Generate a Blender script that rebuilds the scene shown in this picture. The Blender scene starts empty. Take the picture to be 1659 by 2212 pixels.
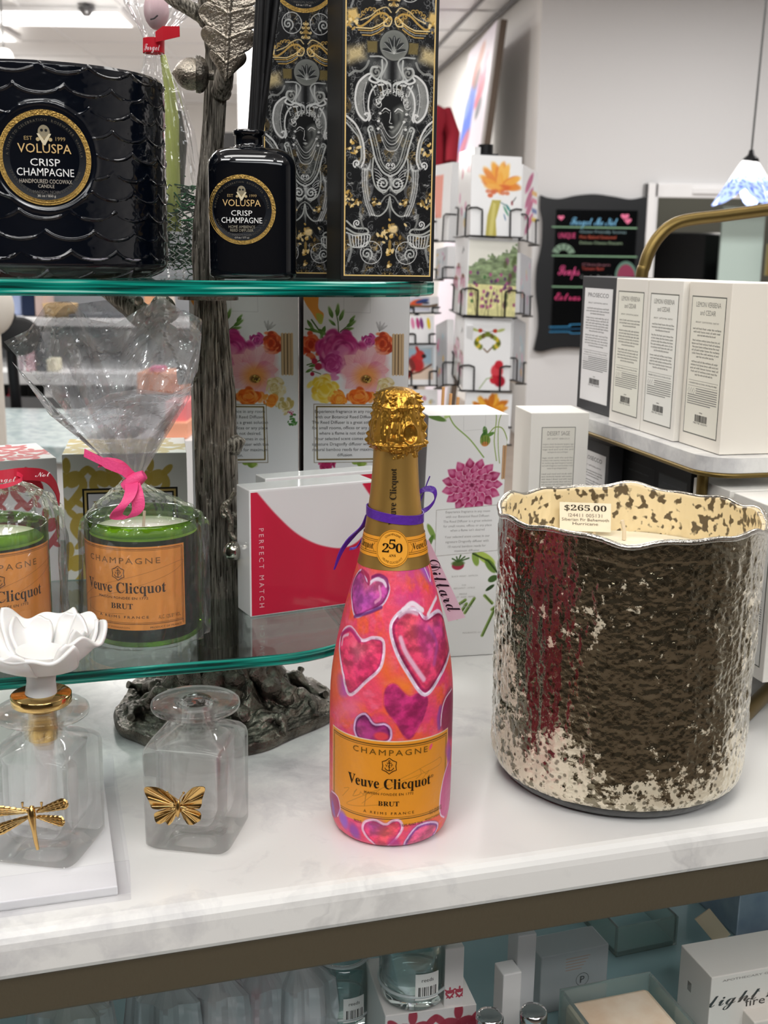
import bpy, math, random
import numpy as np
from mathutils import Vector
from mathutils.geometry import tessellate_polygon

SC = bpy.context.scene
COL = SC.collection
PI = math.pi
# ---------------------------------------------------------------- camera
FPX, PITCH, ROLL = 2470.0, math.radians(12.5), 0.015
ZC = 1.383                                   # eye height; the counter top is at 1.0
CAM = np.array([0.0, 0.0, ZC])
_F = np.array([0, math.cos(PITCH), -math.sin(PITCH)])
_R0 = np.array([1.0, 0, 0]); _U0 = np.array([0, math.sin(PITCH), math.cos(PITCH)])
_R = math.cos(ROLL) * _R0 + math.sin(ROLL) * _U0
_U = -math.sin(ROLL) * _R0 + math.cos(ROLL) * _U0
cd = bpy.data.cameras.new('camera'); cam = bpy.data.objects.new('camera', cd); COL.objects.link(cam)
cd.sensor_fit = 'HORIZONTAL'; cd.sensor_width = 36.0; cd.lens = 36.0 * FPX / 1659.0
cd.clip_start = 0.02; cd.clip_end = 60
cam.location = CAM
from mathutils import Matrix
cam.rotation_euler = Matrix([[_R[i], _U[i], -_F[i]] for i in range(3)]).to_euler()
cd.dof.use_dof = True; cd.dof.focus_distance = 0.82; cd.dof.aperture_fstop = 20.0
SC.camera = cam
# ---------------------------------------------------------------- render look, world, lights
SC.view_settings.view_transform = 'Standard'; SC.view_settings.look = 'None'
SC.view_settings.gamma = 1.0; SC.view_settings.use_curve_mapping = False
SC.view_settings.exposure = -0.28
SC.cycles.max_bounces = 14; SC.cycles.transparent_max_bounces = 24; SC.cycles.transmission_bounces = 14
SC.cycles.glossy_bounces = 4; SC.cycles.diffuse_bounces = 3
SC.cycles.caustics_reflective = False; SC.cycles.caustics_refractive = True; SC.cycles.blur_glossy = 0.6
SC.cycles.sample_clamp_indirect = 4.0; SC.cycles.use_denoising = True
SC.cycles.use_adaptive_sampling = True; SC.cycles.adaptive_threshold = 0.02
w = bpy.data.worlds.new('world'); SC.world = w; w.use_nodes = True
w.node_tree.nodes['Background'].inputs[0].default_value = (0.9, 0.95, 1.0, 1)
w.node_tree.nodes['Background'].inputs[1].default_value = 0.3

def area(loc, sx, sy, watts, col=(1, 0.97, 0.93), aim=None):
    l = bpy.data.lights.new('area_lamp', 'AREA'); l.shape = 'RECTANGLE'; l.size = sx; l.size_y = sy
    l.energy = watts; l.color = col
    o = bpy.data.objects.new('area_lamp', l); COL.objects.link(o); o.location = loc
    if aim is not None:
        o.rotation_euler = (Vector(aim) - Vector(loc)).to_track_quat('-Z', 'Y').to_euler()
    return o

def bulb(loc, watts, r=0.035, col=(1, 0.96, 0.9)):
    l = bpy.data.lights.new('bulb', 'POINT'); l.energy = watts; l.color = col; l.shadow_soft_size = r
    o = bpy.data.objects.new('bulb', l); COL.objects.link(o); o.location = loc
    return o

CEIL = 3.53
# fluorescent troffers in the shop ceiling (the lamps of the room)
for lx, ly, wt in ((-0.5, -0.6, 30), (-0.7, 2.0, 26), (1.1, 1.4, 16), (-2.6, 1.0, 34), (2.6, 3.6, 80), (-2.4, 4.6, 90), (0.4, 5.0, 80),
                   (2.6, 7.2, 95), (-1.6, 8.4, 120), (-3.4, 12.0, 160), (-0.6, 12.2, 150)):
    area((lx, ly, CEIL - 0.06), 1.2, 0.6, wt, (1.0, 0.975, 0.945))
# unseen front fill added behind the shopper: one high strip, three tilted ceiling panels
area((0.6, -2.9, 3.05), 4.4, 0.5, 44, (0.97, 0.985, 1.0), aim=(0.1, 1.0, 1.1))
for lx, ly, wt in ((-1.3, -1.5, 40), (0.2, -1.9, 44), (1.7, -1.4, 36)):
    area((lx, ly, CEIL - 0.06), 1.2, 0.6, wt, (0.99, 0.985, 0.97), aim=(lx * .3, 0.6, 1.0))
# small bright track spots, seen as points in everything polished
rs = random.Random(5)
for i in range(12):
    bulb((-1.6 + 0.38 * i + rs.uniform(-.08, .08), (-0.9, 0.5, 1.7)[i % 3] + rs.uniform(-.2, .2), CEIL - 0.22), 2.4)

# ---------------------------------------------------------------- pixel helpers: turn a point of the photo into a place in the room
def ray(px, py):
    return _F + _R * ((px - 829.5) / FPX) - _U * ((py - 1106.0) / FPX)
def at_z(px, py, z):
    d = ray(px, py); return CAM + d * ((z - ZC) / d[2])
def at_y(px, py, y):
    d = ray(px, py); return CAM + d * (y / d[1])
def at_plane(px, py, p0, n):
    d = ray(px, py); return CAM + d * (np.dot(np.asarray(p0) - CAM, n) / np.dot(d, n))
def proj(p):
    q = np.asarray(p) - CAM; z = q @ _F
    return 829.5 + FPX * (q @ _R) / z, 1106 - FPX * (q @ _U) / z

# ---------------------------------------------------------------- colour
def lin(c):
    c = np.asarray(c, float); return np.where(c <= 0.04045, c / 12.92, ((c + 0.055) / 1.055) ** 2.4)
def hx(s):
    return np.array([int(s[i:i + 2], 16) / 255 for i in (0, 2, 4)])
def H(s):
    return hx(s) if isinstance(s, str) else np.asarray(s, float)

# ---------------------------------------------------------------- materials
MATS = {}
def nodes_of(m):
    m.use_nodes = True; nt = m.node_tree
    return nt, nt.nodes, nt.links
def mat(name, col='cccccc', rough=0.5, metal=0.0, bump=None, vcol=False, spec=0.5, coat=0.0, sss=0.0, emit=0.0, vary=None, trans=0.0, ior=1.45):
    """One Principled material; bump=(scale, strength[, stretch_z]); vary=(other colour, scale)."""
    if name in MATS: return MATS[name]
    m = bpy.data.materials.new(name); nt, N, L = nodes_of(m); p = N['Principled BSDF']
    p.inputs['Base Color'].default_value = (*lin(H(col)), 1); p.inputs['Roughness'].default_value = rough
    p.inputs['Metallic'].default_value = metal; p.inputs['Specular IOR Level'].default_value = spec
    p.inputs['Coat Weight'].default_value = coat; p.inputs['IOR'].default_value = ior
    p.inputs['Transmission Weight'].default_value = trans
    if sss: p.inputs['Subsurface Weight'].default_value = sss; p.inputs['Subsurface Radius'].default_value = (.02, .012, .008)
    if emit: p.inputs['Emission Color'].default_value = (*lin(H(col)), 1); p.inputs['Emission Strength'].default_value = emit
    tc = N.new('ShaderNodeTexCoord')
    if vcol:
        a = N.new('ShaderNodeAttribute'); a.attribute_name = 'Col'; L.new(a.outputs['Color'], p.inputs['Base Color'])
    elif vary:
        n = N.new('ShaderNodeTexNoise'); n.inputs['Scale'].default_value = vary[1]; n.inputs['Detail'].default_value = 5
        L.new(tc.outputs['Object'], n.inputs['Vector'])
        r = N.new('ShaderNodeValToRGB'); r.color_ramp.elements[0].position = .35; r.color_ramp.elements[1].position = .65
        r.color_ramp.elements[0].color = (*lin(H(col)), 1); r.color_ramp.elements[1].color = (*lin(H(vary[0])), 1)
        L.new(n.outputs['Fac'], r.inputs['Fac']); L.new(r.outputs['Color'], p.inputs['Base Color'])
    if bump:
        mp = N.new('ShaderNodeMapping'); mp.inputs['Scale'].default_value = (1, 1, bump[2] if len(bump) > 2 else 1)
        n = N.new('ShaderNodeTexNoise'); n.inputs['Scale'].default_value = bump[0]; n.inputs['Detail'].default_value = 6
        b = N.new('ShaderNodeBump'); b.inputs['Strength'].default_value = bump[1]; b.inputs['Distance'].default_value = 0.002
        L.new(tc.outputs['Object'], mp.inputs['Vector']); L.new(mp.outputs['Vector'], n.inputs['Vector'])
        L.new(n.outputs['Fac'], b.inputs['Height']); L.new(b.outputs['Normal'], p.inputs['Normal'])
    MATS[name] = m; return m

def thin_clear(name, tint='f4f6f6', gloss=0.5, base=0.03, crumple=None, rough=0.03, haze=0.0):
    """Thin clear sheet: mostly see-through with a sharp reflection that grows at grazing angles."""
    if name in MATS: return MATS[name]
    m = bpy.data.materials.new(name); nt, N, L = nodes_of(m); N.remove(N['Principled BSDF']); out = N['Material Output']
    t = N.new('ShaderNodeBsdfTransparent'); t.inputs[0].default_value = (*lin(H(tint)), 1)
    g = N.new('ShaderNodeBsdfGlossy'); g.inputs['Roughness'].default_value = rough; g.inputs[0].default_value = (1, 1, 1, 1)
    lw = N.new('ShaderNodeLayerWeight'); lw.inputs['Blend'].default_value = 0.25
    mu = N.new('ShaderNodeMath'); mu.operation = 'MULTIPLY_ADD'; mu.inputs[1].default_value = gloss; mu.inputs[2].default_value = base
    L.new(lw.outputs['Fresnel'], mu.inputs[0]); mx = N.new('ShaderNodeMixShader')
    L.new(mu.outputs[0], mx.inputs['Fac']); L.new(t.outputs[0], mx.inputs[1]); L.new(g.outputs[0], mx.inputs[2])
    last = mx
    if haze:
        d = N.new('ShaderNodeBsdfDiffuse'); d.inputs[0].default_value = (.9, .9, .92, 1)
        m2 = N.new('ShaderNodeMixShader'); m2.inputs['Fac'].default_value = haze
        L.new(mx.outputs[0], m2.inputs[1]); L.new(d.outputs[0], m2.inputs[2]); last = m2
    if crumple:
        tc = N.new('ShaderNodeTexCoord'); n = N.new('ShaderNodeTexVoronoi'); n.inputs['Scale'].default_value = crumple[0]
        nn = N.new('ShaderNodeTexNoise'); nn.inputs['Scale'].default_value = crumple[0] * .6
        L.new(tc.outputs['Object'], nn.inputs['Vector']); L.new(nn.outputs['Color'], n.inputs['Vector'])
        n.inputs['Scale'].default_value = 9
        b = N.new('ShaderNodeBump'); b.inputs['Strength'].default_value = crumple[1]; b.inputs['Distance'].default_value = .004
        L.new(n.outputs['Distance'], b.inputs['Height']); L.new(b.outputs['Normal'], g.inputs['Normal'])
    L.new(last.outputs[0], out.inputs[0]); MATS[name] = m; return m

def solid_glass(name, tint='f5fbf8', clear=0.45, rough=0.0, ior=1.46):
    """Thick glass; part of it passes light straight so that it does not cast a black shadow."""
    if name in MATS: return MATS[name]
    m = bpy.data.materials.new(name); nt, N, L = nodes_of(m); N.remove(N['Principled BSDF']); out = N['Material Output']
    g = N.new('ShaderNodeBsdfGlass'); g.inputs['Roughness'].default_value = rough; g.inputs['IOR'].default_value = ior
    g.inputs['Color'].default_value = (*lin(H(tint)), 1)
    t = N.new('ShaderNodeBsdfTransparent'); t.inputs[0].default_value = (*lin(H(tint)), 1)
    mx = N.new('ShaderNodeMixShader'); mx.inputs['Fac'].default_value = clear
    L.new(g.outputs[0], mx.inputs[1]); L.new(t.outputs[0], mx.inputs[2]); L.new(mx.outputs[0], out.inputs[0])
    MATS[name] = m; return m

PRINT = mat('printed_card', rough=0.5, vcol=True, spec=.25)
PRINTG = mat('printed_gloss', rough=0.16, vcol=True, spec=0.5)
PAINT = mat('brushed_paint', rough=0.35, vcol=True, bump=(180, 0.25))
FOIL = mat('gold_print', 'd9b46a', 0.28, 1.0)

# ---------------------------------------------------------------- mesh builder
class MB:
    def __init__(s):
        s.V = []; s.C = []; s.F = []; s.n = 0
    def add(s, verts, faces, col='ffffff', mi=0, smooth=False):
        verts = np.asarray(verts, float).reshape(-1, 3); k = len(verts)
        c = np.asarray(H(col) if isinstance(col, str) else col, float)
        if c.ndim == 1: c = np.tile(c, (k, 1))
        s.V.append(verts); s.C.append(c.reshape(-1, 3))
        if isinstance(faces, np.ndarray) and faces.ndim == 2:
            s.F.append((faces + s.n, mi, smooth))
        else:
            by = {}
            for f in faces: by.setdefault(len(f), []).append(f)
            for f in by.values(): s.F.append((np.array(f, int) + s.n, mi, smooth))
        s.n += k; return s
    def grid(s, P, col='ffffff', mi=0, smooth=True, wu=False, wv=False, flip=False):
        P = np.asarray(P, float); n, m = P.shape[:2]
        I = np.arange(n * m).reshape(n, m)
        if wu: I = np.vstack([I, I[:1]])
        if wv: I = np.hstack([I, I[:, :1]])
        q = np.stack([I[:-1, :-1], I[:-1, 1:], I[1:, 1:], I[1:, :-1]], -1).reshape(-1, 4)
        if flip: q = q[:, ::-1]
        return s.add(P.reshape(-1, 3), q, col, mi, smooth)
    def box(s, c, d, col='ffffff', mi=0, R=None):
        c = np.asarray(c, float); d = np.asarray(d, float) / 2
        v = np.array([[x, y, z] for z in (-1, 1) for y in (-1, 1) for x in (-1, 1)], float) * d
        if R is not None: v = v @ np.asarray(R).T
        return s.add(v + c, np.array([[0, 2, 3, 1], [4, 5, 7, 6], [0, 1, 5, 4], [2, 6, 7, 3], [0, 4, 6, 2], [1, 3, 7, 5]]), col, mi)
    def hexa(s, b4, t4, col='ffffff', mi=0):
        """Prism between two quads, both counter-clockwise from above."""
        return s.add(list(b4) + list(t4), np.array([[3, 2, 1, 0], [4, 5, 6, 7], [0, 1, 5, 4], [1, 2, 6, 5], [2, 3, 7, 6], [3, 0, 4, 7]]), col, mi)
    def lathe(s, prof, c=(0, 0, 0), n=64, col='ffffff', mi=0, smooth=True, cap=True):
        pr = np.asarray(prof, float); a = np.linspace(0, 2 * PI, n, endpoint=False)
        P = np.stack([pr[:, 0:1] * np.cos(a), pr[:, 0:1] * np.sin(a), np.repeat(pr[:, 1:2], n, 1)], -1) + np.asarray(c)
        s.grid(P, col, mi, smooth, wv=True)
        return s
    def tube(s, pts, r, n=10, col='ffffff', mi=0, cap=True, smooth=True, squash=1.0):
        p = np.asarray(pts, float); k = len(p); r = np.broadcast_to(np.asarray(r, float), (k,))
        t = np.gradient(p, axis=0); t /= np.linalg.norm(t, axis=1, keepdims=True) + 1e-12
        up = np.array([0, 0, 1.0]) if abs(t[0][2]) < .9 else np.array([1.0, 0, 0])
        u = np.cross(t[0], up); u /= np.linalg.norm(u); P = []
        a = np.linspace(0, 2 * PI, n, endpoint=False)
        for i in range(k):
            u = u - t[i] * (u @ t[i]); u /= np.linalg.norm(u); v = np.cross(t[i], u)
            P.append(p[i] + r[i] * (np.cos(a)[:, None] * u + squash * np.sin(a)[:, None] * v))
        P = np.array(P); b = s.n; s.grid(P, col, mi, smooth, wv=True)
        if cap: s.add(P[0], [list(range(n))[::-1]], col, mi); s.add(P[-1], [list(range(n))], col, mi)
        return s
    def ribbon(s, pts, wdir, w, col='ffffff', mi=0, t=0.0004):
        """A band along pts; wdir: per-point or one width direction."""
        p = np.asarray(pts, float); d = np.broadcast_to(np.asarray(wdir, float), p.shape); d = d / np.linalg.norm(d, axis=1, keepdims=True)
        w = np.broadcast_to(np.asarray(w, float), (len(p),))[:, None]
        tg = np.gradient(p, axis=0); nn = np.cross(tg, d); nn /= np.linalg.norm(nn, axis=1, keepdims=True) + 1e-12
        P = np.stack([p - d * w / 2 + nn * t, p + d * w / 2 + nn * t, p + d * w / 2 - nn * t, p - d * w / 2 - nn * t], 1)
        return s.grid(P, col, mi, False, wv=True)
    def extrude(s, pts, z0, z1, col='ffffff', mi=0, smooth=False):
        """Vertical prism over a 2-D outline (counter-clockwise)."""
        p = np.asarray(pts, float); n = len(p)
        lo = np.c_[p, np.full(n, z0)]; hi = np.c_[p, np.full(n, z1)]
        tr = [tuple(t) for t in tessellate_polygon([[Vector((a, b, 0)) for a, b in p]])]
        area2 = np.sum(p[:, 0] * np.roll(p[:, 1], -1) - p[:, 1] * np.roll(p[:, 0], -1))
        def up(t):
            a, b, c = p[t[0]], p[t[1]], p[t[2]]
            return t if (b[0]-a[0])*(c[1]-a[1])-(b[1]-a[1])*(c[0]-a[0]) > 0 else t[::-1]
        s.add(hi, [up(t) for t in tr], col, mi); s.add(lo, [up(t)[::-1] for t in tr], col, mi)
        i = np.arange(n); j = (i + 1) % n
        q = np.stack([i, j, j + n, i + n], 1)
        if area2 < 0: q = q[:, ::-1]
        s.add(np.vstack([lo, hi]), q, col, mi, smooth); return s
    # flat artwork on a surface: fn(x, y, lift) -> 3-D points
    def poly(s, pts, fn, col, lift=1, mi=0):
        p = np.asarray(pts, float)
        tr = tessellate_polygon([[Vector((a, b, 0)) for a, b in p]])
        f = []
        for t in tr:
            a, b, c = p[t[0]], p[t[1]], p[t[2]]
            f.append(t if (b[0]-a[0])*(c[1]-a[1])-(b[1]-a[1])*(c[0]-a[0]) > 0 else t[::-1])
        return s.add(fn(p[:, 0], p[:, 1], lift), f, col, mi)
    def line(s, pts, w, fn, col, lift=1, mi=0, closed=False, step=None):
        p = np.asarray(pts, float)
        if closed: p = np.vstack([p, p[:1]])
        if step: p = resample(p, step)
        t = np.gradient(p, axis=0)
        if closed: t[0] = t[-1] = (p[1] - p[0]) + (p[-1] - p[-2])
        t /= np.linalg.norm(t, axis=1, keepdims=True) + 1e-12
        n = np.stack([-t[:, 1], t[:, 0]], 1); w = np.broadcast_to(np.asarray(w, float), (len(p),))[:, None] / 2
        a = p + n * w; b = p - n * w
        P = np.stack([fn(b[:, 0], b[:, 1], lift), fn(a[:, 0], a[:, 1], lift)], 1)
        return s.grid(P, col, mi, False)
    def rect(s, x0, y0, x1, y1, fn, col, lift=1, mi=0, nx=1, ny=1):
        X, Y = np.meshgrid(np.linspace(x0, x1, nx + 1), np.linspace(y0, y1, ny + 1))
        P = fn(X.ravel(), Y.ravel(), lift).reshape(ny + 1, nx + 1, 3)
        return s.grid(P, col, mi, False)
    def frame(s, x0, y0, x1, y1, w, fn, col, lift=1, mi=0, nx=1, ny=1):
        s.rect(x0, y0, x1, y0 + w, fn, col, lift, mi, nx, 1); s.rect(x0, y1 - w, x1, y1, fn, col, lift, mi, nx, 1)
        s.rect(x0, y0 + w, x0 + w, y1 - w, fn, col, lift, mi, 1, ny); return s.rect(x1 - w, y0 + w, x1, y1 - w, fn, col, lift, mi, 1, ny)
    def disc(s, x, y, r, fn, col, lift=1, mi=0, ry=None, n=40):
        a = np.linspace(0, 2 * PI, n, endpoint=False)
        return s.poly(np.c_[x + r * np.cos(a), y + (ry or r) * np.sin(a)], fn, col, lift, mi)
    def text(s, body, x, y, size, fn, col, lift=1, mi=0, width=None, align='C', spacing=1.0, arc=None, rot=0.0):
        """Lettering with its baseline at y; size = height of a capital; width fits the line; arc=(cx,cy,r,sign) bends it round a circle."""
        v, f, wd = glyphs(body, spacing)
        if len(v) == 0: return s
        k = size / 0.69; sx = k if width is None else width / max(wd, 1e-6)
        px = v[:, 0] * sx; py = v[:, 1] * k; tw = wd * sx
        px = px - (tw / 2 if align == 'C' else (tw if align == 'R' else 0))
        if rot:
            px, py = px * math.cos(rot) - py * math.sin(rot), px * math.sin(rot) + py * math.cos(rot)
        if arc:
            cx, cy, r, sg = arc
            if sg > 0: a = PI / 2 - px / r; X = cx + (r + py) * np.cos(a); Y = cy + (r + py) * np.sin(a)
            else: a = -PI / 2 + px / r; X = cx + (r - py) * np.cos(a); Y = cy + (r - py) * np.sin(a)
        else: X = px + x; Y = py + y
        return s.add(fn(X, Y, lift), f, col, mi)
    def build(s, name, mats, parent=None, loc=None):
        me = bpy.data.meshes.new(name)
        V = np.vstack(s.V); C = np.vstack(s.C)
        loops = []; tot = []; mi = []; sm = []
        for f, m, k in s.F:
            loops.append(f.ravel()); tot.append(np.full(len(f), f.shape[1])); mi.append(np.full(len(f), m)); sm.append(np.full(len(f), k))
        loops = np.concatenate(loops); tot = np.concatenate(tot); mi = np.concatenate(mi); sm = np.concatenate(sm)
        if parent is not None and loc is None: loc = parent.location
        if loc is not None and parent is None: V = V - np.array(loc)
        if parent is not None: V = V - np.array(world_loc(parent))
        me.vertices.add(len(V)); me.vertices.foreach_set('co', V.astype('f').ravel())
        me.loops.add(len(loops)); me.loops.foreach_set('vertex_index', loops.astype('i'))
        me.polygons.add(len(tot)); st = np.concatenate([[0], np.cumsum(tot)[:-1]])
        me.polygons.foreach_set('loop_start', st.astype('i'))
        try: me.polygons.foreach_set('loop_total', tot.astype('i'))
        except Exception: pass
        me.polygons.foreach_set('material_index', mi.astype('i')); me.polygons.foreach_set('use_smooth', sm.astype(bool))
        a = me.color_attributes.new('Col', 'FLOAT_COLOR', 'POINT')
        a.data.foreach_set('color', np.c_[lin(np.clip(C, 0, 1)), np.ones(len(C))].astype('f').ravel())
        me.update(calc_edges=True); me.validate()
        for m in (mats if isinstance(mats, (list, tuple)) else [mats]): me.materials.append(m)
        o = bpy.data.objects.new(name, me); COL.objects.link(o)
        if parent is not None: o.parent = parent
        elif loc is not None: o.location = loc
        return o

def world_loc(o):
    v = Vector((0, 0, 0))
    while o is not None: v = v + o.location; o = o.parent
    return v

_G = {}
def glyphs(body, spacing=1.0):
    key = (body, spacing)
    if key not in _G:
        c = bpy.data.curves.new('lettering', 'FONT'); c.body = body; c.size = 1; c.resolution_u = 2; c.space_character = spacing
        o = bpy.data.objects.new('lettering', c); COL.objects.link(o)
        m = o.evaluated_get(bpy.context.evaluated_depsgraph_get()).to_mesh()
        v = np.array([(q.co.x, q.co.y) for q in m.vertices]).reshape(-1, 2); f = [tuple(q.vertices) for q in m.polygons]
        g = []
        for t in f:
            a, b, cc = v[t[0]], v[t[1]], v[t[2]]
            g.append(t if (b[0]-a[0])*(cc[1]-a[1])-(b[1]-a[1])*(cc[0]-a[0]) > 0 else t[::-1])
        if len(v): v = v - [v[:, 0].min(), 0]
        bpy.data.objects.remove(o); bpy.data.curves.remove(c)
        _G[key] = (v, g, v[:, 0].max() if len(v) else 0)
    return _G[key]
def uni(s, up, lo, dg=None):
    o = ''
    for ch in s:
        if 'A' <= ch <= 'Z': o += chr(up + ord(ch) - 65)
        elif 'a' <= ch <= 'z': o += chr(lo + ord(ch) - 97)
        elif dg and '0' <= ch <= '9': o += chr(dg + ord(ch) - 48)
        else: o += ch
    return o
def serif(s): return uni(s, 0x1D400, 0x1D41A, 0x1D7CE)      # heavy roman letters
def script(s): return uni(s, 0x1D4D0, 0x1D4EA)              # looped handwriting
def ital(s): return uni(s, 0x1D468, 0x1D482)

def resample(p, step):
    p = np.asarray(p, float); d = np.r_[0, np.cumsum(np.linalg.norm(np.diff(p, axis=0), axis=1))]
    n = max(2, int(math.ceil(d[-1] / step)) + 1); t = np.linspace(0, d[-1], n)
    return np.stack([np.interp(t, d, p[:, i]) for i in range(p.shape[1])], 1)
def spline(pts, n=12, closed=False):
    """Catmull-Rom through the points."""
    p = np.asarray(pts, float)
    q = np.vstack([p[-1:], p, p[:2]]) if closed else np.vstack([2 * p[0] - p[1], p, 2 * p[-1] - p[-2]])
    out = []; t = np.linspace(0, 1, n, endpoint=False)[:, None]
    for i in range(1, len(q) - 2):
        a, b, c, d = q[i - 1], q[i], q[i + 1], q[i + 2]
        out.append(0.5 * (2 * b + (c - a) * t + (2 * a - 5 * b + 4 * c - d) * t ** 2 + (3 * b - a - 3 * c + d) * t ** 3))
    o = np.vstack(out)
    return o if closed else np.vstack([o, p[-1:]])

# ---------------------------------------------------------------- noise and a little painter (colours per vertex)
def vnoise(shape, cell, seed=0, wrap=False):
    r = np.random.RandomState(seed); ny, nx = shape
    cy, cx = (cell if isinstance(cell, (tuple, list)) else (cell, cell))
    gy, gx = int(ny / cy) + 3, int(nx / cx) + 3; g = r.rand(gy, gx)
    y = np.arange(ny) / cy; x = np.arange(nx) / cx
    if wrap: x = np.arange(nx) / nx * (gx - 1); g[:, -1] = g[:, 0]; gx2 = gx - 1
    iy = y.astype(int); ix = np.minimum(x.astype(int), gx - 2); fy = y - iy; fx = x - ix
    fy = (fy * fy * (3 - 2 * fy))[:, None]; fx = (fx * fx * (3 - 2 * fx))[None]
    a = g[np.ix_(iy, ix)]; b = g[np.ix_(iy, ix + 1)]; c = g[np.ix_(iy + 1, ix)]; d = g[np.ix_(iy + 1, ix + 1)]
    return (a * (1 - fx) + b * fx) * (1 - fy) + (c * (1 - fx) + d * fx) * fy
def fbm(shape, cell, seed=0, oct=4, wrap=False):
    o = np.zeros(shape); amp = 1; tot = 0
    cy, cx = (cell if isinstance(cell, (tuple, list)) else (cell, cell))
    for i in range(oct):
        o += amp * vnoise(shape, (max(cy, 1.01), max(cx, 1.01)), seed + i * 17, wrap); tot += amp; amp *= .5; cy /= 2; cx /= 2
    return o / tot

class Art:
    """A canvas over [x0,x1] x [y0,y1] (metres on the surface), one colour per vertex."""
    def __init__(s, x0, x1, y0, y1, nx, ny, bg='ffffff'):
        s.x = np.linspace(x0, x1, nx); s.y = np.linspace(y0, y1, ny); s.X, s.Y = np.meshgrid(s.x, s.y)
        s.C = np.tile(H(bg), (ny, nx, 1)).astype(float); s.px = (x1 - x0) / (nx - 1); s.py = (y1 - y0) / (ny - 1)
    def win(s, p, m):
        p = np.asarray(p); i0, i1 = np.searchsorted(s.x, [p[:, 0].min() - m, p[:, 0].max() + m]); j0, j1 = np.searchsorted(s.y, [p[:, 1].min() - m, p[:, 1].max() + m])
        return slice(max(j0 - 1, 0), j1 + 1), slice(max(i0 - 1, 0), i1 + 1)
    def put(s, w, m, col):
        c = H(col) if not (isinstance(col, np.ndarray) and col.ndim == 3) else col[w]
        s.C[w] = s.C[w] * (1 - m[..., None]) + c * m[..., None]
    def dist(s, p, w, closed):
        X, Y = s.X[w], s.Y[w]; D = np.full(X.shape, 1e9); n = len(p)
        for i in range(n if closed else n - 1):
            a, b = p[i], p[(i + 1) % n]; d = b - a; L2 = d @ d + 1e-18
            t = np.clip(((X - a[0]) * d[0] + (Y - a[1]) * d[1]) / L2, 0, 1)
            D = np.minimum(D, (X - a[0] - t * d[0]) ** 2 + (Y - a[1] - t * d[1]) ** 2)
        return np.sqrt(D)
    def inside(s, p, w):
        X, Y = s.X[w], s.Y[w]; I = np.zeros(X.shape, bool); n = len(p)
        for i in range(n):
            (x1, y1), (x2, y2) = p[i], p[(i + 1) % n]
            if y1 == y2: continue
            c = (y1 > Y) != (y2 > Y); I ^= c & (X < (x2 - x1) * (Y - y1) / (y2 - y1) + x1)
        return I
    def poly(s, p, col, a=1.0, soft=None):
        p = np.asarray(p, float); e = soft or 0.7 * s.px; w = s.win(p, e)
        if s.X[w].size == 0: return s
        I = s.inside(p, w); D = s.dist(p, w, True); D = np.where(I, D, -D)
        s.put(w, a * np.clip(D / e * .5 + .5, 0, 1), col); return s
    def line(s, p, wd, col, a=1.0, closed=False, soft=None):
        p = np.asarray(p, float); e = soft or 0.8 * s.px; w = s.win(p, wd / 2 + e)
        if s.X[w].size == 0: return s
        D = s.dist(p, w, closed); s.put(w, a * np.clip((wd / 2 - D) / e + .5, 0, 1), col); return s
    def ell(s, x, y, rx, ry, col, ang=0.0, a=1.0, soft=0.2):
        r = max(rx, ry) * (1 + soft); w = s.win(np.array([[x - r, y - r], [x + r, y + r]]), 0)
        if s.X[w].size == 0: return s
        dx, dy = s.X[w] - x, s.Y[w] - y; c, n = math.cos(ang), math.sin(ang)
        q = np.sqrt(((dx * c + dy * n) / rx) ** 2 + ((-dx * n + dy * c) / ry) ** 2)
        s.put(w, a * np.clip((1 - q) / soft + .5, 0, 1), col); return s
    def speck(s, amt, seed=0, cell=2):
        s.C *= (1 + amt * (vnoise(s.X.shape, cell, seed) - .5))[..., None]; return s
    def mesh(s, mb, fn, lift=1, mi=0, smooth=True):
        P = fn(s.X.ravel(), s.Y.ravel(), lift).reshape(*s.X.shape, 3); return mb.grid(P, s.C.reshape(-1, 3), mi, smooth)

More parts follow.
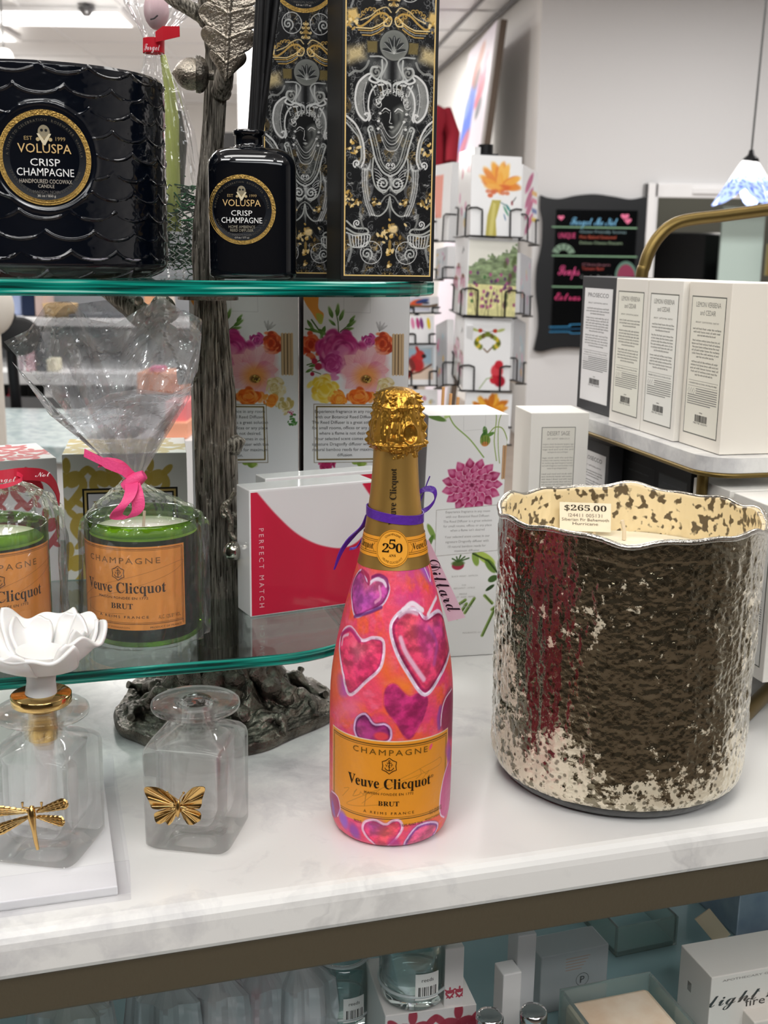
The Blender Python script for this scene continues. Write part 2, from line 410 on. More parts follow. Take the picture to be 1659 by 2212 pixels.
LIFT = 0.00009
def plane_fn(o, ux, uy):
    """Surface frame with origin o: x along ux, y along uy, lifted along ux x uy."""
    o, ux, uy = (np.asarray(a, float) for a in (o, ux, uy)); n = np.cross(ux, uy); n /= np.linalg.norm(n)
    def fn(x, y, k=1): return o + np.outer(np.atleast_1d(x), ux) + np.outer(np.atleast_1d(y), uy) + n * (LIFT * k)
    fn.o, fn.ux, fn.uy, fn.n = o, ux, uy, n
    def px(pts):
        out = []
        for a, b in pts:
            q = at_plane(a, b, o, n) - o; out.append((q @ ux, q @ uy))
        return np.array(out)
    fn.px = px; return fn
def cyl_fn(c, rad, z0, a0=-PI / 2):
    """Wrap round an upright cylinder: x is arc length from the angle a0 (anticlockwise seen from above), y is height over z0."""
    c = np.asarray(c, float)
    def fn(x, y, k=1):
        x = np.atleast_1d(x); y = np.atleast_1d(y); r = rad(y) if callable(rad) else rad
        R0 = rad(0 * y) if callable(rad) else rad
        a = a0 + x / (fn.R); rr = r + LIFT * k
        return np.stack([c[0] + rr * np.cos(a), c[1] + rr * np.sin(a), z0 + y], -1)
    fn.R = fn_R = (rad(np.array([0.0]))[0] if callable(rad) else rad)
    def px(pts):
        out = []; T = np.linspace(0.4, 1.4, 2400)[:, None]
        for u, v in pts:
            P = CAM + ray(u, v) * T; rr = np.hypot(P[:, 0] - c[0], P[:, 1] - c[1]); yy = P[:, 2] - z0
            g = rr - (rad(yy) if callable(rad) else rad); k = np.nonzero(g <= 0)[0]; k = k[0] if len(k) else int(np.argmin(g))
            a = math.atan2(P[k, 1] - c[1], P[k, 0] - c[0]) - a0; a = (a + PI) % (2 * PI) - PI
            out.append((a * fn.R, yy[k]))
        return np.array(out)
    fn.px = px; return fn

# ---------------------------------------------------------------- scene objects
def tag(o, label, cat, group=None, kind=None):
    o['label'] = label; o['category'] = cat
    if group: o['group'] = group
    if kind: o['kind'] = kind
    return o
def thing(name, loc, label, cat, group=None):
    o = bpy.data.objects.new(name, None); o.empty_display_size = .02; COL.objects.link(o); o.location = Vector(loc)
    return tag(o, label, cat, group)
def struct(o): o['kind'] = 'structure'; return o
def copy_tree(o, parent=None):
    c = o.copy(); COL.objects.link(c)
    if parent is not None: c.parent = parent
    for ch in list(o.children): copy_tree(ch, c)
    return c
def unit(v): v = np.asarray(v, float); return v / np.linalg.norm(v)
def bevel(o, w=0.001, seg=2):
    m = o.modifiers.new('rounded_edges', 'BEVEL'); m.width = w; m.segments = seg; m.limit_method = 'ANGLE'; m.angle_limit = math.radians(40); return o
# ================================================================ the shop room
FLOOR = -0.08
XC = 1.165; YB = 9.5; KW = -0.125; YF = 17.5; XL = -7.0; XR = 5.5; YN = -3.0
XF = XC + KW * (YF - YB)
wall_paint = mat('wall_paint', 'd9d9da', 0.75, bump=(60, .05))
wall_paint2 = mat('wall_paint_warm', 'e2e0dd', 0.75, bump=(60, .05))
trim_paint = mat('white_trim_paint', 'ededee', 0.4)
def slab(name, pts4, m, t=0.12, flip=False):
    """A wall: quad of four 3-D points thickened away from the room."""
    p = np.asarray(pts4, float); n = unit(np.cross(p[1] - p[0], p[3] - p[0])) * (-t if not flip else t)
    mb = MB(); mb.hexa(p, p + n); return struct(mb.build(name, m))
def wallq(name, x0, y0, x1, y1, z0, z1, m, flip=False):
    return slab(name, [(x0, y0, z0), (x1, y1, z0), (x1, y1, z1), (x0, y0, z1)], m, flip=flip)
mb = MB(); mb.box(((XL + XR) / 2, (YN + YF) / 2, FLOOR - .05), (XR - XL + .4, YF - YN + .4, .1))
struct(mb.build('floor', mat('floor_laminate', '8d8075', 0.35, vary=('796c62', 3.0))))
# ceiling: pressed glossy tiles with raised seams
cm = mat('ceiling_tile', 'e9eaec', 0.28, bump=(2.2, .5))
mb = MB(); mb.box(((XL + XR) / 2, (YN + YF) / 2, CEIL + .06), (XR - XL + .4, YF - YN + .4, .12))
for i in range(-8, 8):
    x = i * 0.9 + .3
    if XL < x < XR: mb.box((x, (YN + YF) / 2, CEIL - .006), (.03, YF - YN, .012), 'ffffff', 1)
for j in range(-3, 20):
    mb.box(((XL + XR) / 2, j * 0.9, CEIL - .005), (XR - XL, .03, .01), 'ffffff', 1)
struct(mb.build('ceiling', [cm, mat('ceiling_seam', 'e6e7e8', .4)]))
DX0, DX1 = 2.14, 3.62; DZ = 1.90
wallq('wall_back', XC, YB, DX0, YB, FLOOR, CEIL, wall_paint)
wallq('wall_back', DX1, YB, XR, YB, FLOOR, CEIL, wall_paint)
wallq('wall_back', DX0, YB, DX1, YB, DZ, CEIL, wall_paint)
wallq('wall_side', XF, YF, XC, YB, FLOOR, CEIL, wall_paint2)
wallq('wall_far', XL, YF, XF, YF, FLOOR, CEIL, wall_paint2)
wallq('wall_left', XL, YN, XL, YF, FLOOR, CEIL, wall_paint2)
wallq('wall_right', XR, YB, XR, YN, FLOOR, CEIL, wall_paint)
wallq('wall_front', XR, YN, XL, YN, FLOOR, CEIL, mat('dark_shop_front', '4a443e', .7))
# ceiling-line channel along the receding wall
mb = MB()
dw = unit([KW, 1, 0]); nw = np.array([-dw[1], dw[0], 0])
for off, zz, wd in ((.04, CEIL - .02, .03), (.30, CEIL - .015, .02)):
    a = np.array([XC, YB, zz]) + nw * off; b = a + dw * 8.0
    mb.ribbon([a, (a + b) / 2, b], nw, wd, '8a8a8c', t=.012)
struct(mb.build('trim_1', mat('grey_trim', '77777a', .5)))
# door in the far wall: white casing, pale leaf standing open, dark room behind
mb = MB()
for x0, x1, z0, z1 in ((DX0 - .10, DX0 + .01, FLOOR, DZ + .10), (DX1 - .01, DX1 + .10, FLOOR, DZ + .10), (DX0 - .10, DX1 + .10, DZ - .01, DZ + .10)):
    mb.box(((x0 + x1) / 2, YB - .02, (z0 + z1) / 2), (x1 - x0, .05, z1 - z0))
    mb.box(((x0 + x1) / 2, YB - .05, (z0 + z1) / 2), ((x1 - x0) * .55, .03, (z1 - z0) if x1 - x0 < .2 else .05))
d1 = struct(mb.build('door_1', trim_paint)); bevel(d1, .006)
leaf = MB(); leaf.box((2.98, YB + .42, (FLOOR + 1.86) / 2), (.36, .045, 1.84 - FLOOR))
o = leaf.build('door_leaf', mat('mint_paint', 'cfe3dc', .45), d1); bevel(o, .004)
hb = MB(); hb.box((3.21, YB + .30, 1.42), (.09, .05, .26)); hb.box((3.21, YB + .28, 1.22), (.03, .03, .14))
hb.build('door_closer', mat('brass_hardware', 'b69a5c', .3, 1.0), d1)
# back room
wallq('wall_back_room', 1.6, YB + 2.6, 4.6, YB + 2.6, FLOOR, 2.6, mat('back_room_paint', 'a9a89c', .8))
wallq('wall_back_room', 1.6, YB + .13, 1.6, YB + 2.6, FLOOR, 2.6, MATS['back_room_paint'])
wallq('wall_back_room', 4.6, YB + 2.6, 4.6, YB + .13, FLOOR, 2.6, MATS['back_room_paint'])
bulb((3.1, YB + 1.2, 2.3), 14, .08)
fr = thing('refrigerator', (2.55, YB + .95, FLOOR), 'tall black refrigerator standing in the room behind the open door', 'refrigerator')
mb = MB(); mb.box((2.55, YB + .98, .78), (.92, .6, 1.72)); o = mb.build('cabinet', mat('black_appliance', '0e0f10', .25), fr); bevel(o, .02)
mb = MB(); mb.box((2.55, YB + .66, .90), (.90, .04, 1.46)); o = mb.build('door', mat('black_glass_door', '0b0c0d', .12), fr); bevel(o, .01)
mb = MB(); mb.tube([(2.17, YB + .60, 1.15), (2.17, YB + .60, 1.52)], .018); mb.build('handle', mat('chrome', 'd8d8d8', .12, 1.0), fr)

# ---------------------------------------------------------------- menu board with a wavy frame
def wall_px(px, py, off=0.0): return at_y(px, py, YB - off)
cb = thing('menu_board', wall_px(1285, 590), 'black wavy framed menu board with chalk lettering hung on the grey wall', 'menu board')
def bfn(x, y, k=1):
    x = np.atleast_1d(x); y = np.atleast_1d(y); return np.stack([x, np.full(len(x), YB - .060 - k * .0008), y], -1)
def bpx(pts): return np.array([(lambda q: (q[0], q[2]))(wall_px(a, b, .06)) for a, b in pts])
# traced outline of the frame, clockwise from the top-left corner
top = spline([(1168, 421), (1185, 427), (1210, 429), (1245, 422), (1285, 419), (1325, 424), (1362, 430), (1392, 425), (1409, 422)], 8)
rgt = spline([(1409, 422), (1404, 450), (1397, 485), (1394, 520), (1397, 570), (1403, 620), (1399, 680), (1391, 720), (1396, 752)], 8)
bot = spline([(1396, 752), (1370, 759), (1335, 764), (1290, 756), (1240, 751), (1200, 753), (1170, 760), (1153, 757)], 8)
lft = spline([(1153, 757), (1162, 715), (1163, 680), (1158, 630), (1160, 580), (1170, 530), (1172, 480), (1167, 450), (1168, 421)], 8)
ol = bpx(np.vstack([top[:-1], rgt[:-1], bot[:-1], lft[:-1]]))
mb = MB(); n = len(ol)
fnt = np.stack([ol[:, 0], np.full(n, YB - .05), ol[:, 1]], -1); bck = fnt + [0, .045, 0]
mb.grid(np.stack([fnt, bck]), 'ffffff', 0, False, wv=True)
tr = tessellate_polygon([[Vector((a, b, 0)) for a, b in ol]]); mb.add(fnt, tr)
mb.build('frame', mat('black_frame_paint', '14171b', .35), cb)
x0, z0 = bpx([(1190, 716)])[0]; x1, z1 = bpx([(1378, 455)])[0]
mb = MB(); mb.rect(x0, z0, x1, z1, lambda x, y, k: bfn(x, y, 1), 'ffffff'); p = mb.build('slate', mat('slate_black', '07090b', .12), cb)
mb = MB(); W = x1 - x0
def ct(s, px, py, hpx, col, wpx=None):
    (a, b), (c, d) = bpx([(px, py), (px + (wpx or 10), py + hpx)])
    mb.text(s, a, b, abs(b - d) * .9, bfn, col, 3, width=(c - a) if wpx else None, align='L')
def cl(pts, wpx, col): mb.line(spline(bpx(pts), 5), wpx * .0039, bfn, col, 3)
ct(script('Forget Me Not'), 1232, 486, 22, '7fc0e8', 100)
ct('UNIQUE', 1206, 514, 13, 'e0558a', 36)
ct('Gluten Friendly Scones', 1252, 503, 8, '7e9aa0', 100); ct('Hot Baked Seasonal', 1252, 515, 9, 'b5533f', 78); ct('Deluxe Cheese Dessert', 1252, 527, 8, '93ab8c', 92)
ct(script('Soups'), 1205, 594, 26, 'd8528a', 45)
ct('Chicken', 1257, 574, 7, '8a5a66', 60); ct('Tomato Basil', 1257, 583, 8, 'b34a42', 46); ct('Cup 4', 1253, 601, 8, '7d7f80', 24); ct('Bowl 6', 1290, 601, 8, '7d7f80', 32)
ct(script('Extras'), 1198, 648, 20, 'd8457c', 54)
for y in (490, 552, 619): cl([(1192, y), (1250, y + 1), (1376, y + 3)], 2.2, '8fb996')
cl([(1186, 706), (1230, 705), (1232, 701), (1280, 700)], 1.6, '3f8fc0'); cl([(1186, 717), (1230, 717), (1234, 720), (1280, 719)], 1.6, '3f8fc0'); cl([(1188, 711), (1270, 710)], 1.2, '2c6c9a')
for k in range(5):
    a = math.radians(28 + 30 * k); q = lambda r, t: (1217 + r * math.cos(t), 552 - r * math.sin(t))
    mb.poly(bpx([q(12, a - .2), q(26, a - .22), q(26, a + .22), q(12, a + .2)])[::-1], bfn, '7f9a86', 2)
for hxx, hy, s in ((1212, 470, 7), (1350, 468, 9), (1356, 477, 8)):
    t = np.linspace(0, 2 * PI, 24); mb.poly(bpx(np.c_[hxx + s * np.sin(t) ** 3, hy - s * .9 * (0.81 * np.cos(t) - .31 * np.cos(2 * t) - .12 * np.cos(3 * t))]), bfn, 'e8789e', 2)
t = np.linspace(0, PI, 14); mb.poly(bpx(np.c_[1352 + 24 * np.cos(t), 598 - 34 * np.sin(t)]), bfn, '5d7f72', 2); mb.poly(bpx(np.c_[1352 + 19 * np.cos(t), 598 - 27 * np.sin(t)]), bfn, '8c3a55', 3)
mb.build('chalk_drawing', PRINT, p)

# ---------------------------------------------------------------- pendant lamp
Lc = at_y(1612, 400, 2.9); lz = lambda py: at_y(1612, py, 2.9)[2]
pl = thing('pendant_lamp', Lc, 'blue and white handkerchief glass pendant lamp hanging on a grey cord', 'pendant lamp')
mb = MB(); mb.tube([at_y(1658, -30, 2.9) + [0, 0, .0], (Lc[0] + .006, 2.9, lz(330))], .0028, 8); mb.build('cord', mat('grey_cord', '6b6b6b', .6), pl)
mb = MB(); mb.lathe([(0, lz(322)), (.006, lz(324)), (.008, lz(334)), (.018, lz(342)), (.021, lz(350)), (0, lz(350))], (Lc[0] + .006, 2.9, 0), 24); mb.build('cap', mat('black_metal', '17171a', .35, .6), pl)
nt_ = 96; rows = []; cols = []
for j in range(22):
    t = j / 21; a = np.arange(nt_) / nt_ * 2 * PI
    fold = np.cos(5 * a + .6)
    r = .012 + .052 * t ** .75 + .026 * t ** 2.2 * fold
    z = lz(346) - t * (lz(346) - lz(432)) * (1 - .0 * fold) - t ** 3 * .020 * (fold - .3)
    rows.append(np.stack([Lc[0] + .004 + r * np.cos(a), 2.9 + r * np.sin(a), z + 0 * a], -1))
    rr = np.random.RandomState(j); spots = (rr.rand(nt_) < .3)
    c = np.where(t < .45, 1, 0)[..., None] * np.ones((nt_, 3)) if t < .45 else np.where(spots[:, None], hx('5a6fd0'), hx('a9c0f2') if t > .6 else hx('cfe6f4'))
    cols.append(c)
m = bpy.data.materials.new('lit_art_glass'); nt, N, L = nodes_of(m); pb = N['Principled BSDF']
at = N.new('ShaderNodeAttribute'); at.attribute_name = 'Col'; L.new(at.outputs['Color'], pb.inputs['Base Color']); L.new(at.outputs['Color'], pb.inputs['Emission Color'])
pb.inputs['Emission Strength'].default_value = 0.9; pb.inputs['Roughness'].default_value = .15
mb = MB(); mb.grid(np.array(rows), np.array(cols).reshape(-1, 3), 0, True, wv=True); o = mb.build('shade', m, pl)
sm = o.modifiers.new('glass_thickness', 'SOLIDIFY'); sm.thickness = .003
bulb((Lc[0], 2.9, Lc[2] - .03), 2.5, .02, (1, .97, .95))

# ---------------------------------------------------------------- dressed form and painting beside the receding wall
mq = at_y(922, 330, 9.0); mz = lambda py: at_y(962, py, 9.0)[2]
mn = thing('dress_form', (mq[0] - .05, 9.0, FLOOR), 'dress form wearing a dark red cardigan by the far white wall', 'dress form')
prof = [(.0, 205), (.05, 206), (.06, 214), (.055, 222), (.12, 228), (.19, 240), (.2, 262), (.17, 290), (.19, 330), (.2, 360), (.19, 372)]
mb = MB(); mb.lathe([(r * 1.0, mz(y)) for r, y in prof[:5]][::-1], (mq[0] - .05, 9, 0), 32); mb.build('torso', mat('linen_form', 'cfae92', .8), mn)
mb = MB(); a = np.linspace(0, 2 * PI, 48, endpoint=False)
P = [[(mq[0] - .05 + (r + .012) * (1 + .04 * np.cos(9 * q)) * np.cos(q), 9 + .7 * (r + .012) * np.sin(q), mz(y)) for q in a] for r, y in prof[4:]]
mb.grid(np.array(P)[::-1], 'ffffff', 0, True, wv=True); mb.tube([(mq[0] + .12, 9, mz(240)), (mq[0] + .19, 8.96, mz(290)), (mq[0] + .18, 8.9, mz(352))], (.06, .055, .045), 12)
mb.build('cardigan', mat('red_knit', '8c1226', .85, bump=(90, .6)), mn)
mb = MB(); mb.tube([(mq[0] - .05, 9, mz(372)), (mq[0] - .05, 9, FLOOR + .03)], .02); mb.lathe([(0, FLOOR), (.18, FLOOR), (.18, FLOOR + .03), (0, FLOOR + .03)], (mq[0] - .05, 9, 0), 24); mb.build('stand', MATS['black_metal'], mn)

pa = at_y(1012, 330, 10.2)
pt = thing('canvas_painting', (pa[0], 10.2, 0), 'tall white canvas painting with blue and red dabs leaning by the wall', 'painting')
# front faces the shop, nearly edge-on; corners traced in the plane of the receding wall
o0 = at_y(985, 330, 11.3); o1 = at_y(1040, 322, 9.75)
ux = o1 - o0; ux[2] = 0; Lx = np.linalg.norm(ux); ux = ux / Lx; uy = unit(at_y(1074, 72, 9.75) - o1); uy = unit(uy - ux * (uy @ ux)); nn = np.cross(ux, uy)
dn0 = (o0[2] - FLOOR) / uy[2]; hv = np.linalg.norm(at_y(1074, 72, 9.75) - o1); hh = dn0 + hv; p0 = o0 - uy * dn0
fn = plane_fn(p0, ux, uy); A = Art(0, Lx, 0, hh, 70, 170, 'e2dae4')
E_ = lambda u, v, ru, rv, c, a=.3: A.ell(u * Lx, dn0 + v * hv, ru * Lx, rv * hv, c, a, .92, .35)
for u, v, ru, rv, c in ((.30, .12, .20, .22, '3f5fd0'), (.34, .32, .20, .20, '4a6ee2'), (.42, .52, .16, .16, '5577dd'), (.30, .02, .2, .1, 'c86a78'), (.45, .70, .14, .12, 'b9604e'), (.52, .62, .10, .08, '6d3a34'), (.55, .82, .13, .10, 'c98a76'), (.72, .56, .13, .12, 'e0507a'), (.70, .44, .16, .09, 'd84a66'), (.76, .70, .1, .08, 'f0a9ba'), (.72, .30, .1, .08, '6a6a72'), (.25, .40, .1, .1, '7d98ea')): E_(u, v, ru, rv, c)
mb = MB(); A.mesh(mb, fn); RP = np.array([ux, -nn, uy]).T; mb.box(p0 + ux * Lx / 2 + uy * hh / 2 - nn * .03, (Lx, .056, hh), 'e6e4e2', 0, R=RP)
mb.build('canvas', PRINT, pt)
mb = MB(); mb.box(p0 + ux * (Lx + .02) + uy * hh / 2 - nn * .05, (.05, .05, hh), 'ffffff', 0, R=RP); mb.build('stretcher', mat('dark_wood', '5a4c40', .6), pt)

# ceiling lamps and a sprinkler in the part of the ceiling that shows
def ceiling_light(px, py, label):
    p = at_z(px, py, CEIL)
    t = thing('ceiling_light', (p[0], p[1], CEIL), label, 'ceiling light', 'fluorescent lights in the tiled ceiling')
    mb = MB(); mb.box((p[0], p[1], CEIL - .03), (1.3, .7, .04)); mb.build('frame', trim_paint, t)
    mb = MB(); mb.box((p[0], p[1], CEIL - .054), (1.2, .6, .012)); mb.build('diffuser', mat('lit_diffuser', 'ffffff', .5, emit=2.2), t)
ceiling_light(128, 28, 'bright flat fluorescent light in the tiled ceiling beside the sprinkler head')
ceiling_light(-120, 62, 'fluorescent ceiling light beyond the black jar, farther along the tiles')
p = at_z(186, 8, CEIL); sp = thing('sprinkler_head', p, 'small grey sprinkler head hanging from the tiled ceiling', 'sprinkler')
mb = MB(); mb.tube([p, p - [0, 0, .10]], .02); mb.lathe([(0, p[2] - .10), (.03, p[2] - .10), (.075, p[2] - .04), (.07, p[2] - .03), (0, p[2] - .07)], (p[0], p[1], 0), 24); mb.build('body', mat('dull_steel', '6a6a6c', .4, .8), sp)
p = at_y(8, 125, 7.0); gl = thing('globe_lamp', p, 'round white globe lamp hanging behind the black jar', 'lamp')
mb = MB(); a = np.linspace(-PI / 2, PI / 2, 14); mb.lathe(np.c_[.055 * np.cos(a), p[2] + .055 * np.sin(a)], (p[0], p[1], 0), 28); mb.build('globe', mat('lit_globe', 'fffdf8', .3, emit=1.0), gl)
mb = MB(); mb.tube([p + [0, 0, .05], (p[0], p[1], CEIL)], .006); mb.build('cord', MATS['grey_cord'], gl)
bulb((p[0], p[1] - .02, p[2]), 30, .06)
for lx, ly in ((-2.6, 10.5), (-4.4, 14.0), (-1.2, 14.5), (-3.0, 7.0)): bulb((lx, ly, 2.75), 32, .12)  # unseen bulbs added to brighten the far ceiling
# ================================================================ things on the far side of the shop floor
def bgbox(name, label, cat, x0, x1, yt, yb, Y, depth, col, group=None, rough=.5, m=None):
    """A box-shaped thing whose front lower edge sits at the picked place."""
    a = at_y(x0, yb, Y); b = at_y(x1, yb, Y); zt = at_y((x0 + x1) / 2, yt, Y)[2]; zb = (a[2] + b[2]) / 2
    for q in BOARDS:
        if abs(q - zb) < .05 and Y >= Y0: zb = q + .0006
    mb = MB(); mb.box(((a[0] + b[0]) / 2, Y + depth / 2, (zb + zt) / 2), (b[0] - a[0], depth, zt - zb), col)
    o = mb.build(name, m or PRINT, None, ((a[0] + b[0]) / 2, Y + depth / 2, zb)); bevel(o, .004); return tag(o, label, cat, group)
def zat(py, Y, px=200): return at_y(px, py, Y)[2]
# white display fixture: two boards on panels
Y0 = 3.6; BOARDS = [at_y(200, 806, 3.6)[2], at_y(200, 697, 3.6)[2], at_y(200, 900, 3.6)[2]]; zA = zat(806, Y0); zB = zat(697, Y0)
ds = thing('display_shelf', (-.85, Y0 + .25, FLOOR), 'long white display shelf unit stocked with bags and gifts across the shop', 'shelf unit')
def board(n, z, t=.025, y=Y0, d=.5, x0=-1.75, x1=-.42):
    mb = MB(); mb.box(((x0 + x1) / 2, y + d / 2, z - t / 2), (x1 - x0, d, t)); bevel(mb.build(n, mat('white_laminate', 'ececec', .35), ds), .003)
board('shelf_board', zA, .04); board('shelf_board', zB, .025, Y0 + .2, .3); board('shelf_board', zat(900, Y0) - .0, .03)
mb = MB(); mb.box((-1.085, Y0 + .52, (FLOOR + zA + .45) / 2), (1.33, .03, zA + .45 - FLOOR)); mb.build('back_panel', mat('grey_back_panel', '8f9296', .6), ds)
for x in (-1.74, -1.07, -.43):
    mb = MB(); mb.box((x, Y0 + .26, (FLOOR + zA) / 2), (.025, .48, zA - FLOOR - .04)); mb.build('side_panel', MATS['white_laminate'], ds)
# things on the middle board
def handbag(x0, x1, yt, yb, Y, col, label):
    a = at_y(x0, yb, Y); b = at_y(x1, yb, Y); zt = at_y(x0, yt, Y)[2]; xm = (a[0] + b[0]) / 2; w_ = b[0] - a[0]
    t = thing('handbag', (xm, Y, a[2]), label, 'handbag')
    mb = MB(); a[2] = min(BOARDS, key=lambda q: abs(q - a[2])) + .0006; h = zt - a[2]
    mb.hexa([(xm - w_ / 2, Y, a[2]), (xm + w_ / 2, Y, a[2]), (xm + w_ / 2, Y + .06, a[2]), (xm - w_ / 2, Y + .06, a[2])], [(xm - w_ * .42, Y + .02, zt), (xm + w_ * .42, Y + .02, zt), (xm + w_ * .42, Y + .04, zt), (xm - w_ * .42, Y + .04, zt)])
    bevel(mb.build('body', mat('leather_' + col, col, .45), t), .006)
    q = np.linspace(0, PI, 12); mb = MB(); mb.tube(np.c_[xm + w_ * .22 * np.cos(q), np.full(12, Y + .03), zt - .004 + h * .55 * np.sin(q)], .004); mb.build('handle', MATS['leather_' + col], t)
zC = 899
handbag(8, 36, 853, 877, Y0 + .05, 'a01e33', 'small dark red handbag on the white shelf beside cream pompoms')
handbag(104, 150, 851, zC, Y0 + .08, '9a1f44', 'crimson handbag seen through the cellophane on the white shelf')
for k, (x, y) in enumerate(((9, 889), (32, 886))):
    p = at_y(x, y, Y0 + .05); mb = MB(); a = np.linspace(-PI / 2, PI / 2, 12); mb.lathe(np.c_[.021 * np.cos(a), p[2] + .021 * np.sin(a)], (p[0], p[1], 0), 24)
    tag(mb.build('pompom', mat('cream_wool', 'cbc4ae', .95, bump=(160, 1.0)), None, tuple(p)), ['round cream pompom at the end of the white shelf', 'round cream pompom next to a dark box on the shelf'][k], 'pompom', 'cream pompoms on the shelf')
bgbox('gift_box', 'charcoal grey gift box on the white shelf past the pompoms', 'box', 48, 92, 868, zC, Y0 + .05, .15, '3c3b3d')
bgbox('gift_box', 'dark grey storage box at the back of the white shelf', 'box', 60, 100, 806, 860, Y0 + .3, .1, '5b5c5c')
bgbox('gift_box', 'slate grey tall box seen through the gathered cellophane', 'box', 182, 232, 812, zC, Y0 + .1, .14, '78787a')
# orange cake-shaped bag with a pink top, pink box under it
bgbox('tote_bag', 'orange tote bag glowing behind the cellophane bunch', 'bag', 296, 398, 806, 852, 3.0, .14, 'e8894e')
bgbox('tissue_bundle', 'bright pink tissue bundle on top of the orange bag', 'tissue paper', 322, 352, 793, 806, 3.03, .06, 'f06aa0')
bgbox('gift_box', 'coral pink gift box below the orange bag', 'box', 358, 404, 868, 938, 2.9, .14, 'f08a8e')
bgbox('gift_box', 'peach coloured box standing under the coral pink one', 'box', 354, 405, 912, 948, 2.88, .12, 'f3ab8c')
st = thing('display_plinth', (at_y(360, 950, 3.0)[0], 3.1, FLOOR), 'white plinth under the orange and pink bags across the aisle', 'plinth')
a = at_y(286, 950, 2.86); b = at_y(418, 950, 2.86); mb = MB(); mb.box(((a[0] + b[0]) / 2, 3.06, (FLOOR + a[2]) / 2), (b[0] - a[0], .4, a[2] - FLOOR)); mb.build('body', MATS['white_laminate'], st)
mb = MB(); mb.box(((a[0] + b[0]) / 2, 3.12, (zat(852, 3.0, 340) + a[2]) / 2), (.10, .1, zat(852, 3.0, 340) - a[2])); mb.build('riser', mat('steel_riser', 'aeb0b3', .4), st)
# upper board things
zU = 697
bgbox('gift_box', 'pale blue box on the upper white shelf near the chair back', 'box', 30, 48, 632, zU, Y0 + .35, .12, 'a9b6d8')
bgbox('gift_box', 'navy blue box with pale labels on the upper shelf', 'box', 49, 76, 622, zU, Y0 + .3, .14, '1f2a44')
bgbox('gift_box', 'floral white box with red dots on the upper shelf', 'box', 77, 98, 628, zU, Y0 + .3, .12, 'c9b3ad')
p = at_y(130, 655, Y0 + .3); bk = MB(); zz = p[2]
bk.lathe([(0, zz - .05), (.05, zz - .05), (.058, zz), (.055, zz), (.047, zz - .045), (0, zz - .045)], (p[0], p[1], 0), 40)
bk_ = bk.build('woven_basket', mat('tan_wicker', 'c2a375', .8, bump=(120, 1.0, 3)), None, (p[0], p[1], zz - .05)); tag(bk_, 'round tan wicker basket on the upper shelf under the glass', 'basket')
mb = MB(); mb.box((p[0], p[1], (zat(697, Y0) + zz - .05) / 2), (.1, .1, zz - .05 - zat(697, Y0)), '4b4d50'); tag(mb.build('storage_box', PRINT, None, (p[0], p[1], zat(697, Y0))), 'dark square box carrying the wicker basket', 'box')
bgbox('gift_box', 'grey flat box behind the cellophane on the upper shelf', 'box', 150, 262, 678, zU + 30, Y0 + .26, .14, '6d7075')
for x0, x1, yt, c, l in ((30, 42, 674, 'e6e6ea', 'white small carton on the upper shelf beside the folded chair'), (56, 76, 676, 'e3b9c4', 'pale pink small carton on the upper shelf'), (80, 100, 660, '50545a', 'dark bottle shaped carton on the upper shelf')):
    bgbox('small_carton', l, 'carton', x0, x1, yt + 60, 803, Y0 + .02, .06, c)
bgbox('small_carton', 'cream soft carton lying on the long white board', 'carton', 80, 120, 776, 802, Y0 + .03, .08, 'e6dfc4')
for x0, x1, c, l in ((312, 330, 'd8a27c', 'tan bottle shaped carton beyond the acorn on the branch'), (350, 372, 'c7b9ac', 'beige carton beyond the acorn near the trunk')):
    bgbox('small_carton', l, 'carton', x0, x1, 622, 690, Y0 + .3, .06, c)
# dark padded chair back and pale chair back at the edge
ch = thing('chair', (at_y(20, 720, 3.2)[0], 3.2, FLOOR), 'black chair with rounded padded back across the aisle', 'chair')
mb = MB(); p = at_y(22, 722, 3.2)
for dx, dz, r in ((-.03, .03, .055), (.025, -.005, .06)):
    q = np.linspace(-PI / 2, PI / 2, 12); P = [[(p[0] + dx + r * np.cos(e) * np.cos(a), 3.2 + .5 * r * np.cos(e) * np.sin(a), p[2] + dz + .9 * r * np.sin(e)) for a in np.linspace(0, 2 * PI, 24, endpoint=False)] for e in q]; mb.grid(np.array(P), 'ffffff', 0, True, wv=True)
mb.build('backrest', mat('black_velvet', '0d0d0f', .7), ch)
mb = MB(); mb.tube([(p[0], 3.2, p[2] - .03), (p[0], 3.22, p[2] - .22)], .015); mb.build('back_post', MATS['black_metal'], ch)
mb = MB(); mb.box((p[0], 3.38, p[2] - .24), (.34, .36, .05)); bevel(mb.build('seat', MATS['black_velvet'], ch), .02)
for sx in (-.14, .14):
    for sy in (3.24, 3.52):
        mb = MB(); mb.tube([(p[0] + sx, sy, p[2] - .25), (p[0] + sx, sy, FLOOR)], .012); mb.build('leg', MATS['black_metal'], ch)
p = at_y(4, 664, 2.4); pc = thing('side_chair', (p[0], 2.4, FLOOR), 'cream oval chair back at the edge under the glass shelf', 'chair')
mb = MB(); q = np.linspace(-PI / 2, PI / 2, 14); P = [[(p[0] - .02 + .046 * np.cos(e) * np.cos(a), 2.4 + .02 * np.cos(e) * np.sin(a), p[2] + .058 * np.sin(e)) for a in np.linspace(0, 2 * PI, 28, endpoint=False)] for e in q]; mb.grid(np.array(P), 'ffffff', 0, True, wv=True); mb.build('backrest', mat('cream_paint', 'd9d2c8', .5), pc)
mb = MB(); mb.tube([(p[0] - .02, 2.4, p[2] - .05), (p[0] - .02, 2.4, FLOOR)], .014); mb.build('post', MATS['cream_paint'], pc)
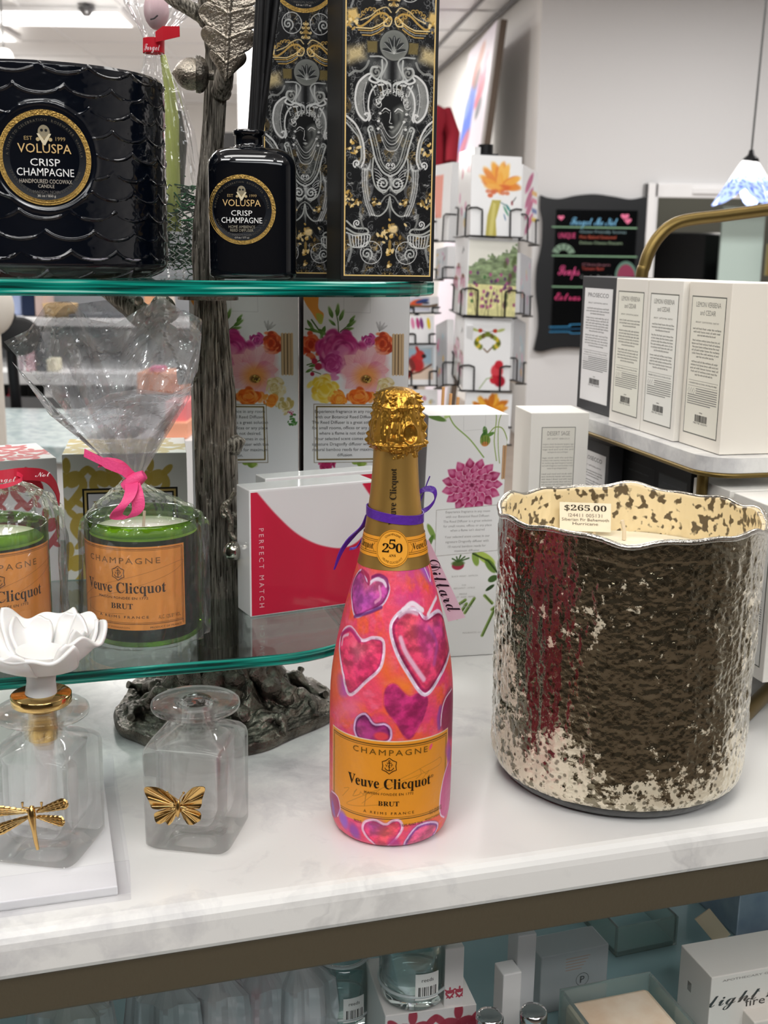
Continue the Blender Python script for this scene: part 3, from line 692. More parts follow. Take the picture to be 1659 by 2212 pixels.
# granite topped table
gt = thing('granite_table', (-.9, 2.9, FLOOR), 'table with speckled blue grey stone top behind the gift boxes', 'table')
za = at_y(50, 945, 2.6)[2]; mb = MB(); mb.box((-1.16, 2.8, za - .02), (.94, .62, .04)); bevel(mb.build('table_top', mat('speckled_stone', '9fb0b2', .25, vary=('c8d2d2', 45)), gt), .004)
for x in (-1.58, -.74):
    for y in (2.55, 3.05):
        mb = MB(); mb.box((x, y, (za - .04 + FLOOR) / 2), (.05, .05, za - .04 - FLOOR)); mb.build('leg', MATS['white_laminate'], gt)
# low dark counter and a bright column behind the trunk
bgbox('cash_counter', 'dark grey counter far behind the tree trunk', 'counter', 488, 600, 286, 1000, 8.2, .6, '4a4a4b', rough=.4)
mb = MB(); p = at_y(548, 300, 9.6); mb.box((p[0], 9.6, (FLOOR + CEIL) / 2), (.22, .2, CEIL - FLOOR)); struct(mb.build('trim_2', trim_paint))

# ---------------------------------------------------------------- spinner rack of greeting cards
RX, RY = at_y(1040, 600, 2.52)[0], 2.52
rack = thing('card_spinner', (RX, RY, FLOOR), 'black wire spinner rack holding greeting cards behind the counter', 'display rack')
mb = MB(); mb.tube([(RX, RY, FLOOR + .04), (RX, RY, 1.62)], .016); mb.build('pole', mat('black_wire', '1a1a1c', .4, .5), rack)
mb = MB(); mb.lathe([(0, FLOOR), (.26, FLOOR), (.26, FLOOR + .02), (.03, FLOOR + .05), (0, FLOOR + .05)], (RX, RY, 0), 36); mb.build('base', MATS['black_wire'], rack)
mb = MB(); mb.box((RX, RY, 1.2), (.05, .05, .8)); mb.build('core_panel', mat('dark_core', '15151a', .6), rack)

def card_art(A, kind, W, Hh, seed):
    r = np.random.RandomState(seed); E = lambda u, v, ru, rv, c, a=0, al=1, so=.35: A.ell(u * W, v * Hh, ru * W, rv * Hh, c, a, al, so)
    if kind == 'bloom':
        A.poly(np.array([(.30, .0), (.52, .0), (.50, .2), (.60, .45), (.42, .45), (.33, .25)]) * [W, Hh], 'b3a53f', .9)
        A.poly(np.array([(.36, .0), (.44, .0), (.50, .40), (.44, .42)]) * [W, Hh], 'd7cd7a', .8)
        for k in range(46):
            a = r.uniform(.1, PI - .1) if k < 34 else r.uniform(0, PI); d = r.uniform(.05, .30)
            E(.56 + .95 * d * math.cos(a), .60 + .75 * d * math.sin(a), .060, .115, ['f0a535', 'e2812a', 'f6bf5c', 'd9652a', 'f2b04a'][r.randint(5)], a - PI / 2, .85, .5)
        for k in range(8): E(.53 + r.uniform(-.2, .2), .53 + r.uniform(-.03, .04), .05, .025, 'cf5a28', 0, .7, .6)
        E(.74, .36, .025, .05, '3f8f8c', .6); E(.70, .32, .02, .07, '4c9a78', .5); E(.82, .42, .022, .03, '9c3f4a'); E(.66, .40, .012, .07, '6f8f94', 1.1); E(.86, .46, .01, .05, '4a4a4a', -.6); E(.68, .24, .012, .045, '3a6fa0', .3)
    elif kind == 'meadow':
        A.C[:] = hx('eceae0'); x = A.X / W; y = A.Y / Hh
        n = fbm(A.X.shape, 9, seed)
        A.C[:] = np.where((y < .42 + .12 * (n - .5))[..., None], hx('e2dca0') * (0.85 + .3 * n[..., None]), A.C)
        mtn = (y < .62 + .28 * x + .2 * (n - .5)) & (y > .40); sh = fbm(A.X.shape, (5, 12), seed + 4)
        A.C[:] = np.where(mtn[..., None], hx('7c8c6a') * (.65 + .8 * sh[..., None]), A.C)
        for k in range(40):
            E(r.uniform(.0, .98), r.uniform(.1, .55), .03, .025, ['7a3f74', '94456f', '5b3a62', 'b0558a', '3f6b3e'][r.randint(5)], 0, .85, .5)
        for k in range(12): E(r.uniform(.72, 1), r.uniform(.15, .75), .04, .05, ['6b3558', '4d5a35', '8a4d7a'][r.randint(3)], 0, .7, .6)
        for k in range(9): u = r.uniform(.2, .8); A.line(np.array([(u, .0), (u + r.uniform(-.15, .15), r.uniform(.2, .4))]) * [W, Hh], .012 * W, '54503a', .7)
        A.C[:, :3] = hx('f0f0f0'); A.C[-6:] = hx('f0f0f0')
    elif kind == 'heart':
        for s in (-1, 1):
            for k in range(9):
                t = k / 8; u = .5 + s * (.22 * math.sin(PI * (1 - t) * .8) + .02); v = .60 + .18 * t
                E(u, v, .045, .04, ['6d7a2c', 'd9b83a', '8a9a3a', '5f5424'][k % 4], s * .5, .9)
            E(.5 + s * .16, .83, .05, .028, 'b8402f'); E(.5 + s * .28, .84, .09, .02, 'a7b25a', s * .3, .8); A.line(np.array([(.5 + s * .12, .83), (.5 + s * .03, .81)]) * [W, Hh], .01 * W, '333333')
        A.line(np.array([(.42, .58), (.5, .53), (.6, .6)]) * [W, Hh], .03 * W, '6a4a2c', .8)
        for u, v, ru, rv in ((.72, .27, .13, .10), (.76, .36, .09, .06), (.78, .13, .12, .08), (.66, .15, .09, .06)): E(u, v, ru, rv, ['c42b38', 'a81c2e', 'd6404a'][r.randint(3)], 0, .95, .3)
        A.line(np.array([(.35, .02), (.5, .16), (.62, .18)]) * [W, Hh], .02 * W, '9db07c')
    elif kind == 'sun':
        for k in range(40):
            a = r.uniform(0, PI); d = r.uniform(.1, .34); E(.55 + d * math.cos(a), .62 + .8 * d * math.sin(a), .05, .12, ['e0902c', 'f0b244', 'c9722a'][r.randint(3)], a - PI / 2, .9, .4)
    elif kind == 'cone':
        for u, v in ((.35, .62), (.7, .5), (.2, .45), (.62, .28)):
            for k in range(7): E(u + .05 * (k - 3), v - .08, .02, .09, ['d06a92', 'b83a6a', 'e39ab6'][k % 3], .12 * (k - 3), .8)
            E(u, v, .1, .03, '8a4a2c'); A.line(np.array([(u, v - .05), (u + .03, 0)]) * [W, Hh], .02 * W, '8b9a5c', .7)
        E(.6, .82, .05, .02, '3a3a3a', .8); E(.66, .85, .06, .012, '555555', -.5)
    elif kind == 'cardinal':
        A.poly(np.array([(.06, .14), (.9, .14), (.9, .92), (.06, .92)]) * [W, Hh], 'dcc7b4'); A.poly(np.array([(.06, .55), (.9, .45), (.9, .92), (.06, .92)]) * [W, Hh], '8fb0c4', .9, .1 * W)
        E(.40, .52, .2, .22, 'b32a2c', .5); E(.50, .72, .14, .12, 'c2302e'); E(.42, .86, .05, .09, 'b8302c', .4); E(.62, .70, .07, .05, '2a1a1a'); E(.25, .5, .09, .16, '6d3430', .4, .8); E(.2, .28, .06, .14, '8a2a2a', -.6)
        A.line(np.array([(.1, .24), (.5, .32), (.85, .5)]) * [W, Hh], .05 * W, '6a4030')
    elif kind == 'bird':
        A.poly(np.array([(.05, .12), (.72, .12), (.72, .98), (.05, .98)]) * [W, Hh], 'c8cad8'); E(.35, .62, .22, .2, 'd9572c', .2); E(.5, .72, .2, .12, '2c3f78', .2); E(.6, .62, .12, .07, '3c3f50'); A.line(np.array([(.06, .42), (.7, .4), (.95, .5)]) * [W, Hh], .06 * W, '6a5238')
    elif kind == 'wings':
        for u, c in ((.15, 'e28ab0'), (.35, 'b3407a'), (.5, '7a3a78'), (.78, 'e8c82c')): E(u, .72, .07, .2, c, .15)
    elif kind == 'coral':
        A.poly(np.array([(.0, .30), (.55, .30), (.55, .86), (.0, .86)]) * [W, Hh], 'f09a88')
    elif kind == 'magenta':
        for v in (.25, .45, .6, .8): E(.42, v, .3, .07, ['b5266c', 'd14a86'][int(v * 10) % 2], .5, .9)
        for v, c in ((.66, 'e8b04a'), (.56, 'd96a90'), (.42, '4a64a8'), (.3, 'f0d060')): A.poly(np.array([(.6, v), (.95, v), (.95, v + .06), (.6, v + .06)]) * [W, Hh], c)
    else:
        for k in range(10): E(r.uniform(.1, .9), r.uniform(.15, .9), .08, .05, ['d98ab0', '8fb7c9', 'c7c9cf', 'e0b050', 'b04a60'][r.randint(5)], r.uniform(0, 3), .6, .5)

def card(quad, Y0_, Y1_, kind, label, seed, thick=.004, border='f2f2f3', nx=70):
    """Greeting card: pixel quad TL, TR, BR, BL with the depth at its two upright edges."""
    TL, TR, BR, BL = quad
    a = at_y(*BL, Y0_); b = at_y(*BR, Y1_); c = at_y(*TL, Y0_ + .01)
    ux = b - a; W = np.linalg.norm(ux); ux = ux / W
    h = ((at_y(*TL, Y0_)[2] - a[2]) + (at_y(*TR, Y1_)[2] - b[2])) / 2
    uy = unit(np.array([0, 0, 1.0]) - ux * ux[2] + np.array([0, .12, 0])); uy = unit(uy - ux * (uy @ ux)); n = np.cross(ux, uy)
    fn = plane_fn(a, ux, uy); A = Art(0, W, 0, h, nx, int(nx * h / W), border); card_art(A, kind, W, h, seed)
    mb = MB(); A.mesh(mb, fn, 2, 0, False)
    mb.hexa([a, b, b - n * thick, a - n * thick], [a + uy * h, b + uy * h, b + uy * h - n * thick, a + uy * h - n * thick], 'e9e9ea')
    o = mb.build('greeting_card', PRINTG, None, tuple(a)); tag(o, label, 'greeting card', 'greeting cards on the spinner rack')
    pk = MB()   # wire pocket in front of the card
    g = lambda u, v, k=.004: a + ux * (u * W) + uy * (v * h) + n * k
    for s0, s1 in ((.0, .22), (1.0, .78)):
        pk.tube([g(s0, .34, -.02), g(s0, .34), g((s0 + s1) / 2, .345), g(s1, .32), g(s1, .29), g(s1, .0)], .0018, 6)
    pk.tube([g(-.03, -.01, -.02), g(-.03, -.01), g(.5, -.012), g(1.03, -.01), g(1.03, -.01, -.02)], .0018, 6)
    pk.build('wire_pocket', MATS['black_wire'], rack)
card([(1033, 327), (1135, 340), (1124, 512), (1016, 508)], 2.30, 2.32, 'bloom', 'greeting card with orange flower and hummingbird, topmost front pocket', 1, nx=110)
card([(1013, 510), (1130, 516), (1112, 685), (1006, 680)], 2.29, 2.31, 'meadow', 'greeting card with green hillside and purple wildflowers', 2, nx=110)
card([(1012, 684), (1116, 692), (1100, 844), (1000, 842)], 2.28, 2.30, 'heart', 'greeting card with two hummingbirds forming a heart over a red flower', 3, nx=100)
card([(1008, 846), (1108, 852), (1100, 960), (1000, 955)], 2.27, 2.29, 'sun', 'greeting card with golden sunflower just above the white dahlia box', 4)
card([(1000, 325), (1030, 322), (1016, 508), (985, 510)], 2.46, 2.33, 'mix', 'clear sleeved greeting card turned sideways beside the orange flower card', 5, .012)
card([(980, 515), (1012, 508), (1005, 682), (976, 668)], 2.46, 2.32, 'cone', 'greeting card with pink coneflowers turned beside the hillside card', 6, .012)
card([(962, 682), (1013, 684), (1000, 842), (976, 800)], 2.46, 2.31, 'cone', 'greeting card with pink coneflowers beside the two hummingbirds card', 7, .012)
card([(1134, 362), (1168, 366), (1160, 528), (1128, 518)], 2.36, 2.50, 'magenta', 'greeting cards packet with magenta flower turned to the menu board', 8, .02)
card([(1130, 548), (1152, 556), (1146, 682), (1122, 676)], 2.36, 2.50, 'mix', 'thick white card packet below the magenta flower packet', 9, .02, 'b9bac2')
card([(1120, 690), (1148, 690), (1132, 828), (1106, 820)], 2.36, 2.50, 'mix', 'thick grey card packet lowest on the side toward the menu board', 10, .02, 'a9abb0')
card([(936, 352), (988, 356), (968, 520), (930, 520)], 2.62, 2.50, 'coral', 'white card with coral block in the pocket behind the black box', 11, .02)
card([(900, 400), (948, 404), (942, 518), (900, 518)], 2.44, 2.46, 'coral', 'plain white greeting card half hidden by the black box', 12, .006)
card([(878, 640), (955, 642), (948, 676), (876, 676)], 2.44, 2.48, 'bird', 'greeting card with orange and blue bird just below the glass shelf', 13, .006)
card([(884, 681), (930, 682), (938, 742), (884, 742)], 2.43, 2.45, 'wings', 'greeting card with pink purple and yellow petals above the cardinal', 14, .006)
card([(872, 742), (936, 743), (942, 832), (872, 832)], 2.42, 2.44, 'cardinal', 'greeting card with a red cardinal perched on a branch', 15, .006, nx=80)
card([(938, 700), (962, 690), (966, 830), (942, 838)], 2.5, 2.42, 'mix', 'grey card packet between the cardinal card and the black core', 16, .015, 'b5b6ba')
card([(940, 540), (975, 530), (965, 600), (940, 604)], 2.55, 2.45, 'mix', 'white card packet just above the rim of the glass shelf', 17, .015, 'd5d6da')
card([(880, 842), (940, 842), (944, 930), (880, 930)], 2.41, 2.43, 'mix', 'pale card beneath the cardinal card, behind the bottle foil', 18, .006)
# ================================================================ the marble counter
TH = math.radians(17.0); E1 = np.array([math.cos(TH), math.sin(TH), 0]); E2 = np.array([-math.sin(TH), math.cos(TH), 0]); O3 = np.array([0, .653, 1.0])
def CT(u, v, z=0.0): return O3 + E1 * u + E2 * v + np.array([0, 0, z])
RC = np.array([E1, E2, [0, 0, 1]]).T
def marble_mat():
    m = bpy.data.materials.new('white_marble'); nt, N, L = nodes_of(m); p = N['Principled BSDF']; p.inputs['Roughness'].default_value = .22
    tc = N.new('ShaderNodeTexCoord'); w1 = N.new('ShaderNodeTexNoise'); w1.inputs['Scale'].default_value = 7; w1.inputs['Detail'].default_value = 6
    L.new(tc.outputs['Object'], w1.inputs['Vector']); mixv = N.new('ShaderNodeMix'); mixv.data_type = 'VECTOR'; mixv.inputs['Factor'].default_value = .22
    L.new(tc.outputs['Object'], mixv.inputs['A']); L.new(w1.outputs['Color'], mixv.inputs['B'])
    n = N.new('ShaderNodeTexNoise'); n.inputs['Scale'].default_value = 5.5; n.inputs['Detail'].default_value = 9; n.inputs['Roughness'].default_value = .62
    L.new(mixv.outputs['Result'], n.inputs['Vector'])
    r = N.new('ShaderNodeValToRGB'); e = r.color_ramp.elements
    e[0].position = .30; e[0].color = (*lin(hx('a3a2a6')), 1); e[1].position = .50; e[1].color = (*lin(hx('ecebe8')), 1)
    x = e.new(.42); x.color = (*lin(hx('d4d3d3')), 1)
    L.new(n.outputs['Fac'], r.inputs['Fac'])
    # thin grey veins
    v = N.new('ShaderNodeTexNoise'); v.inputs['Scale'].default_value = 3.1; v.inputs['Detail'].default_value = 8; v.inputs['Distortion'].default_value = .6
    L.new(mixv.outputs['Result'], v.inputs['Vector']); r2 = N.new('ShaderNodeValToRGB'); f = r2.color_ramp.elements
    f[0].position = .488; f[0].color = (0, 0, 0, 1); f[1].position = .512; f[1].color = (0, 0, 0, 1); y = f.new(.5); y.color = (1, 1, 1, 1)
    L.new(v.outputs['Fac'], r2.inputs['Fac']); n3 = N.new('ShaderNodeTexNoise'); n3.inputs['Scale'].default_value = 4; L.new(tc.outputs['Object'], n3.inputs['Vector'])
    mu = N.new('ShaderNodeMath'); mu.operation = 'MULTIPLY'; L.new(r2.outputs['Color'], mu.inputs[0]); r3 = N.new('ShaderNodeValToRGB'); r3.color_ramp.elements[0].position = .5; r3.color_ramp.elements[1].position = .7
    L.new(n3.outputs['Fac'], r3.inputs['Fac']); L.new(r3.outputs['Color'], mu.inputs[1])
    mx = N.new('ShaderNodeMix'); mx.data_type = 'RGBA'; L.new(mu.outputs[0], mx.inputs['Factor']); L.new(r.outputs['Color'], mx.inputs['A']); mx.inputs['B'].default_value = (*lin(hx('77757a')), 1)
    L.new(mx.outputs['Result'], p.inputs['Base Color']); return m
MARBLE = marble_mat()
ct = thing('marble_counter', CT(.05, .3, -1.08), 'long white marble topped display counter with a bronze apron', 'counter')
mb = MB(); U0, U1, VB = -1.1, 1.25, .62
prof = [(.0085, 0), (.005, -.0008), (.0022, -.003), (.0006, -.006), (0, -.010), (0, -.0255), (.001, -.0282), (.003, -.029)]
ring = [(VB, -.029), (VB, 0)] + prof
us = np.linspace(U0, U1, 40)
P = np.array([[CT(u, v, z) for v, z in ring] for u in us]); mb.grid(P, 'ffffff', 0, False, wv=True)
mb.add(P[0], [list(range(len(ring)))]); mb.add(P[-1], [list(range(len(ring)))[::-1]])
mb.build('marble_top', MARBLE, ct)
BRONZE = mat('bronze_paint', '585040', .5, .2, bump=(220, .25))
mb = MB()
mb.box(CT((U0 + U1) / 2, .012, -.0425), (U1 - U0, .018, .027), R=RC); mb.box(CT((U0 + U1) / 2, VB - .02, -.0425), (U1 - U0, .018, .027), R=RC)
o = mb.build('apron', BRONZE, ct); bevel(o, .0015)
LZ = -.245     # the lower shelf
mb = MB(); mb.box(CT((U0 + U1) / 2, .29, LZ - .006), (U1 - U0 - .08, .74, .012), R=RC); mb.build('lower_shelf', mat('frosted_glass_shelf', '9fb9bc', .15, vary=('8aa7ab', 3)), ct)
for u in (U0 + .03, U1 - .03):
    for v in (.03, VB - .03):
        mb = MB(); mb.box(CT(u, v, (-.056 - 1.08) / 2), (.03, .03, 1.08 - .056), R=RC); mb.build('leg', BRONZE, ct)
# ================================================================ pewter tree stand with two glass shelves
TX, TY = -.135, .925
def bark_mat(name, dark, light, strength):
    m = bpy.data.materials.new(name); nt, N, L = nodes_of(m); p = N['Principled BSDF']; p.inputs['Metallic'].default_value = .75; p.inputs['Roughness'].default_value = .33
    tc = N.new('ShaderNodeTexCoord'); mp = N.new('ShaderNodeMapping'); mp.inputs['Scale'].default_value = (1, 1, .06); n = N.new('ShaderNodeTexNoise'); n.inputs['Scale'].default_value = 560; n.inputs['Detail'].default_value = 5; n.inputs['Roughness'].default_value = .65
    L.new(tc.outputs['Object'], mp.inputs['Vector']); L.new(mp.outputs['Vector'], n.inputs['Vector']); r = N.new('ShaderNodeValToRGB'); e = r.color_ramp.elements
    e[0].position = .38; e[0].color = (*lin(hx(dark)), 1); e[1].position = .62; e[1].color = (*lin(hx(light)), 1); L.new(n.outputs['Fac'], r.inputs['Fac']); L.new(r.outputs['Color'], p.inputs['Base Color'])
    b = N.new('ShaderNodeBump'); b.inputs['Strength'].default_value = strength; b.inputs['Distance'].default_value = .0025; L.new(n.outputs['Fac'], b.inputs['Height']); L.new(b.outputs['Normal'], p.inputs['Normal']); MATS[name] = m; return m
pewter = bark_mat('aged_pewter_bark', '3d3932', 'b9b2a6', .9)
pewter_d = mat('dark_pewter', '857f76', .17, .85, bump=(260, 1.0), vary=('4c4842', 60))
silver = mat('brushed_silver', 'a39b8f', .26, .95, bump=(500, .55))
tree = thing('tree_stand', (TX, TY, 1.0), 'pewter tree trunk stand with oak leaf, acorns and two glass shelves', 'display stand')
ctr = [(477, 1560, 84), (478, 1500, 74), (478, 1420, 60), (477, 1340, 49), (474, 1250, 46), (470, 1150, 46), (466, 1000, 45), (462, 850, 44), (456, 720, 39), (453, 640, 34), (448, 560, 34), (448, 460, 29), (456, 340, 25), (463, 250, 24), (467, 180, 24), (468, 110, 23), (458, 50, 22), (446, -40, 24), (440, -120, 22)]
C_ = []; Rr = []
for x, y, h in ctr:
    p = at_y(x, y, TY); C_.append(p); Rr.append(h / FPX * ((p - CAM) @ _F))
C_ = np.array(C_); zs = np.linspace(max(C_[0, 2], 1.002), C_[-1, 2], 420); o_ = np.argsort(C_[:, 2])
cx = np.interp(zs, C_[o_, 2], C_[o_, 0]); rr = np.interp(zs, C_[o_, 2], np.array(Rr)[o_])
na = 132; a = np.arange(na) / na * 2 * PI
bark = fbm((420, na), (46, 2.6), 3, 4, True) - .5; knot = fbm((420, na), (60, 22), 8, 3, True) - .5
ridge = np.abs(fbm((420, na), (60, 4.5), 21, 2, True) - .5)
R_ = rr[:, None] * (1 + .13 * bark * 1.6 + .16 * knot - .22 * (ridge < .05) * .35)
P = np.stack([cx[:, None] + R_ * np.cos(a), TY + R_ * np.sin(a), np.repeat(zs[:, None], na, 1)], -1)
mb = MB(); mb.grid(P, 'ffffff', 0, True, wv=True)
# knobs on the trunk
for x, y, r in ((512, 960, .011), (512, 1120, .010), (430, 800, .012)):
    q = at_y(x, y, TY - .004); mb.tube([q - [.016, 0, 0], q, q + [.006, -.003, .004]], (r, r * .8, .002), 14)
mb.build('trunk', pewter, tree)
# roots spreading over a flat round foot
nr, na = 90, 260; a = np.arange(na) / na * 2 * PI; t = np.linspace(0, 1, nr)[:, None]
root = (.5 + .5 * np.cos(a * 7 + 1.1 + .8 * np.sin(a * 2))) ** 2
out = .092 * (1 + .04 * np.sin(3 * a + .5) + .035 * np.sin(5 * a + 2) + .03 * vnoise((1, na), (1, 9), 2, True)[0])
rad = .026 + (out - .026) * t
hgt = .008 + .060 * np.exp(-t * 5.5) + .026 * root * (1 - t) ** .8 * np.minimum(1, t * 5) * (1 - .4 * t)
hgt = hgt + (fbm((nr, na), (9, 9), 4, 4, True) - .5) * .011 * np.minimum(1, t * 6) * (1 - .3 * t) + (np.abs(fbm((nr, na), (14, 5), 9, 3, True) - .5)) * .018 * (1 - t)
hgt = np.maximum(hgt, .003)
P = np.stack([TX + rad * np.cos(a), TY + rad * np.sin(a), 1.0003 + hgt], -1)
mb = MB(); mb.grid(P, 'ffffff', 0, True, wv=True, flip=False); e = P[-1]; lo = e.copy(); lo[:, 2] = 1.0003; mid = e.copy(); mid[:, 2] = 1.0003 + (e[:, 2] - 1.0003) * .5; mid[:, :2] = (mid[:, :2] - [TX, TY]) * 1.02 + [TX, TY]
mb.grid(np.array([e, mid, lo]), 'ffffff', 0, True, wv=True)
rs2 = np.random.RandomState(2)
for k in range(9):      # twisting roots that lie on top
    a0 = -PI + k * .70 + rs2.uniform(-.1, .1); pts = []
    for s in np.linspace(.1, .93, 9):
        aa = a0 + .25 * math.sin(s * 6 + k); r0 = .026 + .066 * s
        pts.append((TX + r0 * math.cos(aa), TY + r0 * math.sin(aa), 1.012 + .055 * math.exp(-s * 4.2) + .004 * math.sin(s * 15 + k)))
    mb.tube(spline(pts, 4), np.linspace(.010, .003, 33) * (1 + .25 * np.sin(np.arange(33))), 9)
mb.build('root_base', pewter_d, tree)
# side branch below the upper shelf, stub and limb above it
def limb(pts, rad, m, name, seed=0):
    p = []; r = []
    for x, y, h, dy in pts:
        q = at_y(x, y, TY + dy); p.append(q); r.append(h / FPX * ((q - CAM) @ _F))
    pp = spline(p, 10); rr_ = np.interp(np.linspace(0, 1, len(pp)), np.linspace(0, 1, len(r)), r)
    rr_ = rr_ * (1 + .14 * (vnoise((1, len(pp)), (1, 2.2), seed)[0] - .5)); mb = MB(); mb.tube(pp, rr_, 22); return mb.build(name, m, tree)
limb([(432, 800, 24, 0), (405, 765, 25, -.012), (360, 725, 27, -.02), (310, 685, 27, -.025), (255, 640, 24, -.02), (215, 612, 18, -.01)], 0, pewter, 'branch', 3)
limb([(476, 205, 22, -.004), (484, 170, 20, -.012), (490, 120, 15, -.016), (496, 80, 9, -.016), (498, 55, 5, -.014)], 0, pewter, 'branch_stub', 5)
limb([(456, 55, 18, -.002), (430, 30, 17, -.006), (400, 12, 16, -.008), (368, -12, 18, -.008), (340, -60, 16, -.008)], 0, pewter, 'branch', 6)
# acorns: smooth nut in a pebbled cup
def acorn(pc, pt, Yc, Yt, rn):
    c0 = at_y(*pc, Yc); c1 = at_y(*pt, Yt); d = unit(c1 - c0); L = np.linalg.norm(c1 - c0)
    e = unit(np.cross(d, [0.3, .2, 1])); f = np.cross(d, e)
    def lat(prof, nseg=36, bump=0):
        aa = np.arange(nseg) / nseg * 2 * PI; P = []
        for i, (s, r) in enumerate(prof):
            k = 1 + bump * ((i % 2) * 2 - 1) * np.sign(np.sin(aa * 9 + (i // 2) * 1.4)) if bump else 1
            P.append(c0 + d * s * L + (np.cos(aa)[:, None] * e + np.sin(aa)[:, None] * f) * (r * rn * np.ones(nseg) * k)[:, None])
        return np.array(P)
    nut = [(.30, .86), (.45, .93), (.6, .9), (.75, .76), (.87, .52), (.94, .28), (.98, .12), (1.0, .05), (1.03, .0)]
    cup = [(.0, .12), (.02, .45), (.05, .6), (.09, .78), (.13, .86), (.17, .95), (.21, .98), (.25, 1.03), (.29, 1.02), (.33, 1.04), (.36, 1.0), (.37, .93), (.34, .86)]
    mb = MB(); mb.grid(lat(nut), 'ffffff', 0, True, wv=True, flip=True); ac = mb.build('acorn', silver, tree)
    mb = MB(); mb.grid(lat(cup, 54, .035), 'ffffff', 0, True, wv=True, flip=True); mb.tube([c0 - d * L * .12, c0 + d * L * .05], rn * .3, 12); mb.build('acorn_cup', pewter_d, ac)
acorn((452, 162), (372, 158), TY - .03, TY - .035, .0125)
acorn((357, 700), (346, 634), TY - .035, TY - .035, .0110)
for x, y, r in ((300, 650, .0036), (322, 672, .0042), (330, 664, .003)):
    mb = MB(); q = at_y(x, y, TY - .04); b = np.linspace(-PI / 2, PI / 2, 9); mb.lathe(np.c_[r * np.cos(b), q[2] + r * np.sin(b)], (q[0], q[1], 0), 16); mb.build('bud', silver, tree)
q = at_y(503, 1190, TY - .045); b = np.linspace(-PI / 2, PI / 2, 15); mb = MB(); mb.lathe(np.c_[.0078 * np.cos(b), q[2] + .0078 * np.sin(b)], (q[0], q[1], 0), 28); mb.build('ball_finial', mat('polished_nickel', 'b5b0a6', .1, 1.0), tree)
# curling tendril beside the trunk
for pts in ([(508, 1060), (494, 1085), (486, 1095), (492, 1110), (500, 1130), (497, 1150), (508, 1165)], [(498, 1080), (484, 1090), (480, 1108), (488, 1116)], [(480, 1330), (470, 1362), (478, 1400), (486, 1430), (500, 1412), (490, 1370), (480, 1345)]):
    mb = MB(); mb.tube(spline([at_y(x, y, TY - .026) for x, y in pts], 6), .0022, 8); mb.build('tendril', silver, tree)
# lobed oak leaf
base = at_y(488, 176, TY - .022); tip = at_y(500, -70, TY - .030); ax = unit(tip - base); L = np.linalg.norm(tip - base)
sx = unit(np.cross(ax, [0, 1, 0])) * -1; sx = -unit(np.cross([0, 1, 0], ax)) if sx[0] < 0 else sx; nrm = np.cross(sx, ax)
nu, nv = 120, 61; u = np.linspace(0, 1, nu)[:, None]; v = np.linspace(-1, 1, nv)[None]
lob = .0245 * np.sin(PI * np.clip(u * .93 + .05, 0, 1)) ** .55 * (.85 + .2 * u)
cut = np.abs(np.sin(PI * (u * 4.2 + .25))) ** .5
X = v * lob * (.58 + .42 * cut); Yv = u * L * .92 + np.abs(v) * .010 * (1 - .4 * u)
ph_ = (u * 4.2 + .75 - np.abs(v) * .0) % 1
vein = np.exp(-((ph_ - .5) / .045) ** 2) * np.clip((1 - np.abs(v)) * 6, 0, 1)
Z = -.0050 * v ** 2 + .0009 * vein + .0022 * np.exp(-(v / .05) ** 2) + .0016 * np.cos((ph_ - .5) * 2 * PI) * np.abs(v) ** 1.5 + .0002 * (fbm((nu, nv), (3, 3), 5, 2) - .5)
P = base + X[..., None] * sx + Yv[..., None] * ax - (Z[..., None] * -1) * (-nrm if nrm[1] > 0 else nrm)
mb = MB(); mb.grid(P, 'ffffff', 0, True); o = mb.build('oak_leaf', silver, tree); sm = o.modifiers.new('leaf_thickness', 'SOLIDIFY'); sm.thickness = .0016; sm.offset = 0

# glass shelves
def edge_mat():
    m = bpy.data.materials.new('green_glass_edge'); nt, N, L = nodes_of(m); p = N['Principled BSDF']; p.inputs['Roughness'].default_value = .07
    tc = N.new('ShaderNodeTexCoord'); mp = N.new('ShaderNodeMapping'); mp.inputs['Scale'].default_value = (8, 8, 300); n = N.new('ShaderNodeTexNoise'); n.inputs['Scale'].default_value = 1.6; n.inputs['Detail'].default_value = 1.5; n.inputs['Roughness'].default_value = .45
    L.new(tc.outputs['Object'], mp.inputs[0]); L.new(mp.outputs[0], n.inputs['Vector'])
    r = N.new('ShaderNodeValToRGB'); e = r.color_ramp.elements; e[0].position = .36; e[0].color = (*lin(hx('033a35')), 1); e[1].position = .72; e[1].color = (*lin(hx('b4f4e6')), 1)
    x = e.new(.61); x.color = (*lin(hx('12a894')), 1); x = e.new(.47); x.color = (*lin(hx('056b5f')), 1)
    L.new(n.outputs['Fac'], r.inputs['Fac']); L.new(r.outputs['Color'], p.inputs['Base Color']); p.inputs['Transmission Weight'].default_value = .25
    return m
GEDGE = edge_mat(); GCLEAR = thin_clear('clear_shelf_glass', 'eaf3f0', .9, .02)
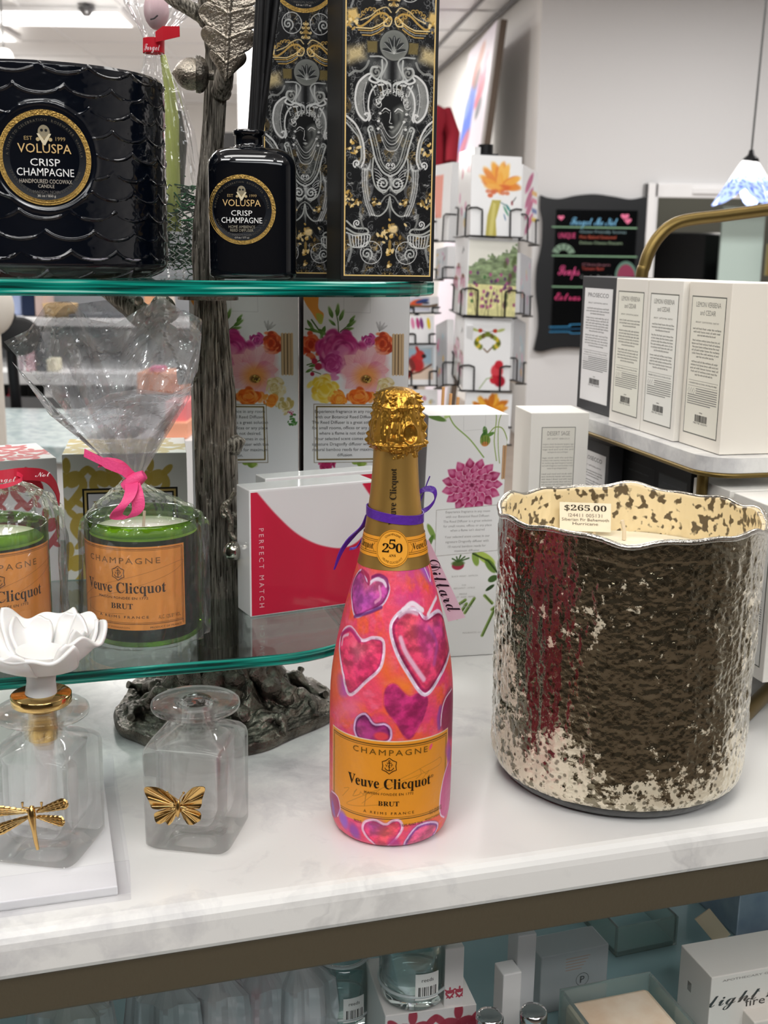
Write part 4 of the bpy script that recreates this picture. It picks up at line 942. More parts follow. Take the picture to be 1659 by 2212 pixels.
def glass_shelf(uv, z, t):
    p = np.array([CT(a_, b_)[:2] for a_, b_ in uv]); n = len(p); tr = [tuple(q) for q in tessellate_polygon([[Vector((x, y, 0)) for x, y in p]])]
    up = lambda q: q if (p[q[1]][0]-p[q[0]][0])*(p[q[2]][1]-p[q[0]][1])-(p[q[1]][1]-p[q[0]][1])*(p[q[2]][0]-p[q[0]][0]) > 0 else q[::-1]
    mb = MB(); hi = np.c_[p, np.full(n, z)]; lo = np.c_[p, np.full(n, z - t)]
    mb.add(hi, [up(q) for q in tr]); mb.add(lo, [up(q)[::-1] for q in tr])
    s = [(0, -.0012), (.0012, 0)]; k = p - p.mean(0); k = k / np.linalg.norm(k, axis=1, keepdims=True)
    rows = [np.c_[p, np.full(n, z)], np.c_[p + k * .0012, np.full(n, z - .0012)], np.c_[p + k * .0012, np.full(n, z - t + .0012)], np.c_[p, np.full(n, z - t)]]
    mb.grid(np.array(rows), 'ffffff', 1, False, wv=True, flip=True)
    return mb.build('glass_shelf', [GCLEAR, GEDGE], tree)
def dshape(u0, u1, v0, v1, r):
    pts = []
    for cu, cv, a0 in ((u1 - r, v0 + r, -PI / 2), (u1 - r, v1 - r, 0), (u0 + r, v1 - r, PI / 2), (u0 + r, v0 + r, PI)):
        for k in range(13): aa = a0 + k / 12 * PI / 2; pts.append((cu + r * math.cos(aa), cv + r * math.sin(aa)))
    return pts
ZL, ZU = 1.106, 1.367
glass_shelf(dshape(-.46, .055, .138, .52, .09), ZL, .0085)
glass_shelf(dshape(-.46, .108, .150, .46, .10), ZU, .0105)
mb = MB(); mb.lathe([(0, ZL - .016), (.026, ZL - .016), (.026, ZL - .0088), (0, ZL - .0088)], (C_[4][0], TY, 0), 32); mb.build('shelf_collar', pewter_d, tree)
mb = MB(); mb.lathe([(0, ZU - .018), (.024, ZU - .018), (.024, ZU - .0108), (0, ZU - .0108)], (C_[10][0], TY, 0), 32); mb.build('shelf_collar', pewter_d, tree)
# ================================================================ on the upper glass shelf
def ptext(mb, s, fn, xl, xr, yb, hpx, col, lift=2, mi=0, fit=True, yc=None, spacing=1.0):
    """Lettering between photo columns xl..xr with its baseline on row yb (at the middle of the line)."""
    xm = (xl + xr) / 2; q = fn.px([(xl, yb), (xr, yb), (xm, yb), (xm, yb - hpx)])
    mb.text(s, (q[0][0] + q[1][0]) / 2, q[2][1], abs(q[3][1] - q[2][1]), fn, col, lift, mi, width=(q[1][0] - q[0][0]) if fit else None, spacing=spacing)
BLACKGL = mat('black_gloss_glass', '070a10', .06, coat=.6)
GOLDP = mat('gold_label_rim', 'd2ad62', .3, .9, bump=(900, .9))
def voluspa_label(mb, fn, cx, cy, r, kind, ry=None):
    """Round black label, gold rope rim, all lettering."""
    k = r; ell = lambda rr, col, lift, mi=0: mb.disc(cx, cy, rr, fn, col, lift, mi, n=72)
    ell(r, 'd0ab62', 2, 1); ell(r * .955, 'f0d79a', 3, 1); ell(r * .905, '8e6c35', 4, 1); ell(r * .885, '0b1018', 5)
    for i in range(72):
        a = i / 72 * 2 * PI; mb.disc(cx + r * .937 * math.cos(a), cy + r * .937 * math.sin(a), r * .018, fn, '7d5f2f' if i % 2 else 'fbe9b8', 6, 1, n=6)
    T = lambda s, y, h, col, w: mb.text(s, cx, cy + y * k, h * k, fn, col, 7, width=w * k)
    T('VOLUSPA', .10, .19, 'd9b67c', 1.12); T('CRISP', -.17, .15, 'f2f2f0', .62); T('CHAMPAGNE', -.38, .16, 'f2f2f0', 1.2)
    if kind == 'candle':
        T('HANDPOURED COCOWAX', -.535, .085, 'b5ada0', 1.1); T('CANDLE', -.63, .07, 'b5ada0', .34); T('MAISON NOIR', -.74, .055, '5e5c5a', .55); T('30 oz / 850 g', -.825, .05, 'cfcac0', .38)
    else:
        T('HOME AMBIENCE', -.53, .08, '96907f', .78); T('REED DIFFUSER', -.63, .08, '96907f', .68); T('MAISON NOIR', -.745, .055, '5e5c5a', .56); T('6 fl oz / 177 ml', -.825, .05, 'cfcac0', .42)
    T('EST.', .36, .075, 'a58d60', .2 if 0 else .18); 
    mb.text('EST', cx - .33 * k, cy + .36 * k, .08 * k, fn, 'a58d60', 7); mb.text('1999', cx + .34 * k, cy + .36 * k, .08 * k, fn, 'a58d60', 7)
    mb.disc(cx, cy + .53 * k, .125 * k, fn, '8f866f', 7, ry=.15 * k, n=20); mb.disc(cx - .045 * k, cy + .57 * k, .03 * k, fn, '14161a', 8, n=10); mb.disc(cx + .045 * k, cy + .57 * k, .03 * k, fn, '14161a', 8, n=10)
    mb.poly(np.array([(-.15, .50), (-.10, .50), (0, .36), (.10, .50), (.15, .50), (.02, .26), (-.02, .26)]) * k + [cx, cy], fn, 'd8ccae', 9)
    for s_ in (-1, 1):
        mb.disc(cx + s_ * .13 * k, cy + .38 * k, .04 * k, fn, 'b8a67e', 8, n=12)
    mb.text('A TOAST TO CELEBRATION  ROSEWATER  VANILLA', 0, 0, .052 * k, fn, '5c564a', 7, arc=(cx, cy, .76 * k, 1), spacing=1.35)
    mb.text('SPARKLING ESSENCE  EFFERVESCENT  NOIR', 0, 0, .052 * k, fn, '4e4a42', 7, arc=(cx, cy, .80 * k, -1), spacing=1.35)

# big embossed candle jar
JY = .832; jc = at_y(95, 400, JY); JX = jc[0]; JR = (355 - 95) / FPX * ((at_y(300, 400, JY) - CAM) @ _F); JH = at_y(356, 176, JY)[2] - ZU
jar = thing('candle_jar', (JX, JY, ZU), 'large black embossed glass candle jar with round gold rimmed label', 'candle')
nz, na = 330, 900; zz = np.linspace(0, 1, nz); a = np.arange(na) / na * 2 * PI
prof = JR * np.where(zz < .075, (1 - (1 - zz / .075) ** 2 * .16), 1.0) * np.where(zz > .985, 1 - .015 * (zz - .985) / .015, 1)
S, Tt = np.meshgrid(a * 17 / (2 * PI) * 1.0, zz * 10.5)
def scale_lines(s, t):
    d = np.full(s.shape, 9.0)
    for row in range(-1, 14):
        for off in (0,):
            ss = (s + .5 * (row % 2)) % 1 - .5; tt = t - row
            r = np.sqrt((ss / .62) ** 2 + ((tt) / 1.05) ** 2); dd = np.abs(r - 1); dd = np.where(tt < 0.12, dd, 9); d = np.minimum(d, dd)
    return d
d = scale_lines(S * 1.0, Tt)
wob = fbm((nz, na), (22, 22), 5, 3, True) - .5
brk = np.clip((fbm((nz, na), (14, 14), 9, 3, True) - .30) * 5, .3, 1) * np.where(zz < .10, 1.7, 1)[:, None]; emb = .0008 * np.exp(-(d / .05) ** 2) * brk + .0007 * wob + .0002 * (fbm((nz, na), (8, 8), 19, 2, True) - .5)
JA = cyl_fn((JX, JY), JR, ZU).px([(97, 340)])[0][0] / JR - PI / 2; ang = (a - JA); ang = (ang + PI) % (2 * PI) - PI; lx = ang[None] * JR; ly = zz[:, None] * JH
LR = 100 / FPX * ((at_y(95, 330, JY - JR) - CAM) @ _F); LZ_ = at_y(95, 340, JY - JR)[2] - ZU
inlab = np.sqrt(lx ** 2 + (ly - LZ_) ** 2) < LR * 1.14; edge = np.exp(-((np.sqrt(lx ** 2 + (ly - LZ_) ** 2) - LR * 1.13) / .0016) ** 2)
emb = np.where(inlab, 0, emb) + .0007 * edge
Rg = prof[:, None] + emb
P = np.stack([JX + Rg * np.cos(a), JY + Rg * np.sin(a), ZU + .0003 + np.repeat(zz[:, None] * JH, na, 1)], -1)
cc = np.tile(hx('050a14'), (nz, na, 1)); cc[zz < .07] = hx('15131a'); cc = np.where((emb > .0007)[..., None] & (zz < .10)[:, None, None], hx('8a8690'), cc)
mb = MB(); mb.grid(P, cc.reshape(-1, 3), 0, True, wv=True)
mb.grid(np.stack([P[-1], (P[-1] - [JX, JY, 0]) * [.965, .965, 1] + [JX, JY, .0004], (P[-1] - [JX, JY, 0]) * [.955, .955, 1] + [JX, JY, -.002], (P[-1] - [JX, JY, 0]) * [.955, .955, 1] + [JX, JY, -.05]]), '05070b', 0, True, wv=True)
mb.add(P[0], [list(range(na))[::-1]], '101015')
mb.build('jar', mat('black_embossed_glass', '070a10', .12, vcol=True, coat=.4), jar)
jf = cyl_fn((JX, JY), JR + .0007, ZU + LZ_, JA); mb = MB(); voluspa_label(mb, jf, 0, 0, LR, 'candle'); mb.build('label', [PRINT, GOLDP], jar)
mb = MB(); mb.lathe([(0, ZU + JH - .05), (JR * .95, ZU + JH - .05)], (JX, JY, 0), 60); mb.build('wax', mat('cream_wax', 'efe6d2', .5, sss=.2), jar)

# small diffuser bottle with black reeds
BY = .836; bc = at_y(546, 450, BY); BX = bc[0]; k_ = ((bc - CAM) @ _F) / FPX; BW, BD = 94 * k_, .021; ztop = at_y(546, 322, BY)[2]
bot = thing('diffuser_bottle', (BX, BY, ZU), 'small black diffuser bottle with gold rimmed label beside the tall patterned boxes', 'reed diffuser')
yaw = math.radians(4); cy_, sy_ = math.cos(yaw), math.sin(yaw)
def sup(w_, d_, z, n=96, e=3.6):
    t = np.arange(n) / n * 2 * PI; c, s = np.cos(t), np.sin(t); x = np.sign(c) * np.abs(c) ** (2 / e) * w_; y = np.sign(s) * np.abs(s) ** (2 / e) * d_
    return np.stack([BX + x * cy_ - y * sy_, BY + x * sy_ + y * cy_, np.full(n, z)], -1)
Hb = ztop - ZU; rows = []
for t in np.linspace(0, PI / 2, 6): rows.append(sup(BW - .004 + .004 * math.sin(t), BD - .004 + .004 * math.sin(t), ZU + .0004 + .004 * (1 - math.cos(t))))
for z in np.linspace(.1, .82, 6): rows.append(sup(BW, BD, ZU + Hb * z))
for t in np.linspace(0, PI / 2, 9): rows.append(sup(BW - .0135 * (1 - math.cos(t)) * 1.0, BD - .010 * (1 - math.cos(t)), ZU + Hb - .0135 + .0135 * math.sin(t), e=3.6))
nk = 32 * k_
def circ(r, z): t = np.arange(96) / 96 * 2 * PI; return np.stack([BX - .002 + r * np.cos(t), BY + r * np.sin(t), np.full(96, z)], -1)
rows += [circ(.0125, ztop + .0004), circ(.0105, ztop + .0012), circ(.0100, ztop + .003), circ(.0100, ztop + .0085), circ(.0112, ztop + .009), circ(.0114, ztop + .0118), circ(.0105, ztop + .0124), circ(.0078, ztop + .0122), circ(.0075, ztop + .004)]
mb = MB(); mb.grid(np.array(rows), 'ffffff', 0, True, wv=True); mb.add(rows[0], [list(range(96))[::-1]]); mb.build('bottle', BLACKGL, bot)
f0 = np.array([BX, BY, 0]) + np.array([sy_, -cy_, 0]) * (BD + .0006); o0 = f0 + [0, 0, at_y(522, 453, BY - BD)[2]]
bf0 = plane_fn(o0, [cy_, sy_, 0], [0, 0, 1])
# the face of the bottle is nearly flat: the label follows its gentle bow
def bfl(x, y, k=1):
    x = np.atleast_1d(x); y = np.atleast_1d(y); c = np.clip(np.abs(x) / BW, 0, .999); d = BD * (1 - c ** 3.6) ** (1 / 3.6)
    return np.stack([BX + x * cy_ + (d + .0003 + LIFT * k) * sy_, BY + x * sy_ - (d + .0003 + LIFT * k) * cy_, o0[2] + y], -1)
q = bf0.px([(522, 453)])[0]; mb = MB(); voluspa_label(mb, bfl, q[0], q[1], 74 * k_ * .965, 'diffuser'); mb.build('label', [PRINT, GOLDP], bot)
mb = MB(); r5 = random.Random(3)
for i in range(9):
    b0 = np.array([BX - .002 + r5.uniform(-.0045, .0045), BY + r5.uniform(-.004, .004), ztop - .03]); pt_ = at_y(562 + 5.6 * i, -60, BY + r5.uniform(-.012, .012))
    mb.tube([b0, (b0 + pt_) / 2 + [r5.uniform(-.001, .001), 0, 0], pt_], .0021, 8)
mb.build('reeds', mat('black_reed', '0c0d10', .55, bump=(400, .3, .1)), bot)

# tall ornate boxes
def spiral(cx, cy, r, turns, d=1, a0=0.0, n=26, r1=.12):
    t = np.linspace(0, 1, n); rr_ = r * (1 - t * (1 - r1)); a = a0 + d * turns * 2 * PI * t; return np.c_[cx + rr_ * np.cos(a), cy + rr_ * np.sin(a)]
def ornate(A, M):
    """Engraved cartouche with a face, in white and gold on black; M maps sketch coordinates (x right, y down) to the face."""
    r = np.random.RandomState(12); ax = lambda y: 414 - .006 * y; S = A.px
    def both(p, w, col, a=.9):
        p = np.asarray(p, float)
        for s in (0, 1):
            q = p if s == 0 else np.c_[2 * ax(p[:, 1]) - p[:, 0], p[:, 1]]; A.line(M(q), w * 1.3 * US, col, a)
    def fill(p, col, a=.9, soft=None, sym=True):
        p = np.asarray(p, float)
        for s in ((0, 1) if sym else (0,)):
            q = p if s == 0 else np.c_[2 * ax(p[:, 1]) - p[:, 0], p[:, 1]]; A.poly(M(q), col, a, soft and soft * US)
    US = np.linalg.norm(M(np.array([[0, 0], [100, 0]]))[1] - M(np.array([[0, 0]]))[0]) / 100
    Wt, Gr, Gd, Gl = 'e4e4e2', '8b8c88', 'c9a253', 'f0d69a'
    sp = lambda p, n=7: spline(p, n)
    for k in range(150):          # faint filigree everywhere
        x, y = r.uniform(85, 400), r.uniform(40, 2030); both(spiral(x, y, r.uniform(12, 34), r.uniform(.6, 1.3), r.choice([-1, 1]), r.uniform(0, 6), 14), 4, Wt, .34)
    # fine engraved curls and acanthus shading over the whole panel
    n0 = fbm(A.X.shape, (26, 26), 61, 3); n1_ = fbm(A.X.shape, (13, 13), 71, 3); n2_ = fbm(A.X.shape, (40, 30), 81, 2)
    n0 = (n0 + n0[:, ::-1]) / 2; n1_ = (n1_ + n1_[:, ::-1]) / 2; n2_ = (n2_ + n2_[:, ::-1]) / 2
    ln = np.exp(-((n0 - .5) / .012) ** 2) * .5 + np.exp(-((n1_ - .47) / .018) ** 2) * .45 + np.clip((n1_ - .5) * 4, 0, .35) * (n2_ > .5)
    ln = np.clip(ln * np.clip((n2_ - .36) * 6, .1, 1), 0, .8)[..., None]; A.C = A.C * (1 - ln) + np.where((n2_ > .60)[..., None], hx('c9a764'), hx('cfcfcc')) * ln
    # grey washes
    fill(sp([(260, 715), (200, 722), (155, 790), (148, 900), (180, 1000), (225, 1008), (205, 900), (215, 800), (250, 745)]), '9a9b98', .85, 14); fill([(150, 600), (260, 570), (335, 640), (300, 700), (200, 640)], '707270', .6, 30)
    fill([(330, 620), (380, 620), (380, 740), (330, 745)], 'c9cbc8', .7, 26); fill([(440, 900), (520, 860), (540, 1100), (470, 1300), (400, 1290)], '8a8c86', .6, 60, False)
    fill([(520, 740), (600, 800), (600, 960), (560, 1000), (510, 800)], 'b9bbb8', .8, 40, False); fill([(225, 490), (300, 490), (300, 565), (230, 565)], '77683c', .9, 6)
    fill([(215, 1350), (245, 1350), (260, 1640), (225, 1560)], '85878a', .5, 30); fill([(85, 300), (150, 285), (165, 340), (90, 400)], 'e2c078', .95, 12); fill([(82, 540), (200, 520), (210, 600), (110, 640), (82, 640)], 'e6cf98', .8, 30)
    # pediment
    for o in range(4): both([(150 + 14 * o, 410 + 15 * o), (255, 410 + 15 * o), (300, 392 + 15 * o), (345, 365 + 14 * o)], 6, [Gl, Gd, Gr, Gd][o], .95)
    both(sp([(345, 362), (385, 330), (400, 350), (385, 385), (350, 388), (345, 370), (362, 360)]), 8, Gl); both(sp([(120, 350), (170, 400), (230, 370), (290, 320), (350, 310), (395, 345)]), 11, Gd); both(sp([(180, 360), (250, 330), (300, 290), (360, 270), (395, 300)]), 7, Gl, .8)
    for k in range(9): x = 170 + 26 * k; both(spiral(x, 330 - 40 * math.sin(k * .5), 17, .9, 1, k), 6, Gd, .8)
    for y, w in ((150, 14), (180, 24), (215, 38), (250, 26)): fill(sp([(ax(y) - w, y + 12), (ax(y), y - 22), (ax(y) + w, y + 12)], 5), 'b89248', .8, 5, False); both(spiral(ax(y) - w, y, 12, 1, 1, 0), 5, Gl)
    # medallion with shell
    A.ell(*M(np.array([[420, 512]]))[0], 108 * US, 106 * US, '1a1b1c', 0, 1, .05); A.ell(*M(np.array([[420, 512]]))[0], 103 * US, 101 * US, '83857f', 0, .95, .05); A.ell(*M(np.array([[420, 512]]))[0], 92 * US, 90 * US, '6c6e6a', 0, .9, .3)
    for k in range(7):
        a = math.radians(-90 + (k - 3) * 27); x, y = 420 + 50 * math.cos(a), 556 + 72 * math.sin(a); A.ell(*M(np.array([[x, y]]))[0], 34 * US, 13 * US, '1d1f20', -a if 1 else a, .9, .3); A.line(M(np.array([(420, 566), (420 + 84 * math.cos(a), 562 + 104 * math.sin(a))])), 4 * US, 'c7c9c6', .8)
    # scrolls round the head
    both(sp([(370, 765), (330, 745), (290, 760), (245, 740), (265, 705), (225, 712), (165, 770), (145, 870), (165, 960), (215, 1010), (240, 990), (235, 962), (215, 970)]), 11, Wt); both(sp([(345, 770), (290, 780), (250, 840), (240, 920), (255, 985), (245, 1010)]), 10, Wt); both(sp([(225, 760), (205, 850), (215, 950), (228, 985)]), 5, Wt, .7)
    both(spiral(295, 690, 46, 1.6, -1, .3), 10, Gr, .95); both(sp([(335, 610), (335, 680), (300, 735), (255, 700), (265, 660), (300, 660)]), 10, 'bfc1be'); both(sp([(250, 590), (330, 590), (370, 630), (330, 720), (340, 745)]), 9, 'b5b7b4'); both(sp([(100, 720), (140, 690), (180, 690), (220, 660), (240, 620)]), 12, '9a9c98', .8)
    for k in range(10): y = 780 + 30 * k; both(spiral(118 - 3 * abs(k - 5) + 12, y, 14, .8, -1, 1.2), 5, Gr, .8)
    both(sp([(300, 740), (385, 760), (414, 800)]), 12, 'd2d4d2'); fill(sp([(405, 620), (414, 640), (412, 760), (398, 700)], 5), '0c0d0e', 1, 5)
    # head
    fill(sp([(330, 880), (345, 830), (414, 820), (490, 840), (505, 900), (500, 990), (470, 1060), (414, 1105), (360, 1060), (332, 980)]), '0b0c0d', 1, 6, False)
    fill(sp([(430, 930), (480, 905), (505, 940), (498, 1000), (470, 1060), (425, 1100), (405, 1080), (440, 1030), (432, 980)]), '8d8f8a', .95, 22, False); fill(sp([(440, 955), (470, 950), (475, 1000), (450, 1020)]), '1c1d1e', .8, 16, False)
    for x, s in ((368, 1), (462, -1)): A.line(M(sp([(x - 30, 945), (x - 6, 925), (x + 28, 940)])), 7 * US, Wt, .95); A.line(M(sp([(x - 24, 958), (x, 945), (x + 20, 956)])), 5 * US, Gr, .9)
    A.line(M(sp([(402, 950), (400, 990), (394, 1018), (412, 1026)])), 5 * US, Wt, .9); fill(sp([(388, 1046), (408, 1040), (428, 1048), (408, 1060)], 5), 'b9bbb6', .95, 4, False); A.line(M(sp([(390, 1072), (410, 1080), (430, 1070)])), 4 * US, Gr, .8)
    for k in range(30):
        t = k / 29; a = PI + t * PI; x, y = 416 + 104 * math.cos(a), 905 + 95 * math.sin(a); A.line(M(spiral(x, y, r.uniform(16, 30), 1.1, r.choice([-1, 1]), r.uniform(0, 6), 16)), 6 * US, [Wt, Gr, 'c8c9c6'][k % 3], .9)
    for k in range(9):
        x = 290 + 30 * k; A.line(M(sp([(x, 840), (x + (414 - x) * -.12, 800 - 14 * (k % 2)), (x + (x - 414) * .25, 770)])), 9 * US, ['a9aba8', '2a2b2c', 'cfd1ce'][k % 3], .9)
    for s, x in ((-1, 318), (1, 512)):
        for k in range(8): A.ell(*M(np.array([[x + r.uniform(-14, 14), 960 + 17 * k]]))[0], 11 * US, 9 * US, [Wt, '4a4b4c', Gr][k % 3], 0, .9, .3)
    for k in range(5): A.line(M(sp([(335, 1020 + 24 * k), (375, 1090 + 26 * k), (414, 1120 + 22 * k), (455, 1090 + 25 * k), (495, 1020 + 20 * k)])), 6 * US, [Wt, Gr][k % 2], .75)
    # cartouche below the head
    both(spiral(262, 1066, 26, 1.1, 1, 2), 10, 'bfc1be')
    for o, w, c in ((0, 10, 'c7c9c6'), (22, 6, Gr), (40, 8, 'a5a7a2')): both(sp([(242 + o, 1075), (270 + o, 1170), (300 + o, 1275), (350 + o * .6, 1350 - o * .7), (408, 1380 - o * 1.0)]), w, c)
    both(spiral(390, 1305, 20, 1.2, 1, 1), 6, Wt); both(spiral(355, 1430, 48, 1.7, 1, 1.2), 10, 'c5c7c4'); both(sp([(280, 1260), (275, 1360), (300, 1450), (360, 1490), (404, 1450)]), 9, 'b9bbb6')
    for k in range(6): both(sp([(290 + 4 * k, 1330 + 22 * k), (320, 1345 + 20 * k), (345, 1375 + 14 * k)]), 5, Wt, .7)
    fill([(395, 1390), (414, 1380), (432, 1390), (420, 1480), (405, 1480)], 'c9cbc8', .8, 10, False)
    both(sp([(404, 1500), (370, 1520), (330, 1570), (290, 1570), (310, 1540)]), 8, Gr); both(sp([(404, 1520), (385, 1600), (330, 1650), (270, 1640)]), 9, 'b5b7b2'); fill(sp([(400, 1510), (414, 1600), (410, 1670), (398, 1600)], 5), '8f918d', .9, 6, False)
    # drapery, side ovals, urns
    for k in range(6): both(sp([(200 + 9 * k, 1335), (204 + 8 * k, 1450), (225 + 8 * k, 1560), (262 + 8 * k, 1650)]), 5, [Wt, Gr][k % 2], .75)
    for o, w, c in ((0, 11, Wt), (26, 6, Gr), (44, 9, 'b9bbb8')): both(sp([(84, 985 + o), (150 - o * .3, 1040 + o), (200 - o * .5, 1140), (215 - o * .5, 1260), (195 - o, 1320)]), w, c)
    fill(sp([(170, 1320), (230, 1330), (262, 1270), (255, 1330), (220, 1345)]), 'd7d9d6', .9, 8); both(spiral(160, 1300, 28, 1.3, 1, 2), 8, Wt)
    for k in range(7): both([(112 + 22 * k, 1790), (116 + 21 * k, 1830), (128 + 17 * k, 1862)], 6, Wt, .85)
    both(sp([(90, 1770), (160, 1790), (250, 1780), (262, 1810), (230, 1860), (150, 1870), (100, 1850)]), 8, 'c9cbc8'); both(sp([(90, 1690), (150, 1735), (230, 1740), (245, 1770), (160, 1775), (90, 1740)]), 10, 'b5b7b2'); both(spiral(165, 1705, 26, 1.4, 1, 2), 7, Wt); both(sp([(190, 1640), (200, 1700), (215, 1740)]), 12, Gr, .8)
    for cy in (1905, 150):
        both(spiral(272 if cy > 999 else 300, cy, 78, 1, 1, 0, 40, 1.0), 5, Wt, .8); both(spiral(240 if cy > 999 else 270, cy + 10, 44, 1.5, -1, 1), 9, 'c5c7c4', .85)
        for k in range(7): a = k * .9; x0 = 272 if cy > 999 else 300; both([(x0 + 40 * math.cos(a), cy + 40 * math.sin(a)), (x0 + 78 * math.cos(a), cy + 78 * math.sin(a))], 5, Gr, .8)
        both(sp([(110, cy - 120), (125, cy - 20), (105, cy + 60)]), 14, '9c9e9b', .8)
    both(sp([(90, 150), (130, 210), (110, 280)]), 12, 'a9aba8', .7)
    # gold leaves and fruit
    for cx, cy, s, n in ((125, 1190, 46, 14), (125, 1560, 60, 22), (414, 1770, 70, 34), (412, 1900, 24, 10), (300, 1560, 30, 9), (110, 380, 36, 10), (412, 1990, 16, 6)):
        for k in range(n):
            dx, dy = r.normal(0, .55, 2) * s; q = np.array([[cx + dx, cy + dy]]); t_ = [Gd, Gl, '8a6d36', '17130c'][r.randint(4)]
            for qq in ((q, np.c_[2 * ax(q[:, 1]) - q[:, 0], q[:, 1]]) if abs(cx - 414) > 20 else (q,)): A.ell(*M(qq)[0], r.uniform(9, 20) * US, r.uniform(6, 11) * US, t_, r.uniform(0, 3), .9, .35)
    A.ell(*M(np.array([[435, 1740]]))[0], 34 * US, 30 * US, 'f2d79e', .3, .9, .6); A.ell(*M(np.array([[410, 1850]]))[0], 12 * US, 40 * US, Gd, 0, .7, .5)
def tall_box(name, pl_, pr_, Yl, Yr, depth, label, sk, lab):
    """Black box; front lower corners seen at pl_, pr_; sk = sketch frame on the photo (x at left, x at right, y of lower gold line)."""
    a = at_y(pl_[0], pl_[1], Yl); b = at_y(pr_[0], pr_[1], Yr); a[2] = b[2] = ZU + .0004; ux = unit(b - a); W = np.linalg.norm(b - a); n = np.cross(ux, [0, 0, 1.0]); Hh = .262
    t = thing(name, (a + b) / 2 - n * depth / 2, label, 'box', 'black patterned diffuser boxes')
    bx = MB(); A4 = [a, b, b - n * depth, a - n * depth]; bx.hexa(A4, [p + [0, 0, Hh] for p in A4]); o = bx.build('carton', mat('black_card', '0b0c0e', .45), t); bevel(o, .0008)
    fn = plane_fn(a, ux, [0, 0, 1.0]); mg = W * .045
    s0, s1 = sk
    def M(p): p = np.asarray(p, float); return np.c_[mg + (p[:, 0] - 78) / (712 - 78) * (W - 2 * mg), s0 + (2062 - p[:, 1]) / 634 * (W - 2 * mg) * s1]
    A = Art(mg, W - mg, s0, s0 + (W - 2 * mg) * s1 * (2062 + 230) / 634, 230, 800, '0a0b0d'); ornate(A, M)
    mb = MB(); A.mesh(mb, fn, 1); mb.frame(mg - .0007, s0 - .0007, W - mg + .0007, Hh - .004, .0009, fn, 'e2c27c', 2)
    voluspa_label(mb, fn, W / 2, lab, W * .40, 'diffuser'); mb.build('front_print', [PRINT, GOLDP], t); return t
tall_box('diffuser_box', (735, 606), (936, 607), .822, .836, .062, 'black box with engraved face pattern, nearest the shelf end', (.0040, 1.02), .2185)
tall_box('diffuser_box', (566, 598), (745, 599), .902, .914, .060, 'black box with engraved face pattern standing behind the black bottle', (.0040, 1.02), .2185)

# wrapped gift with green shred behind the big jar
CELLO = thin_clear('cellophane', 'fdfdfe', .55, .035, crumple=(14, .9), rough=.03, haze=.045)
CELLO2 = thin_clear('cellophane_gathered', 'f8f8fa', .9, .15, crumple=(16, .8), rough=.035, haze=.27)
def bag(rows, c, seed, n=150, sq=.8, folds=(9, 17), amp=.10, crease=.03):
    """Cellophane sleeve: rows of (x px, y px, half-width px); folds deepen where it is gathered."""
    r = np.random.RandomState(seed); ph = r.uniform(0, 6, 8); a = np.arange(n) / n * 2 * PI; pts = []
    xs = np.array(rows, float); tt = np.linspace(0, len(xs) - 1, 70); X = [np.interp(tt, range(len(xs)), xs[:, i]) for i in range(3)]
    nz_ = fbm((70, n), (7, 7), seed, 3, True) - .5
    for i in range(70):
        p = at_y(X[0][i], X[1][i], c); h = X[2][i] / FPX * ((p - CAM) @ _F)
        w_ = 1 + amp * (np.sin(folds[0] * a + ph[0]) * .5 + np.sin(folds[1] * a + ph[1] + i * .02) * .35) * (1.0 if h > .012 else 1.6) + crease * nz_[i] * 4
        pts.append(np.stack([p[0] + h * w_ * np.cos(a), p[1] + h * sq * w_ * np.sin(a), p[2] + .004 * nz_[i] + 0 * a], -1))
    return np.array(pts)
def keep_out(P, c, r):
    d = P[..., :2] - np.array(c); n = np.linalg.norm(d, axis=-1, keepdims=True); P[..., :2] = np.array(c) + d * np.maximum(1, r / np.maximum(n, 1e-6)); return P
GY = 1.01; g0 = at_y(392, 560, GY)
gift = thing('wrapped_gift', (g0[0], GY, ZU), 'cellophane wrapped gift with red ribbon and green shred behind the jar', 'gift')
mb = MB(); P = bag([(372, 590, 62), (372, 570, 72), (368, 480, 76), (360, 380, 72), (352, 280, 62), (343, 190, 44), (336, 135, 24), (332, 108, 17), (331, 92, 18), (334, 70, 28), (342, 40, 52), (350, 5, 80), (352, -40, 90)], GY, 4)
P[..., 2] = np.maximum(P[..., 2], ZU + .0006)
mb.grid(P, 'ffffff', 0, False, wv=True); mb.build('cellophane_wrap', CELLO, gift)
mb = MB(); q = [at_y(332, y, GY) for y in (115, 104, 93, 84)]; rr_ = 22 / FPX * 1.0
mb.grid(np.array([[(p[0] + rr_ * np.cos(t), p[1] + rr_ * np.sin(t), p[2]) for t in np.linspace(0, 2 * PI, 40, endpoint=False)] for p in q]), 'c01528', 0, True, wv=True)
p0, p1 = at_y(352, 72, GY - .01), at_y(388, 68, GY - .012); mb.ribbon([at_y(336, 80, GY - .01), p0, p1], [0, 0, 1], [.008, .011, .008], 'c01528')
rb_f = cyl_fn((q[1][0], GY), rr_ + .0002, q[1][2]); mb.text(script('Forget'), 0, -.003, .0055, rb_f, 'f5dfe2', 2, width=.014)
mb.build('red_ribbon', PRINT, gift)
mb = MB(); rr2 = np.random.RandomState(6)
for k in range(420):
    p = g0 + [rr2.normal(0, .012), rr2.normal(0, .009), 0]; p[2] = ZU + .004 + rr2.uniform(0, .075) * (1 - .25 * abs(p[0] - g0[0]) / .02); d_ = rr2.normal(0, 1, 3) * .009; mb.tube([p, p + d_ * .5 + [0, 0, .001], p + d_ * [1, 1, .5]], .0006, 4, ['1e4d2e', '2c6a3c', '163a24'][k % 3], 0, False)
o = mb.build('paper_shred', PRINT, gift); o['kind'] = 'stuff'
mb = MB()
